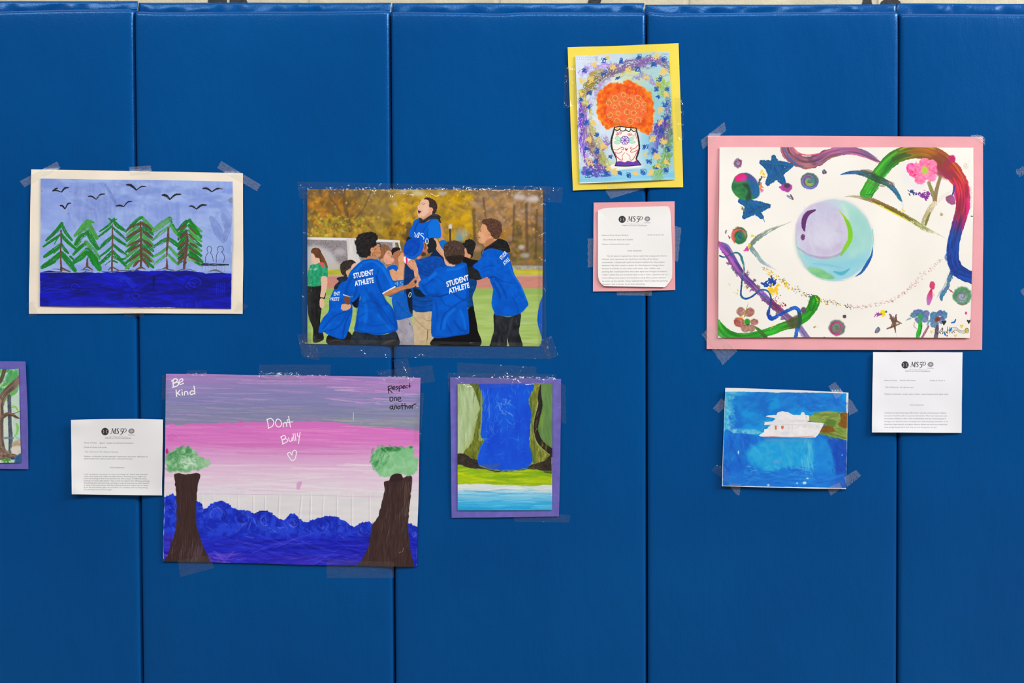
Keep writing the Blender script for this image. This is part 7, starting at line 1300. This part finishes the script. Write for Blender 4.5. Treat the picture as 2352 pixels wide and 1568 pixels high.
    P([(835, 690), (900, 715), (1040, 725), (1250, 715), (1260, 900), (1240, 1100), (1270, 1300), (1260, 1460), (1160, 1460), (1130, 1330), (1100, 1460), (880, 1460), (860, 1200), (830, 1000)], (190, 166, 132), tex=((206, 184, 150), 80, 60)); fold([(850, 830), (960, 950), (1130, 1090), (1230, 1090)], 10, (120, 100, 74), .7, 4); fold([(1060, 850), (1130, 900), (1240, 900)], 16, (150, 124, 92), .7, 8); fold([(1150, 1110), (1140, 1280), (1120, 1440)], 22, (110, 90, 66), .8, 8); fold([(900, 1320), (1000, 1350), (1090, 1330)], 12, (150, 124, 92), .6, 6); c.poly([(1118, 1440), (1140, 1330), (1160, 1460)], (170, 196, 90), 1, 2); P([(1260, 1300), (1330, 1340), (1360, 1460), (1270, 1460)], (206, 214, 226))
    P([(2010, 60), (2200, 40), (2190, 200), (2120, 380), (2140, 560), (2150, 660), (2040, 660)], (12, 78, 150), tex=((8, 56, 120), 60, 60)); P([(2040, 640), (2140, 640), (2190, 850), (2230, 1100), (2250, 1460), (1300, 1460), (1310, 1250)], (16, 16, 20))
    # ---- boy right of centre, back turned
    c.at(660, 400, 3.647)
    shirt([(1105, 900), (1200, 850), (1240, 790), (1330, 770), (1480, 740), (1510, 800), (1520, 1000), (1510, 1050), (1515, 1150), (1525, 1310), (1500, 1340), (1400, 1355), (1300, 1370), (1215, 1360), (1205, 1250), (1215, 1030), (1150, 1010), (1110, 960)]); fold([(1215, 1020), (1290, 1020), (1370, 990)], 12, (4, 50, 130), .8, 5); fold([(1500, 1040), (1400, 1100), (1310, 1180), (1280, 1300)], 12, B1, .7, 6); fold([(1280, 1030), (1320, 1090), (1370, 1110)], 14, B1, .5, 8); fold([(1400, 1230), (1440, 1290), (1500, 1320)], 24, B1, .5, 10); fold([(1330, 1250), (1370, 1320)], 20, B1, .4, 10); fold([(1260, 860), (1320, 900), (1400, 880)], 18, B1, .35, 12); fold([(1220, 880), (1150, 930)], 16, B1, .5, 8); fold([(1230, 1060), (1240, 1200), (1230, 1340)], 12, B2, .5, 8)
    for p, w_, cl_, al_ in [([(1225, 1040), (1250, 1150), (1225, 1340)], 30, B1, .45), ([(1500, 780), (1512, 900), (1505, 1040)], 26, B1, .6), ([(1130, 930), (1180, 1000), (1260, 1010)], 30, B1, .55), ([(1340, 800), (1420, 790), (1470, 770)], 26, B2, .55), ([(1190, 870), (1240, 830)], 30, B2, .6), ([(1400, 1130), (1330, 1200), (1310, 1290)], 26, B2, .5), ([(1450, 1140), (1480, 1220), (1490, 1290)], 24, B2, .45), ([(1240, 1355), (1340, 1362), (1500, 1330)], 10, B1, .6), ([(1400, 1000), (1450, 1040), (1500, 1060)], 16, (2, 50, 130), .5)]: fold(p, w_, cl_, al_, 14 if w_ > 12 else 4)
    c.text('STUDENT', 1336, 944, 44, (246, 248, 252), -.31, .12, width=196, bold=.035); c.text('ATHLETE', 1356, 1000, 42, (246, 248, 252), -.3, .12, width=180, bold=.035)
    P([(1310, 690), (1330, 760), (1400, 770), (1400, 730), (1330, 680)], (226, 174, 144)); P([(1310, 650), (1310, 600), (1345, 565), (1400, 555), (1450, 570), (1480, 610), (1482, 680), (1465, 730), (1420, 755), (1360, 745), (1325, 705)], (56, 42, 36), ro=5, tex=((96, 76, 66), 8, 8)); c.dabs((1320, 565, 1470, 690), 60, 5, [(120, 96, 84), (36, 26, 24), (84, 64, 54)], .6, .8, .6, 5, 12, 1.5, .3); P([(1330, 690), (1470, 680), (1460, 735), (1415, 757), (1350, 735)], (34, 26, 24), al=.8, f=6)
    # ---- boy left of centre, back turned
    P([(565, 1310), (720, 1340), (830, 1340), (905, 1310), (915, 1450), (565, 1450)], (22, 26, 32), tex=((44, 54, 66), 40, 40)); c.stroke([(790, 1425), (850, 1400), (910, 1385)], [8, 26, 10], (70, 64, 60), .9, 4)
    shirt([(470, 1005), (490, 930), (520, 830), (570, 770), (640, 715), (720, 705), (790, 740), (830, 790), (870, 860), (900, 945), (850, 970), (800, 1000), (830, 1060), (880, 1120), (925, 1270), (905, 1310), (830, 1335), (750, 1345), (660, 1330), (565, 1310), (570, 1250), (595, 1100), (610, 1020), (540, 1020)]); fold([(740, 850), (770, 930), (800, 1010), (830, 1090)], 22, B1, .6, 10); fold([(760, 800), (750, 900), (790, 1000)], 14, B1, .5, 8); fold([(570, 860), (580, 960), (560, 1020)], 26, B1, .5, 10); fold([(600, 1100), (700, 1120), (800, 1090)], 20, B1, .3, 14); fold([(620, 1240), (720, 1270), (840, 1250)], 14, B1, .4, 8); fold([(780, 1100), (840, 1200), (900, 1270)], 16, B1, .5, 10); fold([(640, 740), (720, 730), (780, 770)], 20, B2, .5, 10); fold([(590, 1200), (660, 1160)], 16, B1, .4, 8); fold([(660, 960), (700, 1040)], 24, B1, .35, 14); c.stroke([(800, 998), (850, 970), (900, 942)], 12, (240, 242, 246)); c.stroke([(470, 1008), (500, 1020), (524, 1028)], 9, (236, 240, 246))
    P([(805, 1005), (850, 975), (905, 950), (960, 935), (1010, 920), (1050, 880), (1090, 855), (1095, 870), (1060, 900), (1080, 920), (1070, 940), (1030, 955), (960, 970), (900, 1000), (840, 1022)], (206, 140, 98), tex=((190, 122, 80), 40, 20)); fold([(840, 1016), (930, 985), (1010, 955)], 8, (150, 90, 56), .7, 4); fold([(1040, 910), (1075, 890)], 4, (140, 84, 60), .8, 2); fold([(1040, 930), (1072, 918)], 4, (140, 84, 60), .8, 2)
    P([(475, 1025), (525, 1030), (520, 1080), (490, 1110), (480, 1070)], (120, 74, 48)); P([(450, 1100), (475, 1085), (510, 1095), (510, 1130), (475, 1140)], (222, 170, 136))
    for p, w_, cl_, al_ in [([(700, 1000), (760, 1100), (820, 1250)], 40, B1, .45), ([(880, 1130), (905, 1220), (910, 1300)], 24, B1, .6), ([(600, 1010), (590, 1150), (580, 1280)], 24, B1, .5), ([(540, 860), (500, 940), (490, 1000)], 30, B1, .5), ([(800, 780), (850, 870), (880, 930)], 30, B2, .6), ([(620, 760), (580, 800)], 24, B2, .6), ([(640, 1040), (660, 1140), (650, 1240)], 34, B2, .4), ([(760, 1180), (820, 1250), (860, 1290)], 26, B2, .4), ([(570, 1300), (700, 1332), (830, 1326), (900, 1302)], 9, B1, .6), ([(640, 1080), (700, 1060), (760, 1090)], 16, (2, 56, 140), .45)]: fold(p, w_, cl_, al_, 14 if w_ > 12 else 4)
    c.text('STUDENT', 556, 872, 42, (246, 248, 252), -.2, .06, width=172, bold=.035); c.text('ATHLETE', 568, 936, 42, (246, 248, 252), -.19, .06, width=162, bold=.035)
    P([(640, 715), (660, 690), (700, 640), (690, 620), (720, 600), (745, 580), (760, 590), (780, 640), (786, 665), (775, 690), (745, 690), (740, 712), (700, 706)], (206, 146, 104), tex=((190, 126, 84), 30, 30)); P([(575, 620), (568, 580), (580, 530), (620, 495), (680, 482), (735, 495), (758, 520), (748, 560), (742, 600), (715, 620), (700, 650), (690, 680), (650, 700), (610, 690), (585, 660)], (24, 22, 24), ro=6, tex=((50, 46, 46), 8, 8)); c.dabs((580, 495, 745, 680), 60, 5, [(66, 62, 62), (10, 10, 12), (44, 40, 40)], .6, 1.2, .6, 3, 13, 1.5, .3); c.dot(712, 635, 17, (214, 150, 106), 22, feather=3); c.stroke([(706, 632), (720, 628)], 5, (140, 86, 56), .7, 2); c.stroke([(730, 590), (760, 578), (776, 585)], 5, BK, .95); c.stroke([(765, 578), (778, 585), (778, 605), (766, 600)], 5, BK, .9); c.stroke([(766, 655), (786, 662)], 5, (120, 60, 50), .7, 2)
    # plastic glints are left to the film; thin white print margin
    return c
AW = thing('photo_print', 'taped photo print of cheering students in blue shirts lifting a boy', 'photo')
cv = paint_team()
tea = Sheet([(706.1, 434), (1247.4, 436.7), (1245.4, 795.4), (706.1, 789.4)], 0.0012, 0.0008, (0.0004, 0.0008, 0.0006, 0.0006), (0, 0, 0, 0), 0.2, seed=25)
tea.build('photo_sheet', mat_image('team_photo', cv.image('team_photo'), 0.35, 0.15, 0.0), AW, cv)
for q in [[(682, 417), (1265, 428), (1263, 446), (688, 456)], [(1238, 428), (1293, 430), (1290, 466), (1240, 462)], [(684, 778), (1255, 788), (1268, 824), (700, 820)], [(682, 768), (722, 766), (734, 828), (694, 820)], [(1240, 782), (1266, 770), (1282, 816), (1258, 826)], [(696, 440), (716, 440), (714, 790), (694, 790)], [(1238, 440), (1254, 440), (1254, 792), (1238, 792)]]:
    tape(AW, q, [tea], M_CLEAR, 0.0010, nu=70)

# ================================================================== typed statement cards
INK = (98, 98, 104)
def logo(c, cx, cy, s=1.0):
    c.at(cx, cy, 8.709/s); K = (44, 44, 48)
    c.dot(0, 0, 74, (52, 52, 56), feather=1)
    for sg in (-1, 1):
        c.stroke([(sg*44, -26), (sg*30, -26), (sg*30, 26), (sg*44, 26)], 9, (205, 205, 208), .9, 1.5); c.stroke([(sg*12, 0), (sg*24, 0)], 6, (150, 150, 154), .8, 2)
    c.stroke([(116, 40), (146, -58)], 7, K); c.stroke([(150, -58), (166, 24)], [14, 17], K); c.stroke([(166, 24), (206, -58)], 6, K); c.stroke([(206, -58), (196, 40)], 17, K)
    for a, b in [((102, 42), (132, 42)), ((178, 42), (214, 42)), ((134, -60), (156, -60)), ((202, -60), (224, -60))]: c.stroke([a, b], 6, K)
    c.stroke([(284, -42), (270, -60), (246, -54), (240, -30), (258, -8), (270, 14), (256, 38), (232, 40), (222, 22)], [6, 9, 14, 17, 17, 17, 13, 9, 6], K)
    c.stroke([(314, -52), (340, -54), (366, -62)], [12, 14, 10], K); c.stroke([(318, -50), (306, -14)], 7, K); c.stroke([(306, -12), (334, -12), (348, 14), (334, 46), (296, 66)], [8, 14, 18, 13, 6], K)
    c.stroke([(396+27*math.cos(t)+.22*38*-math.sin(t), -24+38*math.sin(t)) for t in np.linspace(0, 6.28, 14)], [15, 8, 7, 16, 15, 8, 7, 15], K)
    c.dot(527, -10, 52, (150, 150, 154), feather=2)
    for k in range(5):
        a = k*1.2566; c.stroke([(527+56*math.cos(a+t), -10+56*(1-.35*t)*math.sin(a+t)) for t in np.linspace(0, 1.9, 8)], [4, 10, 8, 3], [(70, 70, 74), (110, 110, 114)][k % 2], .9, 2)
    c.dot(530, -10, 26, (186, 186, 190), feather=6)
    for k in range(9): c.stroke([(462+k*15, 58+(k % 2)*3), (462+k*15+(k % 3)*4, 80)], 5, (130, 130, 136), .8, 1.5)
    c.stroke([(460, 66), (592, 72)], 4, (140, 140, 146), .6, 2)
    c.text('T h e   M a g n e t   S c h o o l   f o r', 84, 104, 19, (110, 110, 116), .01, 0, width=360)
    c.text('DEBATE and YOUTH LEADERSHIP', 0, 140, 24, (96, 96, 102), .01, 0, width=520)
def typed(c, rows):
    for (txt, x, y, w, sh) in rows: c.text(txt, x, y, 24.0 if sh >= 0 else 24.0, INK, 0.004, abs(sh), width=w)

def card_layers():
    c = Canvas(158, 956, 382, 1142, 6.0, (236, 236, 238)); logo(c, 160+708/8.709, 960+268/8.709)
    c.at(160, 960, 8.709)
    typed(c, [('Name of Artist:', 284, 504, 262, 0), ('gianni  vargas and jehnaya thompson', 600, 506, 676, 0), ('Grade of Artist: 6th grade', 284, 592, 456, 0), ('Title of Artwork: The 100 layer Painting', 294, 684, 664, .22),
              ('Medium  of Artwork: all the materials I used were, more than 100 layers of', 288, 776, 1270, 0), ('paper/watercolor paint,acrylic paint, and paint brushes.', 288, 820, 978, 0), ('Artist Statement', 806, 998, 290, 0)])
    for k, (t, w) in enumerate([('I and my partners artwork is a very cool design of a blend with beautiful', 1270), ('colors and trees and really nice affirmations. Something you might not', 1246), ('know by looking at that is we painted over this at least 10 different times,', 1262), ('because we never fully liked it. This is why we called it the 100 layer painting.', 1318), ('Something that was hard was working as a group because we both weren\'t', 1308), ('in class at the same times. We like painting because it helps calm us down.', 1296), ('If we did this project again we would fix our mistakes and not keep doing', 1272), ('the painting over and over again.', 570)]):
        typed(c, [(t, 284, 1130+k*44, w, 0)])
    return c
def card_flower():
    c = Canvas(1368, 468, 1550, 664, 6.0, (238, 237, 236)); logo(c, 1350+516/6.532, 450+350/6.532, .955)
    c.at(1350, 450, 6.532)
    def ty(t, x, y, w, sh=0): c.text(t, x, y, 20, INK, -.004, sh, width=w)
    ty('Name of Artist: Donna Ramirez', 210, 598, 400); ty('Grade of Artist: 7th', 896, 592, 244); ty('Title of Artwork: Flores de la muerte', 218, 664, 456, .22); ty('Medium of Artwork:Acrylic paint', 212, 732, 416); ty('Artist Statement', 596, 830, 216)
    for k, (t, x, w) in enumerate([('My Art piece is inspired by a flower called the cempasuchil which is', 288, 902), ('a flower that represents the dead from the Day of the Dead', 212, 842), ('ceremonies. I used acrylic paint and paint markers for this project', 212, 940), ('because I felt that acrylic is easier for blending and mixing colors', 212, 934), ('because it is harder to mix colors with water color. While I was', 212, 876), ('painting this I used pencil for the under layer and I forgot to erase it.', 212, 980), ('I didn\'t realize that you would be able to see it when I painted over it. I', 212, 992), ('tried adding many layers and ended up using Posca paint markers', 214, 956), ('to cover up the pencils. I have realized that I don\'t really like painting', 216, 980), ('because I find it harder to do than sketching.', 218, 640)]):
        ty(t, x, 910+k*46.8, w)
    return c
def card_eye():
    c = Canvas(1998, 804, 2216, 1000, 6.0, (234, 235, 240)); logo(c, 1990+664/7.467, 800+282/7.467, .965)
    c.at(1990, 800, 7.467)
    def ty(t, x, y, w, sh=0): c.text(t, x, y, 22, (104, 104, 110), .002, sh, width=w)
    ty('Name of Artist:', 308, 558, 222); ty('Charlie Will Owens', 570, 558, 276); ty('Grade of  Artist: 6', 1088, 560, 256); ty('Title of Artwork:  through my eyes', 316, 674, 490, .22); ty('Medium of Artwork: acrylic, paint number 2 pencil,markers,and water color', 308, 792, 1100); ty('Artist Statement', 744, 978, 240)
    for k, (t, w) in enumerate([('I wanted to make this project off of how i see the world because I believe', 1066), ('everyone should be able to express themselves. The most important part', 1082), ('of someons identity is their view of themselves and the world because it', 1060), ('changes our attitude heard of things and understanding eachother is an', 1092), ('important step towards a brighter feature where we are more united and', 1080), ('treat people based off of who they are not the person we see.', 904)]):
        ty(t, 304, 1114+k*49, w)
    return c
CARD = [('plain white typed statement card close beside the Be Kind painting', card_layers, [(163.2, 964.4), (374.5, 963.2), (372, 1137.7), (164.8, 1134.8)], (0.0030, 0.0022, (0.002, 0.003, 0.004, 0.005), (2.2, 0, 0, 0), 0.4), {'tl': .006, 'bl': .006}),
        ('plain white typed statement card hung just below the pink-bordered eye painting', card_eye, [(2005.3, 808.2), (2210.7, 808.8), (2208.6, 994), (2002.6, 992.6)], (0.0030, 0.0016, (0.000, 0.003, 0.004, 0.003), (0, 0, 0, 0), 0.3), {'bl': .004})]
for lab, fn, cor, (ba, wv, li, bo, wb), cn in CARD:
    AW = thing('statement_card', lab, 'card')
    cv = fn()
    sh = Sheet(cor, ba, wv, li, bo, wb, seed=int(cor[0][0]), corner=cn)
    sh.build('printed_sheet', mat_image('typed_card_print', cv.image('typed_card'), 0.6, 0.25, 0.0), AW, cv)
# the third card has rounded corners and is glued on pink paper
AW = thing('statement_card', 'round-cornered typed card on pink paper below the orange bouquet painting', 'card')
crd_b = Sheet([(1363.6, 465), (1549.4, 462.4), (1551.2, 665.8), (1362, 669.2)], 0.0018, 0.0010, (0.001, 0.001, 0.001, 0.001), (0, 0, 0.6, 0), 0.3, seed=31)
crd_b.build('backing_sheet', M_PINK, AW)
cv = card_flower()
def rounded_card(name, mat, parent, cv, pts, base):
    p = smooth_curve(np.array(pts, float), 3.0, True); n = len(p); ctr = p.mean(0)
    rings = 10; V = [ctr]; 
    for k in range(1, rings+1): V += list(ctr+(p-ctr)*k/rings)
    V = np.array(V); u = (V-ctr)/95.0
    d = base+0.0014*vnoise(V[:, 0]/60, V[:, 1]/50, 3)+0.0016*np.clip(np.abs(u).max(1), 0, 1)**5
    w = W(V[:, 0], V[:, 1], d)
    f = [(0, 1+i, 1+(i+1) % n) for i in range(n)]
    for k in range(rings-1):
        a = 1+k*n; b = a+n
        f += [(a+i, b+i, b+(i+1) % n, a+(i+1) % n) for i in range(n)]
    uv = np.stack([(V[:, 0]-cv.x0)/(cv.x1-cv.x0), 1-(V[:, 1]-cv.y0)/(cv.y1-cv.y0)], 1)
    o = mesh_obj(name, w, [q[::-1] for q in f], mat, parent, True, uv)
    so = o.modifiers.new('thickness', 'SOLIDIFY'); so.thickness = 0.0004; so.offset = -1
    es = o.modifiers.new('crisp_rim', 'EDGE_SPLIT'); es.split_angle = math.radians(50)
    return o
RC = [(1373.3, 489), (1376, 483), (1385, 479), (1400, 477), (1450, 475.5), (1500, 474), (1530, 473.5), (1536, 476), (1539.5, 484), (1541, 500), (1542.5, 540), (1544, 580), (1544, 632), (1541, 642), (1534, 652), (1528, 658.5), (1520, 659), (1496, 658.6), (1450, 658), (1395, 657), (1386, 655.5), (1380, 650), (1375, 640), (1373.5, 620), (1373.5, 560)]
rounded_card('printed_sheet', mat_image('typed_card_print', cv.image('typed_card'), 0.6, 0.25, 0.0), AW, cv, RC, 0.0040)
for q in [[(1350, 548), (1368, 546), (1366, 612), (1350, 614)], [(1548, 518), (1565, 523), (1557, 602), (1546, 596)], [(1417, 664), (1497, 664), (1497, 679), (1417, 678)]]:
    tape(AW, q, [crd_b], M_TAPE)

# ------------------------------------------------------------------ sheet beyond the eye painting: only its tape reaches into view
AW = thing('taped_sheet', 'sheet of paper held by matte tape strips, next to the eye painting', 'paper')
nxt = Sheet([(2358, 374), (2640, 374), (2640, 690), (2360, 690)], 0.0020, 0.001, seed=40)
nxt.build('paper_sheet', M_CREAM, AW)
tape(AW, [(2330, 391), (2366, 374), (2372, 390), (2341, 407)], [nxt])
tape(AW, [(2343, 668), (2362, 652), (2372, 666), (2354, 684)], [nxt])
